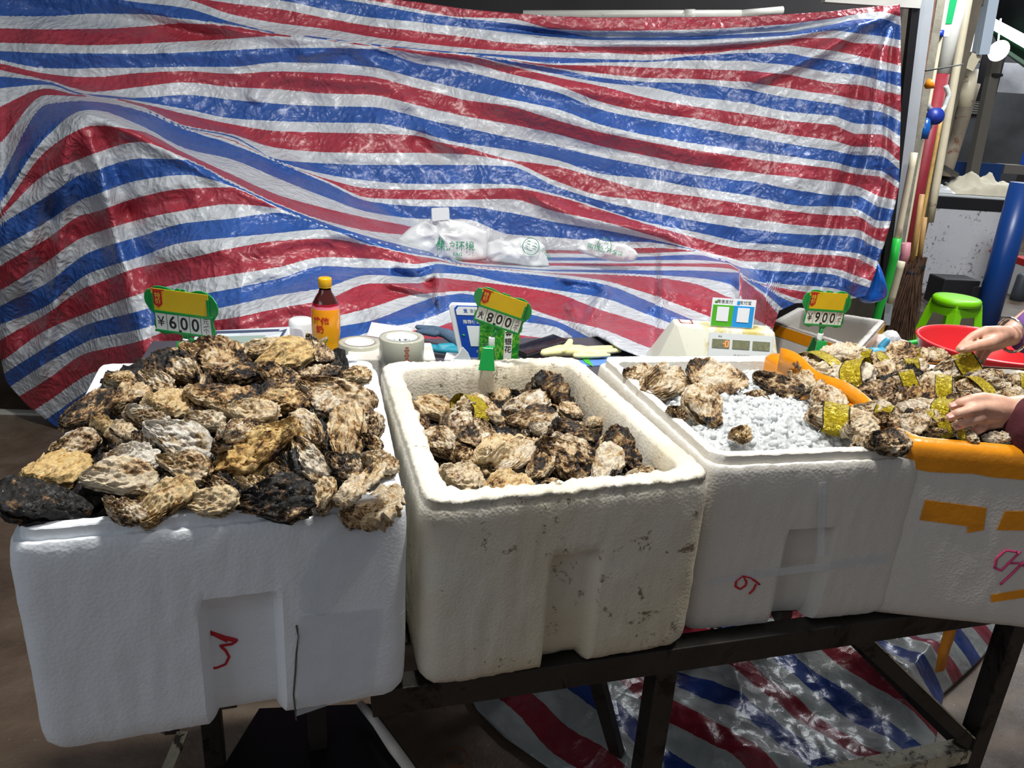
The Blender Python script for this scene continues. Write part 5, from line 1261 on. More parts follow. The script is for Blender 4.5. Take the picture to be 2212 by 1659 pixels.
# green drink carton behind the clip
def carton():
    Y = 1.60; a, b = ony(1032, 772, Y), ony(1118, 768, Y); t = thing('drink_carton', 'green herbal drink carton standing behind the clip of the tilted sign', 'carton', (a.x + .04, Y + .02, ZB))
    gm = NT('carton_green'); tc = gm.n('ShaderNodeTexCoord').outputs['Object']; n_ = gm.noise(26, 3, .5, tc, 2.5)
    gm.l(gm.ramp(n_, [(.40, srgb(18, 120, 34)), (.52, srgb(30, 150, 44)), (.56, srgb(140, 190, 50)), (.60, srgb(26, 140, 40))]), gm.b.inputs['Base Color']); gm.b.inputs['Roughness'].default_value = .28
    zt2 = ony(1060, 690, Y).z; L = b.x - a.x; ux = Vector((1, .10, 0)).normalized()
    H_ = zt2 - ZB
    m = MB(); m.box((a.x + L / 2, Y + .025, ZB + H_ / 2 + .0005), (L, .045, H_), math.atan2(.1, 1)); m.build('carton_body', gm.m, t, .002, True)
    o = Vector((a.x + L / 2, Y + .025, 0)) - Vector((-.0995, .995, 0)) * .0232
    zc = ony(1085, 730, Y).z
    m = MB(); m.prism([(.010, -.048), (.027, -.048), (.027, .036), (.010, .036)], o + Vector((0, 0, zc)), ux, (0, 0, 1), .0006); lb = m.build('white_label', M_WCARD, t, 0, True)
    for k, ch in enumerate('菊金银花'): text_obj(ch, o + ux * .0185 + Vector((0, 0, zc + .026 - .0175 * k)), ux, (0, 0, 1), .016, M_BLACK, lb, off=.001, bold=.015)
    m = MB(); m.prism([(-.034, .036), (-.020, .036), (-.020, .048), (-.034, .048)], o + Vector((0, 0, zc)), ux, (0, 0, 1), .0006); m.build('badge', M_WCARD, t, 0, True)
    text_obj('王老', o - ux * .027 + Vector((0, 0, zc + .042)), ux, (0, 0, 1), .006, M_REDC, t, off=.0009)
    for k in range(6): text_obj('清凉植物饮料', o - ux * .026 + Vector((0, 0, zc + .028 - .008 * k)), ux, (0, 0, 1), .0038, M_BLACK, t, name='small_print', off=.0006)
carton()
# phone on the dark table
def phone():
    c = onz(1168, 745, ZB + .02); R_ = Matrix.Rotation(math.radians(38), 3, 'Z') @ Matrix.Rotation(math.radians(-7), 3, 'Y')
    t = thing('mobile_phone', 'black mobile phone with a dark glossy screen lying on the back table', 'phone', (c.x, c.y, ZB + .0135))
    m = MB(); m.box((0, 0, .004), (.145, .070, .009), R=R_); m.build('phone_body', pm('phone_black', (.01, .01, .012), .2, coat=.5), t, .0035)
    m = MB(); m.box(R_ @ Vector((0, 0, .0052)) + Vector((0, 0, .004)), (.137, .064, .0006), R=R_); m.build('screen', pm('phone_screen', (.012, .012, .014), .04, spec=.8), t)
phone()
# latex glove
M_LATEX = pm('pale_yellow_latex', srgb(240, 232, 172), .35, var=.06, vscale=20, bump=.3, bscale=50)
G = lambda px, py, h=.0: onz(px, py, ZB + .012 + h) + Vector((0, 0, 0))
blob_glove('latex_glove', 'pale yellow latex glove lying flat on the back table beside the phone', 'glove',
   [[(G(1176, 762), .013), (G(1210, 757), .020), (G(1250, 757), .020), (G(1300, 763), .014)], [(G(1215, 757, .004), .010), (G(1228, 744, .016), .010), (G(1232, 736, .024), .008)], [(G(1255, 755), .011), (G(1300, 752), .010), (G(1330, 751), .009)], [(G(1255, 762), .011), (G(1310, 759), .010), (G(1336, 757), .009)], [(G(1245, 768), .010), (G(1290, 768), .008), (G(1315, 767), .006)]], M_LATEX, th=.75)
# printed sheet under the glove
m = MB(); p = [onz(x, y, ZB + .002) for x, y in ((1262, 790), (1395, 786), (1330, 770), (1245, 773))]; m.add(p + [q - Vector((0, 0, .0015)) for q in p], [(0, 1, 2, 3), (7, 6, 5, 4), (0, 4, 5, 1), (1, 5, 6, 2), (2, 6, 7, 3), (3, 7, 4, 0)])
t = thing('printed_sheet', 'blue, white and green printed card under the latex glove', 'card', (p[0].x, p[0].y, ZB)); m.build('card', pm('pale_blue_print', srgb(96, 140, 214), .4), t, 0, True)
m = MB(); p = [onz(x, y, ZB + .0035) for x, y in ((1266, 784), (1282, 792), (1272, 775), (1254, 772))]; m.add(p, [(0, 1, 2, 3)]); m.build('green_corner', pm('bright_green_print', srgb(70, 178, 60), .4), t, 0, True)

# weighing scale with red digits and the payment card on it
def big_scale():
    Y = 1.72; P = lambda x, y, d=0: ony(x, y, Y + d)
    TLf, TRf = P(1530, 708), P(1676, 711)          # top edge of front face
    BLf, BRf = P(1552, 775, -.035), P(1700, 782, -.035)
    ux = (TRf - TLf); ux.z = 0; ux.normalize(); back = Vector((-ux.y, ux.x, 0))
    W_ = .265; right = TRf
    A = right - ux * .155                           # front face left top (corner of the bevelled side)
    c = A + ux * .06; t = thing('weighing_scale', 'yellowed white counter scale with a red digit lit, behind the ice box', 'scale', (c.x, c.y + .06, ZB))
    zt_, zb_ = TLf.z, ZB
    lt = P(1465, 694); lb_ = P(1410, 772)
    # five-sided housing: sloping left side, front console, back
    top = [A, right, right + back * .055, Vector((lt.x, lt.y, zt_)) + back * .065, Vector((lt.x, lt.y, zt_)) + back * .02]
    top = [Vector((p.x, p.y, zt_)) for p in top]
    lowf = -back * .045
    bot = [A + lowf - ux * .012, right + ux * .030 + lowf, right + ux * .035 + back * .17, Vector((lb_.x, lb_.y, 0)) + back * .17, Vector((lb_.x - .005, lb_.y, 0)) + back * .02]
    bot = [Vector((p.x, p.y, zb_ + .001)) for p in bot]
    m = MB(); n = 5; m.add(top + bot, [(0, 1, 2, 3, 4), tuple(reversed(range(5, 10)))] + [(i, i + n, (i + 1) % n + n, (i + 1) % n) for i in range(n)])
    hm = pm('yellowed_plastic', srgb(222, 222, 206), .38, var=.05, vscale=5, bump=.08, dirt=srgb(196, 180, 110), dscale=5, dthr=.56)
    m.build('housing', hm, t, .006, True)
    f = (top[0] - bot[0]); f = ((top[0] + top[1]) / 2 - (bot[0] + bot[1]) / 2); f -= ux * f.dot(ux); Hf = f.length; f.normalize(); nn = ux.cross(f).normalized()
    def panel(u0, v0, u1, v1, nm, mat, d, par=t):
        mm = MB(); mm.prism([(u0, v0), (u1, v0), (u1, v1), (u0, v1)], top[0] + nn * d, ux, f, .0012); return mm.build(nm, mat, par, 0, True)
    p = panel(.006, -.072, .150, -.010, 'display_panel', pm('pale_silver_panel', srgb(206, 212, 214), .3), .001)
    M_LCD = pm('lcd_window', srgb(120, 122, 96), .12, var=.25, vscale=120)
    for k in range(3): panel(.013 + k * .046, -.044, .052 + k * .046, -.024, 'display_window', M_LCD, .0024, p)
    em = pm('red_led_digit', (1., .10, .02), .4, emit=5)
    cx, cy = .046, -.034; S_ = .0062
    m = MB()
    for (x0, y0, x1, y1) in ((-.5, 1, .5, 1), (-.5, -1, .5, -1), (-.5, -1, -.5, 1), (.5, -1, .5, 1)): m.bar(top[0] + ux * (cx + x0 * S_) + f * (cy + y0 * S_) + nn * .0040, top[0] + ux * (cx + x1 * S_) + f * (cy + y1 * S_) + nn * .0040, .0015, .0006, up=nn)
    m.bar(top[0] + ux * (cx - 1.3 * S_) + f * cy + nn * .0040, top[0] + ux * (cx - .9 * S_) + f * cy + nn * .0040, .0015, .0006, up=nn)
    m.build('lit_digit', em, p, 0, True)
    text_obj('电子计价秤', top[0] + ux * .082 + f * (-.060), ux, f, .0075, pm('grey_print', srgb(120, 124, 126), .5), p, off=.0024)
    text_obj('重量', top[0] + ux * .030 + f * (-.018), ux, f, .0045, pm('grey_print', (0, 0, 0)), p, off=.0024)
    # red outlined sticker and sun yellowed tape on the left shoulder
    for dx, ln in ((0, 1),):
        m = MB(); q0 = Vector((lt.x + .012, lt.y, zt_ + .0015)) + back * .02; m.tube([q0 + back * .035, q0 + back * .004, q0 + ux * .028 + back * .004, q0 + ux * .028 + back * .035], .0011, 6); m.build('red_outline_sticker', M_REDC, t, 0, True)
    for sx in (0, 1):
        q = bot[4].lerp(bot[0], .12 + .9 * sx * 0) ; m = MB(); m.lathe([(0, 0), (.004, 0), (.004, .010), (0, .012)], q + Vector((.012, 0, .012)), 12); m.build('screw', M_STEEL, t, 0, True)
        break
    # card standing on the scale
    zt0 = zt_ + .001
    a, b = P(1532, 704, .01), P(1627, 703, .01); ux2 = (b - a); ux2.z = 0; L = ux2.length; ux2.normalize(); H_ = (P(1524, 645, .01) - P(1532, 704, .01)).length
    uy2 = (Vector((0, 0, 1)) + Vector((-ux2.y, ux2.x, 0)) * .12).normalized(); o = Vector((a.x, a.y, zt0 + .001)); n2 = ux2.cross(uy2)
    tc_ = thing('payment_card', 'white payment card with green and blue halves standing on the yellowed scale', 'card', o)
    def pr(u0, v0, u1, v1, nm, mat, d, par): mm = MB(); mm.prism([(u0 * L, v0 * H_), (u1 * L, v0 * H_), (u1 * L, v1 * H_), (u0 * L, v1 * H_)], o + n2 * d, ux2, uy2, .0008); return mm.build(nm, mat, par, 0, True)
    cdd = pr(0, 0, 1, 1, 'card', M_PWHITE, 0, tc_)
    pg = pr(.03, .02, .50, .76, 'green_half', pm('pay_green', srgb(80, 174, 44), .3), .001, cdd); pb = pr(.50, .02, .97, .76, 'blue_half', pm('pay_sky_blue', srgb(36, 150, 222), .3), .001, cdd)
    pr(.13, .20, .40, .70, 'blank_square', M_PWHITE, .002, pg); pr(.60, .20, .87, .70, 'blank_square', M_PWHITE, .002, pb)
    text_obj('微信支付', o + ux2 * L * .29 + uy2 * H_ * .87, ux2, uy2, .0092, M_BLACK, cdd, off=.001, bold=.01); text_obj('支付宝', o + ux2 * L * .76 + uy2 * H_ * .87, ux2, uy2, .0092, M_BLACK, cdd, off=.001, bold=.01)
    m = MB(); m.lathe([(0, 0), (.0032, 0), (.0032, .0006), (0, .0006)], o + ux2 * L * .09 + uy2 * H_ * .87 + n2 * .0009, 16, Matrix((ux2, uy2, n2)).transposed()); m.build('green_mark', pm('pay_green', (0, 0, 0)), cdd, 0, True)
    pr(.57, .81, .63, .93, 'blue_mark', pm('pay_sky_blue', (0, 0, 0)), .0009, cdd)
big_scale()
# ------------------------------------------------------------------ carrier bags lying on the tarpaulin shelf
def bag_mat():
    t = NT('thin_white_bag_film'); B = t.b.inputs; B['Base Color'].default_value = (.93, .95, .96, 1); B['Roughness'].default_value = .3; B['Transmission Weight'].default_value = .15
    B['Alpha'].default_value = .94; B['Specular IOR Level'].default_value = .6
    tc = t.n('ShaderNodeTexCoord').outputs['Object']; r = t.n('ShaderNodeTexNoise', noise_type='RIDGED_MULTIFRACTAL'); r.inputs['Scale'].default_value = 14; r.inputs['Detail'].default_value = 4; t.l(tc, r.inputs['Vector'])
    t.bump(r.outputs[0], .5, .01); return t.m
M_BAG = bag_mat(); M_GPRINT = pm('green_bag_print', srgb(24, 140, 100), .5)
def bag(label, outline, Y, thick, prints, seed, back=.05, extra=None):
    """crumpled bag: a lumpy closed body whose outline follows the traced one"""
    pts = [ony(x, y, Y) for x, y in outline]; c = sum(pts, Vector()) / len(pts); lo = min(p.z for p in pts)
    t = thing('plastic_bag', label, 'bag', (c.x, c.y, lo), 0, 'plastic carrier bags on the tarpaulin')
    # resample the outline
    n = 90; L = [0]
    for i in range(len(pts)): L.append(L[-1] + (pts[(i + 1) % len(pts)] - pts[i]).length)
    rim = []
    for k in range(n):
        s = L[-1] * k / n; i = max(j for j in range(len(pts)) if L[j] <= s); u = (s - L[i]) / (L[i + 1] - L[i]); rim.append(pts[i].lerp(pts[(i + 1) % len(pts)], u))
    fw = Vector((0, -1, .15)).normalized(); m = MB(); rings = 12; vs = []; fs = []
    for side in (1, -1):
        for j in range(rings + 1):
            r = 1 - j / rings
            for k in range(n):
                q = c.lerp(rim[k], r) if side == 1 else c.lerp(rim[k], r)
                nz = mnoise.noise((q.x * 16 + seed, q.z * 16, seed)) + .6 * mnoise.noise((q.x * 40 + seed, q.z * 40, seed + 3)); rg = 1.6 * ridge(Vector((q.x * 24, q.z * 24, seed)))
                h = thick * math.sqrt(max(0, 1 - r ** 2)) * (.8 + .8 * nz + .45 * rg)
                vs.append(q + fw * (h if side == 1 else -h * .5 - .004) + Vector((0, back * 0, 0)))
    base = 0
    for side in range(2):
        b0 = side * (rings + 1) * n
        for j in range(rings):
            for k in range(n):
                f = (b0 + j * n + k, b0 + j * n + (k + 1) % n, b0 + (j + 1) * n + (k + 1) % n, b0 + (j + 1) * n + k); fs.append(f if side else f[::-1])
    for k in range(n):
        a, b = k, (k + 1) % n; o = (rings + 1) * n; fs.append((a, b, b + o, a + o))
    m.add(vs, fs, True); body = m.build('bag_body', M_BAG, t, 0, True)
    for (s, x, y, sz, rot) in prints:
        p = ony(x, y, Y) + fw * (thick * 1.35 + .004); ux = Vector((math.cos(rot), 0, math.sin(rot))); uy = Vector((-math.sin(rot), .12, math.cos(rot)))
        text_obj(s, p, ux, uy, sz, M_GPRINT, body, name='print')
    return t, fw
YB = 2.86
tb, fwb = bag('largest white plastic bag with green lettering, standing up on the striped tarpaulin', [(855, 520), (885, 492), (921, 474), (928, 500), (931, 478), (932, 449), (970, 448), (971, 474), (1000, 478), (1053, 500), (1052, 562), (1000, 566), (930, 560), (880, 556)], YB, .022,
    [('保护环境', 985, 532, .036, .06), ('IP', 957, 522, .045, -.1), ('请勿乱丢', 905, 543, .020, -.2), ('BAG', 990, 549, .018, 0), ('|||||||', 992, 558, .016, 0)], 3)
m = MB(); q = [ony(x, y, YB - .03) for x, y in ((932, 450), (969, 448), (971, 474), (934, 478))]; m.add(q + [p + Vector((0, .003, 0)) for p in q], [(3, 2, 1, 0), (4, 5, 6, 7)] + [(i, (i + 1) % 4, (i + 1) % 4 + 4, i + 4) for i in range(4)]); m.build('bag_handle', pm('opaque_white_film', srgb(232, 236, 238), .35), tb, 0, True)
bag('crumpled white plastic bag with a green smiling face print, beside the largest bag', [(1053, 525), (1075, 516), (1095, 520), (1125, 512), (1160, 517), (1176, 530), (1186, 574), (1150, 577), (1110, 570), (1060, 566), (1050, 556)], YB - .03, .026, [('☺', 1146, 533, .060, -.3), ('塑料袋', 1178, 548, .016, -.9)], 7)
bag('rolled up white plastic bag with green print lying at the right, away from the others', [(1243, 538), (1262, 518), (1285, 514), (1310, 522), (1350, 526), (1372, 540), (1380, 552), (1368, 565), (1335, 566), (1300, 560), (1262, 548)], YB - .02, .026, [('☺', 1304, 530, .050, .9), ('购物', 1280, 534, .024, -.2), ('环保袋', 1325, 545, .02, -.2)], 12)

# ------------------------------------------------------------------ behind: pipe and beam above the sheet
M_PVC = pm('white_pvc_pipe', srgb(214, 214, 206), .35, var=.08, dirt=srgb(120, 110, 94), dscale=10, dthr=.62)
M_CREAMP = pm('cream_pvc_pipe', srgb(216, 206, 178), .4, var=.1, dirt=srgb(150, 134, 104), dscale=8, dthr=.6)
m = MB(); m.tube([ony(1130, 32, 3.7), ony(1600, 31, 3.7)], .018, 14); m.tube([ony(1478, 33, 3.7), ony(1500, 33, 3.7)], .024, 14); m.tube([ony(1590, 31, 3.7), ony(1690, 22, 3.75)], .016, 14)
tag(m.build('pipe', M_PVC), 'white plastic pipe running along behind the top edge of the tarpaulin', 'pipe')
m = MB(); m.bar(ony(1780, -8, 3.9), ony(1985, 6, 3.9), .05, .05); tag(m.build('beam', M_PVC), 'white beam above the right top corner of the tarpaulin', 'beam')

# ------------------------------------------------------------------ posts and pipes at the right of the sheet
def post(name, label, cat, a, b, r, mat, n=14, group=None, square=False, sub=None):
    m = MB(); p, q = ony(*a), ony(*b)
    d = (q - p).normalized(); base = q
    # carry the post on down to the ground unless it hangs
    m.bar(p, q, 2 * r, 2 * r, up=(0, 1, 0)) if square else m.tube([p.lerp(q, k / 6) for k in range(7)], r, n)
    t = thing(name, label, cat, (q.x, q.y, q.z), 0, group)
    m.build('shaft', mat, t, .002 if square else 0, True)
    return t
M_RUST = pm('rusty_brown_steel', srgb(112, 78, 58), .7, var=.35, vscale=20, bump=.4, dirt=srgb(180, 160, 140), dscale=20, dthr=.62)
M_CONC = pm('mossy_grey_concrete', srgb(128, 124, 110), .8, var=.3, vscale=14, bump=.6, bscale=40)
M_WPOST = pm('white_painted_post', srgb(172, 178, 184), .45, var=.06, dirt=srgb(140, 136, 128), dscale=6, dthr=.66)
M_REDP = pm('red_painted_pipe', srgb(150, 40, 52), .55, var=.15, vscale=18, bump=.2, dirt=srgb(206, 150, 150), dscale=30, dthr=.66)
post('post', 'dark steel post just right of the hanging tarpaulin', 'post', (1982, -40, 3.9), (1897, 700, 3.9), .018, pm('black_steel', srgb(24, 24, 28), .4), square=True)
post('post', 'white painted square post beside the dark steel one', 'post', (2003, -40, 4.0), (1905, 700, 4.0), .030, M_WPOST, square=True)
post('post', 'rusty brown angle post right of the white painted one', 'post', (2022, -40, 4.2), (1910, 700, 4.2), .011, M_RUST, square=True)
post('post', 'rough grey concrete post between the rusty and the cream ones', 'post', (2036, -40, 4.5), (1915, 690, 4.5), .022, M_CONC, square=True)
post('pipe', 'thin cream pipe with a blue sleeve standing left of the thick red and white pipe', 'pipe', (2052, -40, 4.7), (1922, 700, 4.7), .014, M_CREAMP)
m = MB(); m.tube([ony(2031, 65, 4.68), ony(2028, 80, 4.68)], .022, 14); o = m.build('blue_sleeve', pm('blue_sleeve', srgb(22, 56, 160), .4)); tag(o, 'blue sleeve on the thin cream pipe high up', 'sleeve')
# thick pipe: white above, red below
p0, p1, p2 = ony(2080, -40, 5.2), ony(2034, 159, 5.2), ony(1930, 655, 5.2)
t = thing('drain_pipe', 'thick drain pipe, white above and painted red below', 'pipe', p2)
m = MB(); m.tube([p0, p1], .047, 20); m.build('white_section', M_PVC, t, 0, True); m = MB(); m.tube([p1, p2], .046, 20); m.build('red_section', M_REDP, t, 0, True)
a = ony(2062, 10, 4.95); m = MB(); m.box((a.x - .03, a.y + .02, a.z + .05), (.09, .02, .30)); t = thing('green_sign', 'green and white sign peeking out beside the top of the thick pipe', 'sign', (a.x, a.y, a.z - .1)); m.build('sign_board', pm('exit_green', srgb(20, 170, 100), .4), t, .002, True)
m = MB(); m.box((a.x - .02, a.y + .008, a.z + .10), (.016, .006, .12)); m.build('white_mark', M_WCARD, t, 0, True); m = MB(); m.box((a.x - .03, a.y + .02, a.z - .135), (.09, .02, .06)); m.build('white_edge', M_WCARD, t, 0, True)
post('bamboo_pole', 'yellow bamboo pole leaning against the thick red pipe', 'pole', (2036, 240, 5.0), (1968, 600, 5.0), .012, pm('bamboo', srgb(196, 158, 92), .5, var=.2, vscale=30))
post('pipe', 'long cream pipe right of the thick pipe', 'pipe', (2098, -40, 5.4), (2008, 480, 5.4), .026, M_CREAMP)
# grey white metal column with cross bars, lit from behind
t = thing('window_frame', 'grey metal frame column with cross bars before a bright opening', 'frame', ony(2110, 130, 6.0))
m = MB(); m.bar(ony(2140, -40, 6.0), ony(2112, 118, 6.0), .06, .06, up=(0, 1, 0)); m.bar(ony(2150, -40, 5.95), ony(2122, 118, 5.95), .07, .05, up=(0, 1, 0)); m.build('upright', pm('pale_grey_metal', srgb(176, 190, 204), .4), t, 0, True)
m = MB(); m.bar(ony(2070, 119, 6.0), ony(2112, 119, 6.0), .05, .04); m.build('cross_bar', M_STEEL, t, 0, True); m = MB(); m.bar(ony(2098, 6, 6.0), ony(2140, 6, 6.0), .04, .03); m.build('cross_bar', M_STEEL, t, 0, True)
m = MB(); m.bar(ony(2084, 40, 5.98), ony(2072, 112, 5.98), .03, .03, up=(0, 1, 0)); m.build('upright', M_CREAMP, t, 0, True)
m = MB(); m.bar(ony(2108, 118, 5.98), ony(2090, 150, 5.98), .07, .03, up=(0, 1, 0)); m.build('bracket', M_CREAMP, t, 0, True)
m = MB(); m.box(ony(2100, 50, 6.4), (.13, .02, .50)); tag(m.build('bright_window', pm('daylit_window', (1, .98, .92), .5, emit=1.5)), 'bright daylit window opening behind the grey metal frame column', 'window')
m = MB(); m.tube([ony(2096, 150, 6.2), ony(2084, 230, 6.2)], .055, 16); tag(m.build('gutter_pipe', M_CREAMP), 'short wide cream gutter pipe below the grey metal frame', 'pipe')
post('drain_pipe', 'rusty grey drain pipe right of the tiled wall', 'pipe', (2102, 180, 6.6), (2040, 380, 6.6), .055, pm('rust_streaked_pipe', srgb(150, 138, 120), .6, var=.2, vscale=6, dirt=srgb(120, 70, 44), dscale=6, dthr=.58))
post('post', 'grey steel post in the middle of the alley', 'post', (2150, 130, 8.0), (2062, 560, 8.0), .045, pm('dull_grey_paint', srgb(120, 116, 106), .6), square=True)
# small fittings
m = MB(); m.tube([ony(2000, 195, 4.6), ony(1994, 215, 4.6), ony(2010, 238, 4.6)], .016, 12); tag(m.build('pipe_elbow', M_PVC), 'white bent pipe fitting in front of the red pipe', 'pipe')
m = MB(); m.lathe([(0, 0), (.035, 0), (.045, .02), (.045, .05), (0, .055)], ony(2013, 252, 4.6), 20, Matrix.Rotation(1.5, 3, 'X')); tag(m.build('valve_cap', pm('valve_blue', srgb(26, 50, 140), .4)), 'blue round valve cap at the end of the white bent pipe', 'cap')
pts = [ony(2043, 185, 4.7), ony(2050, 205, 4.7), ony(2040, 232, 4.7), ony(2015, 265, 4.65), ony(1990, 300, 4.6), ony(1950, 332, 4.5)]
m = MB(); m.tube([p.lerp(q, k / 4) for p, q in zip(pts, pts[1:]) for k in range(4)] + [pts[-1]], .013, 12); tag(m.build('hose', pm('grey_white_hose', srgb(190, 192, 188), .4)), 'grey white hose curving across the red pipe', 'hose')
m = MB(); m.lathe([(0, 0), (.028, .0), (.03, .05), (.02, .10), (0, .11)], ony(1992, 300, 4.5), 16); tag(m.build('blue_bottle', pm('translucent_blue', srgb(20, 84, 160), .2)), 'small blue bottle hanging beside the red pipe', 'bottle')
m = MB(); m.lathe([(0, 0), (.012, 0), (.03, .03), (.026, .034), (0, .03)], ony(1999, 188, 4.4), 16, Matrix.Rotation(.9, 3, 'Y')); tag(m.build('orange_cup', pm('orange_plastic', srgb(226, 136, 28), .4)), 'small orange funnel tied above the white bent pipe', 'funnel')
m = MB(); m.tube([ony(1986, 125, 4.1), ony(1988, 150, 4.1), ony(2000, 153, 4.1), ony(2080, 139, 4.4)], .004, 6); tag(m.build('wire_hook', M_BLACK), 'black wire hook reaching out across the pipes', 'wire')
# lower pipes, green hose and broom
post('pipe', 'cream pipe slanting down to the green hose', 'pipe', (1975, 330, 3.85), (1937, 522, 3.8), .016, M_CREAMP)
pts = [ony(1938, 515, 3.8), ony(1930, 560, 3.8), ony(1918, 610, 3.8), ony(1900, 665, 3.8), ony(1885, 720, 3.8), ony(1875, 860, 3.8)]
m = MB(); m.tube(pts, .020, 14); tag(m.build('hose', pm('bright_green_hose', srgb(40, 196, 70), .35)), 'bright green hose pushed over the cream pipe beside the tarpaulin', 'hose')
post('pipe', 'short cream pipe standing right of the green hose', 'pipe', (1948, 565, 3.9), (1923, 655, 3.9), .018, M_CREAMP)
m = MB(); m.tube([ony(1958, 525, 4.3), ony(1956, 550, 4.3), ony(1945, 575, 4.3)], [.024, .024, .03], 14); tag(m.build('pipe_joint', pm('pinkish_plastic', srgb(196, 130, 140), .5)), 'pinkish pipe joint at the foot of the red pipe', 'pipe joint')
def broom(label, hx, hy, bx, by, Y, n, seed, w):
    R = random.Random(seed); a, b = ony(hx, hy, Y), ony(bx, by, Y); t = thing('broom', label, 'broom', b, 0, 'twig brooms leaning by the freezer')
    m = MB(); m.tube([a, b], .014, 12); m.build('handle', pm('broom_wood', srgb(178, 138, 84), .6, var=.2), t, 0, True)
    m = MB(); dn = (b - a).normalized(); tip = Vector((0, 0, -1)); L = b.z - .01
    for k in range(n):
        ang = R.uniform(0, 6.28); r0 = R.uniform(.0, .035); r1 = R.uniform(.2, 1) * w; st = b + Vector((math.cos(ang) * r0, math.sin(ang) * r0, R.uniform(-.0, .06))); l = min(L, R.uniform(.38, .50))
        e = b + Vector((math.cos(ang) * r1 + R.uniform(-.02, .02), math.sin(ang) * r1 * .6, -l)) ; e.z = max(.004, e.z)
        m.tube([st, st.lerp(e, .5) + Vector((R.uniform(-.012, .012), 0, 0)), e], [.0042, .003, .0018], 4, False)
    o = m.build('bristles', pm('dark_twigs', srgb(84, 58, 42), .8, var=.5, vscale=30), t, 0, True)
    m = MB(); m.lathe([(.036, -.012), (.04, 0), (.036, .012)], b + Vector((0, 0, .0)), 18); m.build('binding', pm('dark_binding', srgb(24, 30, 40), .5), t, 0, True)
broom('twig broom with wooden handle standing left of the freezer', 1992, 420, 1966, 588, 4.5, 260, 2, .13)
broom('darker twig broom leaning right against the freezer corner', 1998, 470, 1984, 575, 4.7, 200, 5, .10)

# blue bag at the right lower corner of the sheet
bl = [ony(x, y, 3.25) for x, y in ((1893, 555), (1903, 575), (1912, 605), (1920, 642), (1900, 652), (1875, 658), (1852, 652), (1866, 625), (1880, 590))]
c = sum(bl, Vector()) / len(bl); vs = []; n = len(bl); fs = []
for j in range(6):
    r = 1 - j / 6
    for k in range(n): q = c.lerp(bl[k], r); vs.append(q + Vector((0, -.05 * math.sqrt(1 - r * r) * (1 + .8 * mnoise.noise(q * 20)), 0)))
vs += [q + Vector((0, .04, 0)) for q in bl]
for j in range(5): fs += [(j * n + k, j * n + (k + 1) % n, (j + 1) * n + (k + 1) % n, (j + 1) * n + k) for k in range(n)]
fs += [tuple(5 * n + k for k in range(n)), tuple(6 * n + k for k in reversed(range(n)))] + [(k, k + 6 * n, (k + 1) % n + 6 * n, (k + 1) % n) for k in range(n)]
m = MB(); m.add(vs, fs, True); o = m.build('blue_bag', pm('blue_film', srgb(16, 92, 186), .25, var=.2, vscale=30, bump=.6, bscale=40)); s = o.modifiers.new('s', 'SUBSURF'); s.levels = s.render_levels = 2
tag(o, 'blue plastic bag bulging out under the right lower corner of the tarpaulin', 'bag')

# empty foam box with orange tape, behind the 9.00 sign
Z5 = .60
Q5 = [xy((1667, 694), Z5), xy((1858, 757), Z5), xy((1914, 693), Z5), xy((1722, 664), Z5)]
b5, bb5, c5 = foam_box('foam_box', '', 'empty foam box with orange tape under its rim, behind the 9.00 sign', Q5, Z5, Z5 - .28, M_FOAM3, lip=False, wall=.03, r=.02, rough=.001, group=None)
def band_tape(parent, Q, c, zb, zt, z0, z1):
    m = MB(); Ql = [Vector(q) - c for q in Q]; rows = []
    for z in (z0, z1): rows.append([(p.x, p.y, z - zb) for p, e, t in round_loop(quad_inset(Ql, -.0022), .02, 30)])
    n = len(rows[0]); m.add([p for r in rows for p in r], [(i, (i + 1) % n, (i + 1) % n + n, i + n) for i in range(n)], True); return m.build('orange_tape', M_ORANGE, parent)
band_tape(b5, Q5, c5, Z5 - .28, Z5, Z5 - .055, Z5 - .008)
m = MB(); m.box((c5.x, c5.y, (Z5 - .28) / 2), (.42, .40, Z5 - .281), .3); tag(m.build('crate', pm('grey_crate', srgb(90, 92, 96), .6, var=.1), None, .01), 'grey crate under the empty taped foam box', 'crate')

# plastic odds and ends between the boxes
p = ony(1905, 745, 3.3); blob_glove('plastic_bag', 'clear white plastic bag on the ground beside the empty taped foam box', 'bag', [[(p, .05), (p + Vector((.09, 0, -.015)), .045)], [(p + Vector((.03, 0, .03)), .04), (p + Vector((.08, .05, -.03)), .05)]], M_BAG)
p = ony(1885, 765, 3.1); blob_glove('rubber_gloves', 'light and dark blue rubber gloves behind the taped oyster box', 'gloves', [[(p, .03), (p + Vector((.05, .0, .0)), .028)], [(p + Vector((.04, .02, .03)), .016), (p + Vector((.055, .02, .055)), .014)]], pm('light_blue_rubber', srgb(80, 170, 206), .4))

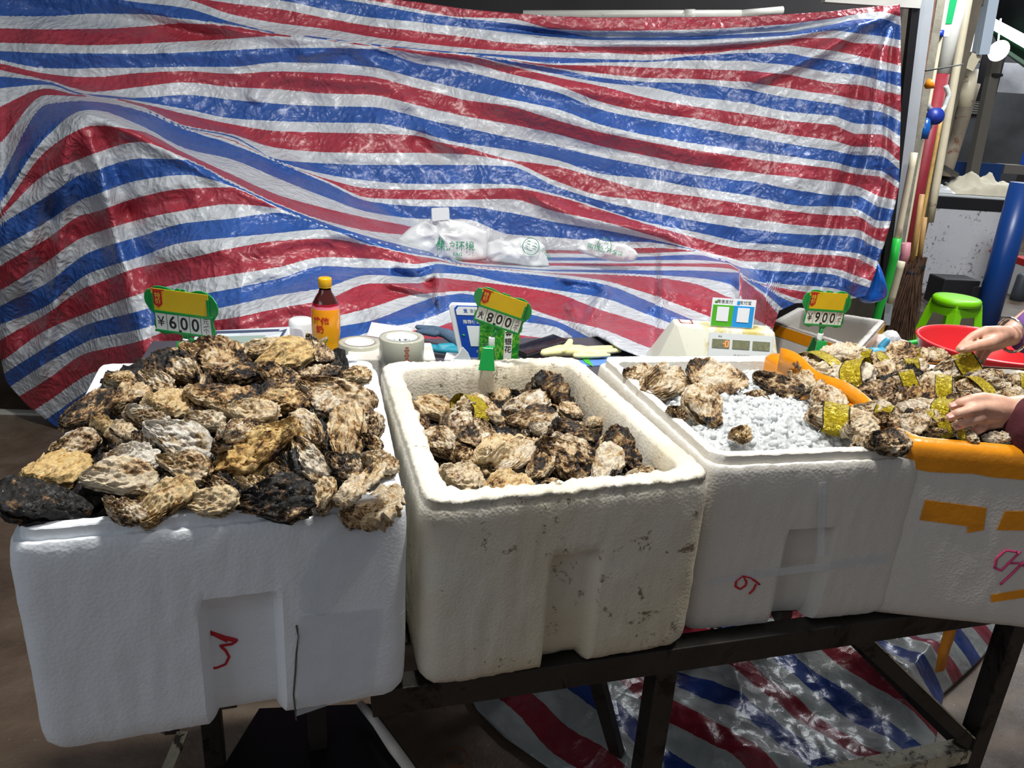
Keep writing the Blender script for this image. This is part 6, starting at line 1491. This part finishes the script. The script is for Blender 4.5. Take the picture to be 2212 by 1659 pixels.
# green stool
def stool():
    c = ony(2069, 640, 4.6); H = c.z; t = thing('stool', 'bright lime green plastic stool in front of the freezer', 'stool', (c.x, c.y, 0), .35)
    M_L = pm('lime_plastic', srgb(128, 214, 10), .35)
    m = MB(); pr = [(0, H - .004), (.10, H - .004), (.125, H - .006), (.132, H - .014), (.135, H - .045), (.130, H - .045), (.126, H - .02), (0, H - .02)]
    m.lathe(pr, (0, 0, 0), 36); m.build('seat', M_L, t)
    for sx in (-1, 1):
        for sy in (-1, 1):
            m = MB(); a = Vector((sx * .085, sy * .085, H - .03)); b = Vector((sx * .155, sy * .155, .0)); n_ = 8
            vs = []
            for k in range(n_ + 1):
                u = k / n_; p = a.lerp(b, u); w = .040 - .010 * u
                vs += [p + Vector((-sx * w * 1.2, sy * .008, 0)), p + Vector((sx * .012, sy * .012, 0)), p + Vector((sx * .008, -sy * w * 1.2, 0)), p + Vector((0, 0, 0))]
            for k in range(n_): m.f += [tuple(4 * k + i for i in (0, 1)) + (4 * k + 5, 4 * k + 4), (4 * k + 1, 4 * k + 2, 4 * k + 6, 4 * k + 5), (4 * k + 2, 4 * k + 3, 4 * k + 7, 4 * k + 6), (4 * k + 3, 4 * k, 4 * k + 4, 4 * k + 7)]
            m.v = [tuple(v) for v in vs]; m.sm = [False] * len(m.f); m.build('leg', M_L, t)
    m = MB()
    for k in range(4):
        a, b = [Vector((x, y, H * .42)) for x, y in ((-.122, -.122), (.122, -.122), (.122, .122), (-.122, .122))][k], [Vector((x, y, H * .42)) for x, y in ((.122, -.122), (.122, .122), (-.122, .122), (-.122, -.122))][k]
        m.bar(a, b, .012, .035); m.build('stretcher', M_L, t); m = MB(); m.bar(a * .80 + Vector((0, 0, H * .50)), b * .80 + Vector((0, 0, H * .50)), .010, .05)
        m.build('stretcher', M_L, t); m = MB()
stool()
# red basin
def basin():
    c = ony(2140, 742, 3.05); R_ = .268; t = thing('basin', 'large red plastic basin behind the taped oyster box', 'basin', (c.x, c.y, c.z - .26))
    m = MB(); H = .26; m.lathe([(0, .004), (R_ * .68, .004), (R_ * .70, 0), (R_ * .72, .004), (R_ * .97, H - .035), (R_ * .985, H - .03), (R_ * 1.0, H - .012), (R_ * 1.03, H - .004), (R_ * 1.03, H), (R_ * .985, H + .002), (R_ * .96, H - .012), (R_ * .70, .012), (0, .010)], (0, 0, 0), 72)
    m.build('basin_body', pm('red_plastic', srgb(222, 44, 50), .3, coat=.2), t)
    m = MB(); z = c.z - .262; m.box((c.x, c.y, z / 2), (.34, .34, z - .002)); tag(m.build('crate', pm('dark_crate', srgb(50, 44, 44), .7), None, .01), 'dark crate holding up the large red basin', 'crate')
basin()
pts = [ony(1945, 748, 3.5), ony(1965, 741, 3.5), ony(1990, 737, 3.5), ony(2030, 745, 3.5)]
m = MB(); m.tube(pts, .012, 10); tag(m.build('hose', pm('bright_green_hose', (0, 0, 0))), 'green hose end on the ground left of the red basin', 'hose')

# chest freezer
def freezer():
    Y = 6.2; P = lambda x, y, d=0: ony(x, y, Y + d)
    tl, tr = P(1998, 447), P(2188, 460); ux = (tr - tl); ux.z = 0; W_ = ux.length; ux.normalize(); bk = Vector((-ux.y, ux.x, 0)); zt = (tl.z + tr.z) / 2; zb = .17
    c = (tl + tr) / 2; t = thing('chest_freezer', 'grimy white chest freezer with black trim behind the lime stool', 'freezer', (c.x, c.y, 0))
    o = Vector((tl.x, tl.y, 0)); mid = o + ux * W_ / 2; a = math.atan2(ux.y, ux.x); D = .62
    fm = foam_mat('grimy_white_enamel', srgb(206, 206, 210), srgb(60, 54, 48), .565, .0)
    m = MB(); q = mid + bk * D / 2; m.box((q.x, q.y, (zt + zb) / 2), (W_, D, zt - zb), a); m.build('cabinet', fm, t, .006, True)
    m = MB(); m.box((q.x, q.y, zt + .045), (W_ + .03, D + .02, .085), a); m.build('black_trim', pm('black_trim', (.012, .012, .014), .4), t, .004, True)
    m = MB(); m.box((q.x, q.y, zt + .098), (W_ + .02, D + .01, .020), a); m.build('lid', pm('freezer_lid_white', srgb(212, 216, 216), .35, dirt=srgb(150, 146, 136)), t, .006, True)
    m = MB(); 
    for u in (.06, .94): m.box(tuple(o + ux * W_ * u + bk * (-.001) + Vector((0, 0, (zt + zb) / 2))), (.004, .003, zt - zb - .02), a)
    m.build('panel_seam', pm('seam_grey', srgb(120, 116, 112), .6), t, 0, True)
    for u, v in ((.08, .1), (.92, .1), (.08, .9), (.92, .9)):
        m = MB(); q2 = o + ux * W_ * u + bk * D * v; m.box((q2.x, q2.y, zb / 2), (.05, .05, zb), a); m.build('foot', M_STEELD, t, 0, True)
    m = MB(); q2 = mid + bk * (-.002); m.prism([(W_ * .36, -.02), (W_ * .44, .05), (W_ * .43, .06), (W_ * .34, -.01)], q2 + Vector((0, 0, .55)), ux, (0, 0, 1), .001); m.build('red_smear', pm('red_smear', srgb(190, 100, 100), .6), t, 0, True)
    return o, ux, bk, zt + .11, W_
fo, fux, fbk, fz, fW = freezer()
def heapcloth(name, label, cat, o, ux, uy, w, d, h, mat, seed, nu=60, nv=30):
    m = MB(); vs = []
    for s in (1, 0):
        for j in range(nv):
            for i in range(nu):
                u, v = i / (nu - 1), j / (nv - 1); e = (math.sin(math.pi * u) ** .5) * (math.sin(math.pi * v) ** .5) if 0 < u < 1 and 0 < v < 1 else 0
                p = o + ux * w * (u - .5) * (1 + .1 * mnoise.noise((v * 4, seed, 0))) + uy * d * (v - .5) * (1 + .12 * mnoise.noise((u * 5, seed, 3)))
                z = h * e * (.65 + .5 * mnoise.noise((u * 5 + seed, v * 3, 1)) + .35 * ridge(Vector((u * 4 + v * 2, v * 3, seed))) * .6 + .12 * mnoise.noise((u * 16, v * 12, seed)))
                vs.append(p + Vector((0, 0, max(.002, z) if s else 0)))
    n = nu * nv; fs = []
    for j in range(nv - 1):
        for i in range(nu - 1):
            a = j * nu + i; fs += [(a, a + 1, a + nu + 1, a + nu), (a + n, a + n + nu, a + n + nu + 1, a + n + 1)]
    m.add(vs, fs, True); o_ = m.build(name, mat); return tag(o_, label, cat)
heapcloth('cloth', 'cream crumpled cloth sheet heaped on the freezer lid', 'cloth', fo + fux * (fW * .72) + fbk * .18 + Vector((0, 0, fz)), fux, fbk, fW * .82, .32, .17, pm('cream_cloth', srgb(216, 208, 184), .7, var=.06, bump=.3), 2)
heapcloth('plastic_bag', 'clear plastic bag lying flat on the left end of the freezer lid', 'bag', fo + fux * (fW * .16) + fbk * .12 + Vector((0, 0, fz)), fux, fbk, fW * .36, .2, .07, M_BAG, 5, 40, 20)
heapcloth('black_sack', 'black plastic sack behind the cream cloth on the freezer', 'sack', fo + fux * (fW * .45) + fbk * .47 + Vector((0, 0, fz)), fux, fbk, fW * .8, .22, .16, pm('black_film', (.012, .012, .014), .3), 8)
heapcloth('striped_bundle', 'blue and white bundle behind the black sack', 'bundle', fo + fux * (fW * .30) + fbk * .95 + Vector((0, 0, fz - .05)), fux, fbk, fW * .6, .3, .26, pm('blue_white_cloth', srgb(190, 200, 226), .5, var=.3, vscale=9), 11)
m = MB(); q = fo + fux * (fW * .35) + fbk * .95; m.box((q.x, q.y, (fz - .05) / 2), (fW * .9, .34, fz - .052), math.atan2(fux.y, fux.x)); tag(m.build('cabinet', pm('dark_cabinet', srgb(44, 44, 48), .6)), 'dark low cabinet standing behind the freezer', 'cabinet')
m = MB(); m.bar(ony(2020, 352, 6.15), ony(2066, 378, 6.35), .035, .03); tag(m.build('metal_bar', M_STEEL), 'shiny metal bar slanting down to the black sack on the freezer', 'bar')
# black crates under the freezer and wooden stand
m = MB(); a = ony(2052, 640, 5.75); m.box((a.x, a.y, .30), (.28, .2, .20), .1); tag(m.build('black_crate', pm('black_crate', (.012, .012, .014), .5), None, .01), 'black plastic crate standing before the freezer left of the stool', 'crate')
m = MB(); a = ony(2108, 652, 5.75); m.box((a.x, a.y, .27), (.26, .2, .18), -.1); tag(m.build('black_crate', pm('black_crate', (0, 0, 0)), None, .01), 'black plastic crate standing before the freezer behind the stool', 'crate')
m = MB(); a = ony(2080, 665, 5.72); m.box((a.x, a.y + .02, .10), (.95, .34, .14), 0); tag(m.build('low_bench', pm('grimy_wood', srgb(96, 88, 76), .7, var=.2), None, .006), 'low grimy bench under the black crates', 'bench')
# blue drum post right of the freezer
a, b = ony(2212, 395, 5.6), ony(2140, 700, 5.6)
m = MB(); m.tube([Vector((a.x, a.y, a.z)), Vector((a.x, a.y, .0))], .085, 24); tag(m.build('blue_post', pm('dark_blue_paint', srgb(10, 60, 130), .35)), 'thick dark blue round post right of the freezer', 'post')
# floor clutter at the far right
p = ony(2205, 600, 7.2); m = MB(); m.box((p.x + .2, p.y, p.z), (.5, .3, .34)); t = thing('ice_chest', 'white box with a red band at the right edge behind the blue post', 'box', (p.x + .2, p.y, p.z - .17)); m.build('chest_body', M_WPLAS, t, .01, True); m = MB(); m.box((p.x + .2, p.y, p.z + .15), (.51, .31, .06)); m.build('red_band', M_REDC, t, .004, True)
m = MB(); m.box((p.x + .2, p.y, (p.z - .17) / 2), (.5, .3, p.z - .172)); tag(m.build('stand', M_CONC), 'grey block stand under the white box with the red band', 'stand')
p = onz(2196, 648, .0); m = MB(); m.lathe([(0, 0), (.06, 0), (.055, .1), (.05, .22), (.035, .24), (0, .24)], (p.x, p.y, 0), 18); tag(m.build('grey_bollard', pm('grey_rubber', srgb(70, 76, 84), .5)), 'small grey rounded bollard on the wet ground at the right edge', 'bollard')

# ------------------------------------------------------------------ the alley beyond
M_ALLEY = pm('dark_alley_shopfront', srgb(58, 60, 62), .7, var=.4, vscale=2.5)
b1 = ony(2046, 347, 8.6); b2 = ony(2166, 352, 8.6)
m = MB(); m.box(((b1.x + b2.x) / 2, 8.6, b1.z / 2), (b2.x - b1.x, .06, b1.z)); tag(m.build('blue_board', pm('blue_board', srgb(20, 66, 128), .5)), 'dark blue board standing across the alley behind the freezer', 'board')
a = ony(2060, 260, 10.5)
m = MB(); m.box((a.x - .3, 10.6, 1.9), (2.6, .12, 3.8)); struct(m.build('wall_alley', M_ALLEY))
a = ony(2212, 330, 16); m = MB(); m.box((a.x + .6, 16.5, 2.5), (6.5, .15, 5.0)); struct(m.build('wall_far', pm('far_shop_wall', srgb(104, 100, 98), .8, var=.45, vscale=1.2)))
# corrugated shutter
m = MB(); a = ony(2098, 200, 10.3); b = ony(2130, 245, 10.3)
for k in range(9): zz = a.z - (a.z - b.z) * k / 8; m.box(((a.x + b.x) / 2, 10.52, zz), (b.x - a.x + .1, .03, (a.z - b.z) / 8 * .7))
tag(m.build('shutter', pm('grey_shutter', srgb(96, 98, 92), .5)), 'grey corrugated shutter in the dark alley above the blue board', 'shutter')
def far_box(name, label, cat, x0, y0, x1, y1, Y, mat, d=.2, group=None):
    a, b = ony(x0, y0, Y), ony(x1, y1, Y); m = MB(); m.box(((a.x + b.x) / 2, Y + d / 2, (a.z + b.z) / 2), (abs(b.x - a.x), d, abs(a.z - b.z))); return tag(m.build(name, mat, None, .004), label, cat, group)
far_box('red_cylinder', 'red canister standing among the far alley clutter', 'canister', 2152, 312, 2160, 334, 12, pm('far_red', srgb(170, 30, 50), .5))
far_box('blue_tub', 'blue tub standing high in the far alley clutter', 'tub', 2171, 301, 2184, 315, 12.2, pm('far_blue', srgb(20, 80, 190), .5))
far_box('white_crate', 'white crate on the yellow table in the far alley', 'crate', 2160, 322, 2180, 340, 11.8, M_WPLAS)
far_box('yellow_table', 'yellow topped table in the far alley', 'table', 2156, 340, 2196, 344, 11.6, pm('far_yellow', srgb(190, 140, 30), .5), .5)
far_box('blue_drum', 'bright blue drum at the right edge of the alley', 'drum', 2199, 320, 2225, 357, 10.8, pm('far_blue2', srgb(22, 78, 200), .4))
far_box('brown_sack', 'brown sack pile behind the yellow table', 'sack', 2180, 305, 2212, 345, 12.8, pm('far_brown', srgb(112, 90, 82), .8))
far_box('grey_basket', 'grey box on the ground behind the freezer cloth at the right', 'box', 2172, 355, 2212, 378, 9.5, pm('far_grey', srgb(110, 106, 100), .7))
far_box('beige_carton', 'beige carton in the dark middle of the alley', 'carton', 2128, 318, 2148, 330, 11.4, pm('far_beige', srgb(130, 116, 96), .7))
far_box('market_lamp', 'white rectangular market lamp glowing in the alley', 'lamp', 2143, 240, 2152, 245, 12, pm('lamp_glow', (1, 1, 1), .5, emit=6), .1)
far_box('lit_stall_panel', 'bright lit panel in the far alley', 'panel', 2178, 265, 2198, 283, 13, pm('stall_glow', (1, 1, .96), .5, emit=1.6), .1)
far_box('lit_stall_panel', 'bluish lit banner hanging in the far alley', 'banner', 2163, 265, 2172, 300, 12.6, pm('banner_glow', (.55, .75, 1), .5, emit=.7), .05)
far_box('awning_edge', 'ribbed grey awning above the lit panel in the alley', 'awning', 2138, 246, 2164, 262, 11.5, pm('rib_grey', srgb(170, 172, 160), .5), .5)
far_box('curtain', 'white and grey plastic curtain hanging under the green awning', 'curtain', 2168, 135, 2240, 205, 9.5, pm('milky_curtain', srgb(196, 198, 204), .4, var=.2, vscale=5), .05)
a = ony(2168, 241, 11.0); m = MB(); m.lathe([(0, -.02), (.02, 0), (0, .02)], a, 12); tag(m.build('red_light', pm('red_glow', (1, .06, .04), .4, emit=6)), 'tiny red light glowing in the dark alley', 'light')
# roof structures over the alley
m = MB(); q = [ony(2138, 34, 8.6), ony(2270, 104, 8.6), ony(2270, -60, 7.0), ony(2138, -120, 7.0)]
m.add(q + [p + Vector((0, 0, .06)) for p in q], [(0, 1, 2, 3), (7, 6, 5, 4), (0, 4, 5, 1), (3, 2, 6, 7), (0, 3, 7, 4)]); tag(m.build('dark_roof', pm('dark_blue_roof', srgb(26, 32, 44), .6)), 'dark blue roof sheet over the alley at the top right', 'roof')
m = MB(); q = [ony(2140, 62, 9.0), ony(2260, 132, 9.0), ony(2260, 100, 9.6), ony(2140, 36, 9.6)]; m.add(q + [p + Vector((0, 0, .03)) for p in q], [(0, 1, 2, 3), (7, 6, 5, 4), (0, 4, 5, 1), (1, 5, 6, 2), (2, 6, 7, 3)])
tag(m.build('skylight', pm('milky_skylight', (.92, .96, 1), .4, emit=2.2)), 'bright translucent roof light strip above the green awning', 'skylight')
m = MB(); q = [ony(2140, 68, 8.2), ony(2260, 138, 8.2), ony(2260, 182, 8.8), ony(2166, 112, 8.8)]
m.add(q + [p + Vector((0, 0, .02)) for p in q], [(0, 1, 2, 3), (7, 6, 5, 4), (0, 4, 5, 1), (1, 5, 6, 2), (2, 6, 7, 3)]); tag(m.build('green_awning', pm('green_canvas', srgb(26, 96, 60), .5)), 'green canvas awning sloping down at the top right', 'awning')
m = MB(); m.bar(ony(2150, 95, 8.3), ony(2260, 168, 8.3), .03, .03); tag(m.build('awning_rail', pm('pale_green_rail', srgb(170, 214, 190), .4)), 'pale rail under the green awning', 'rail')
a = ony(2155, 108, 7.6); m = MB(); m.bar(ony(2155, 101, 7.6), ony(2162, 40, 7.6), .01, .01); m.lathe([(0, 0), (.085, .01), (.09, .025), (.03, .05), (0, .055)], a, 24, Matrix.Rotation(1.9, 3, 'X')); tag(m.build('round_lamp', pm('round_lamp_glow', (1, 1, 1), .4, emit=4)), 'round white lamp glowing below the green awning', 'lamp')
far_box('speaker_box', 'small black box fixed on the alley post', 'box', 2150, 158, 2166, 166, 7.9, pm('black_box', (.012, .012, .014), .5), .1)
far_box('dark_column', 'dark column of hanging goods left of the round lamp', 'column', 2128, 100, 2148, 220, 9.4, pm('dark_goods', srgb(30, 28, 32), .8, var=.4), .2)
# ------------------------------------------------------------------ the customer reaching in from the right
def person():
    U = lambda x, y, Y: ony(x, y, Y)
    ch = []
    # upper (far) hand, palm down, holding a banded oyster
    YU = 1.52
    w = U(2182, 724, YU + .03)
    fore = [(w, .024), (U(2205, 715, YU + .06), .027)]
    kn = {'i': U(2128, 716, YU - .015), 'm': U(2124, 728, YU + .005), 'r': U(2128, 742, YU + .02), 'l': U(2136, 752, YU + .03)}
    for k, r in (('i', .0115), ('m', .0118), ('r', .0115), ('l', .0105)): ch.append([(w, .019), (w.lerp(kn[k], .5), .0165), (kn[k], r)])
    ch.append([(kn['i'], .0115), (U(2102, 726, YU - .03), 0.0088), (U(2086, 739, YU - .035), 0.0079), (U(2074, 750, YU - .035), 0.0068)])
    ch.append([(kn['m'], .0112), (U(2104, 742, YU - .02), 0.0086), (U(2092, 756, YU - .02), 0.0077), (U(2086, 768, YU - .015), 0.0067)])
    ch.append([(kn['r'], .0108), (U(2118, 758, YU + .0), 0.0083), (U(2112, 772, YU + .0), 0.0076), (U(2110, 782, YU + .0), 0.0067)])
    ch.append([(kn['l'], .0100), (U(2128, 764, YU + .02), 0.0077), (U(2122, 776, YU + .02), 0.0070), (U(2118, 786, YU + .015), 0.0063)])
    ch.append([(w.lerp(kn['i'], .25), .0150), (U(2134, 742, YU - .045), .0125), (U(2108, 747, YU - .055), .0105), (U(2090, 752, YU - .055), .0096), (U(2073, 754, YU - .05), .0080)])
    e1 = Vector((1.42, 1.93, 1.12)); s1 = Vector((1.70, 1.96, 1.36))
    ch.append([(w, .0235), (w.lerp(e1, .3), .030), (w.lerp(e1, .8), .040), (e1, .042), (s1, .055)])
    # lower (near) hand, back of the hand to the viewer
    YL = 1.165
    w2 = U(2190, 888, YL + .0)
    kn = {'i': U(2124, 862, YL - .005), 'm': U(2118, 880, YL - .018), 'r': U(2121, 899, YL - .018), 'l': U(2130, 917, YL - .008)}
    for k, r in (('i', .0115), ('m', .0118), ('r', .0115), ('l', .0105)): ch.append([(w2, .021), (w2.lerp(kn[k], .5), .0175), (kn[k], r)])
    ch.append([(kn['i'], .0118), (U(2098, 864, YL - .015), 0.0094), (U(2076, 870, YL - .012), 0.0083), (U(2059, 878, YL - .005), 0.0072)])
    ch.append([(kn['m'], .0118), (U(2094, 887, YL - .034), 0.0092), (U(2070, 893, YL - .032), 0.0083), (U(2053, 901, YL - .022), 0.0072)])
    ch.append([(kn['r'], .0112), (U(2100, 908, YL - .034), 0.0088), (U(2080, 916, YL - .032), 0.0079), (U(2068, 922, YL - .022), 0.0070)])
    ch.append([(kn['l'], .0104), (U(2114, 927, YL - .022), 0.0081), (U(2102, 934, YL - .018), 0.0074), (U(2092, 939, YL - .010), 0.0065)])
    ch.append([(w2.lerp(kn['i'], .3), .0150), (U(2150, 872, YL + .035), .0125), (U(2118, 880, YL + .045), .0105), (U(2092, 888, YL + .035), .0088)])
    e2 = Vector((1.15, 1.26, 1.04)); s2 = Vector((1.70, 1.54, 1.36))
    ch.append([(w2, .0250), (w2.lerp(e2, .4), .033), (e2, .042), (s2, .055)])
    # trunk, neck and head (outside the frame, stands beside the table)
    ch.append([(s1, .07), (Vector((1.74, 1.75, 1.36)), .085), (s2, .07)])
    ch.append([(Vector((1.76, 1.75, 1.32)), .12), (Vector((1.82, 1.75, 1.10)), .125), (Vector((1.86, 1.75, .92)), .13)])
    ch.append([(Vector((1.84, 1.84, .90)), .10), (Vector((1.84, 1.84, .50)), .065), (Vector((1.86, 1.84, .09)), .045), (Vector((1.78, 1.85, .04)), .035)])
    ch.append([(Vector((1.84, 1.66, .90)), .10), (Vector((1.84, 1.66, .50)), .065), (Vector((1.86, 1.66, .09)), .045), (Vector((1.78, 1.65, .04)), .035)])
    ch.append([(Vector((1.73, 1.75, 1.36)), .055), (Vector((1.69, 1.75, 1.46)), .052)])
    ch.append([(Vector((1.66, 1.75, 1.55)), .088), (Vector((1.63, 1.75, 1.50)), .070), (Vector((1.605, 1.75, 1.455)), .045)])
    ch.append([(Vector((1.575, 1.75, 1.525)), .012), (Vector((1.556, 1.75, 1.505)), .013)])
    t = thing('person', 'person in maroon and purple reaching in from the right to pick banded oysters', 'person', (1.84, 1.75, 0))
    sk = NT('skin'); tc = sk.n('ShaderNodeTexCoord').outputs['Object']; sk.l(sk.ramp(sk.noise(34, 4, .6, tc), [(.3, srgb(190, 142, 118)), (.7, srgb(216, 172, 150))]), sk.b.inputs['Base Color'])
    sk.b.inputs['Roughness'].default_value = .45; sk.b.inputs['Subsurface Weight'].default_value = .12; sk.b.inputs['Subsurface Radius'].default_value = (.01, .004, .002); sk.b.inputs['Subsurface Scale'].default_value = .5
    sk.bump(sk.noise(160, 4, .6, tc), .12, .002)
    body = blob_glove('body', None, None, ch, sk.m); body.parent = t; body.matrix_parent_inverse = pmat(t).inverted()
    body.modifiers['r'].voxel_size = .0026; body.modifiers['s'].iterations = 3
    # finger nails
    def nail(p, d, up, nm='fingernail'):
        m = MB(); d = Vector(d).normalized(); up = Vector(up).normalized(); s = d.cross(up).normalized()
        n = 9; vs = []
        for j in range(6):
            for i in range(n):
                u, v = (i / (n - 1) - .5) * 2, j / 5; vs.append(Vector(p) + d * (v * .0095) + s * (u * .0052 * math.sqrt(max(.05, 1 - (abs(v - .45) * 1.3) ** 4))) + up * (.0012 * (1 - u * u)))
        m.add(vs, [(j * n + i, j * n + i + 1, (j + 1) * n + i + 1, (j + 1) * n + i) for j in range(5) for i in range(n - 1)], True)
        o = m.build(nm, pm('nail', srgb(196, 146, 134), .35), t, 0, True); sd = o.modifiers.new('t', 'SOLIDIFY'); sd.thickness = .0008
    tocam = -FW
    nail(U(2082, 751, YU - .0655), RT * -1 + UP * -.25, UP * .75 + tocam * .5)
    for a, Yn in (((2064, 872), YL - .0135), ((2059, 896), YL - .032), ((2074, 918), YL - .031), ((2097, 935), YL - .018)):
        nail(U(a[0], a[1], Yn), RT * -1 + UP * -.35, UP * .8 + tocam * .55)
    # sleeves and clothes
    def cloth(nm, chains, mat, thick=1.0):
        o = blob_glove(nm, None, None, chains, mat); o.parent = t; o.matrix_parent_inverse = pmat(t).inverted(); o.modifiers['r'].voxel_size = .005; return o
    M_PUR = pm('purple_knit', srgb(104, 62, 130), .8, var=.15, vscale=50, bump=.5, bscale=120); M_MAR = pm('maroon_cloth', srgb(66, 8, 22), .85, var=.12, vscale=20, bump=.4, bscale=90)
    q1 = U(2226, 722, YU + .04)
    cloth('purple_sleeve', [[(q1, .043), (q1.lerp(e1, .6), .050), (e1, .056), (s1, .075)]], M_PUR)
    q2 = U(2262, 930, YL - .035)
    cloth('maroon_sleeve', [[(q2, .062), (q2.lerp(e2, .5), .060), (e2, .058), (s2, .080)]], M_MAR)
    cloth('maroon_jacket', [[(s1, .085), (Vector((1.74, 1.75, 1.35)), .105), (s2, .085)], [(Vector((1.76, 1.75, 1.32)), .145), (Vector((1.82, 1.75, 1.10)), .150), (Vector((1.86, 1.75, .86)), .16)]], M_MAR)
    cloth('trousers', [[(Vector((1.85, 1.75, .86)), .14), (Vector((1.84, 1.84, .80)), .11), (Vector((1.84, 1.84, .50)), .08), (Vector((1.86, 1.84, .10)), .06)], [(Vector((1.85, 1.75, .86)), .14), (Vector((1.84, 1.66, .80)), .11), (Vector((1.84, 1.66, .50)), .08), (Vector((1.86, 1.66, .10)), .06)]], pm('dark_trousers', srgb(34, 34, 44), .85))
    cloth('hair', [[(Vector((1.69, 1.75, 1.58)), .093), (Vector((1.72, 1.75, 1.50)), .075)], [(Vector((1.66, 1.75, 1.595)), .085)], [(Vector((1.75, 1.75, 1.46)), .04)]] if False else [[(Vector((1.69, 1.75, 1.585)), .090), (Vector((1.725, 1.75, 1.50)), .072)], [(Vector((1.655, 1.75, 1.60)), .076), (Vector((1.68, 1.75, 1.60)), .078)]], pm('black_hair', (.012, .01, .01), .5))
    for s in (-1, 1):
        m = MB(); m.lathe([(0, -.010), (.008, -.006), (.011, 0), (.008, .006), (0, .010)], (1.581, 1.75 + s * .030, 1.552), 14); m.build('eye', pm('eye_dark', (.03, .02, .02), .1), t, 0, True)
        m = MB(); m.lathe([(0, -.03), (.012, -.02), (.014, 0), (.016, .02), (0, .03)], (1.672, 1.75 + s * .086, 1.535), 12); m.build('ear', sk.m, t, 0, True)
    # silver bangle on the upper wrist
    c = U(2184, 724, YU + .03); ax = (RT * .95 + UP * .22 + FW * .35).normalized(); s_ = ax.cross(Vector((0, 0, 1))).normalized(); v_ = ax.cross(s_)
    m = MB(); pts = [c + (s_ * math.cos(a) * .031 + v_ * math.sin(a) * .036) + ax * (.004 * math.sin(a)) for a in [2 * math.pi * k / 40 for k in range(41)]]
    m.tube(pts, [.0030 + .0006 * math.sin(k * 2.2) for k in range(41)], 8, False); o = m.build('bangle', pm('silver', srgb(226, 224, 214), .18, 1.0)); tag(o, 'thin silver bangle round the wrist of the upper hand', 'bangle')
person()
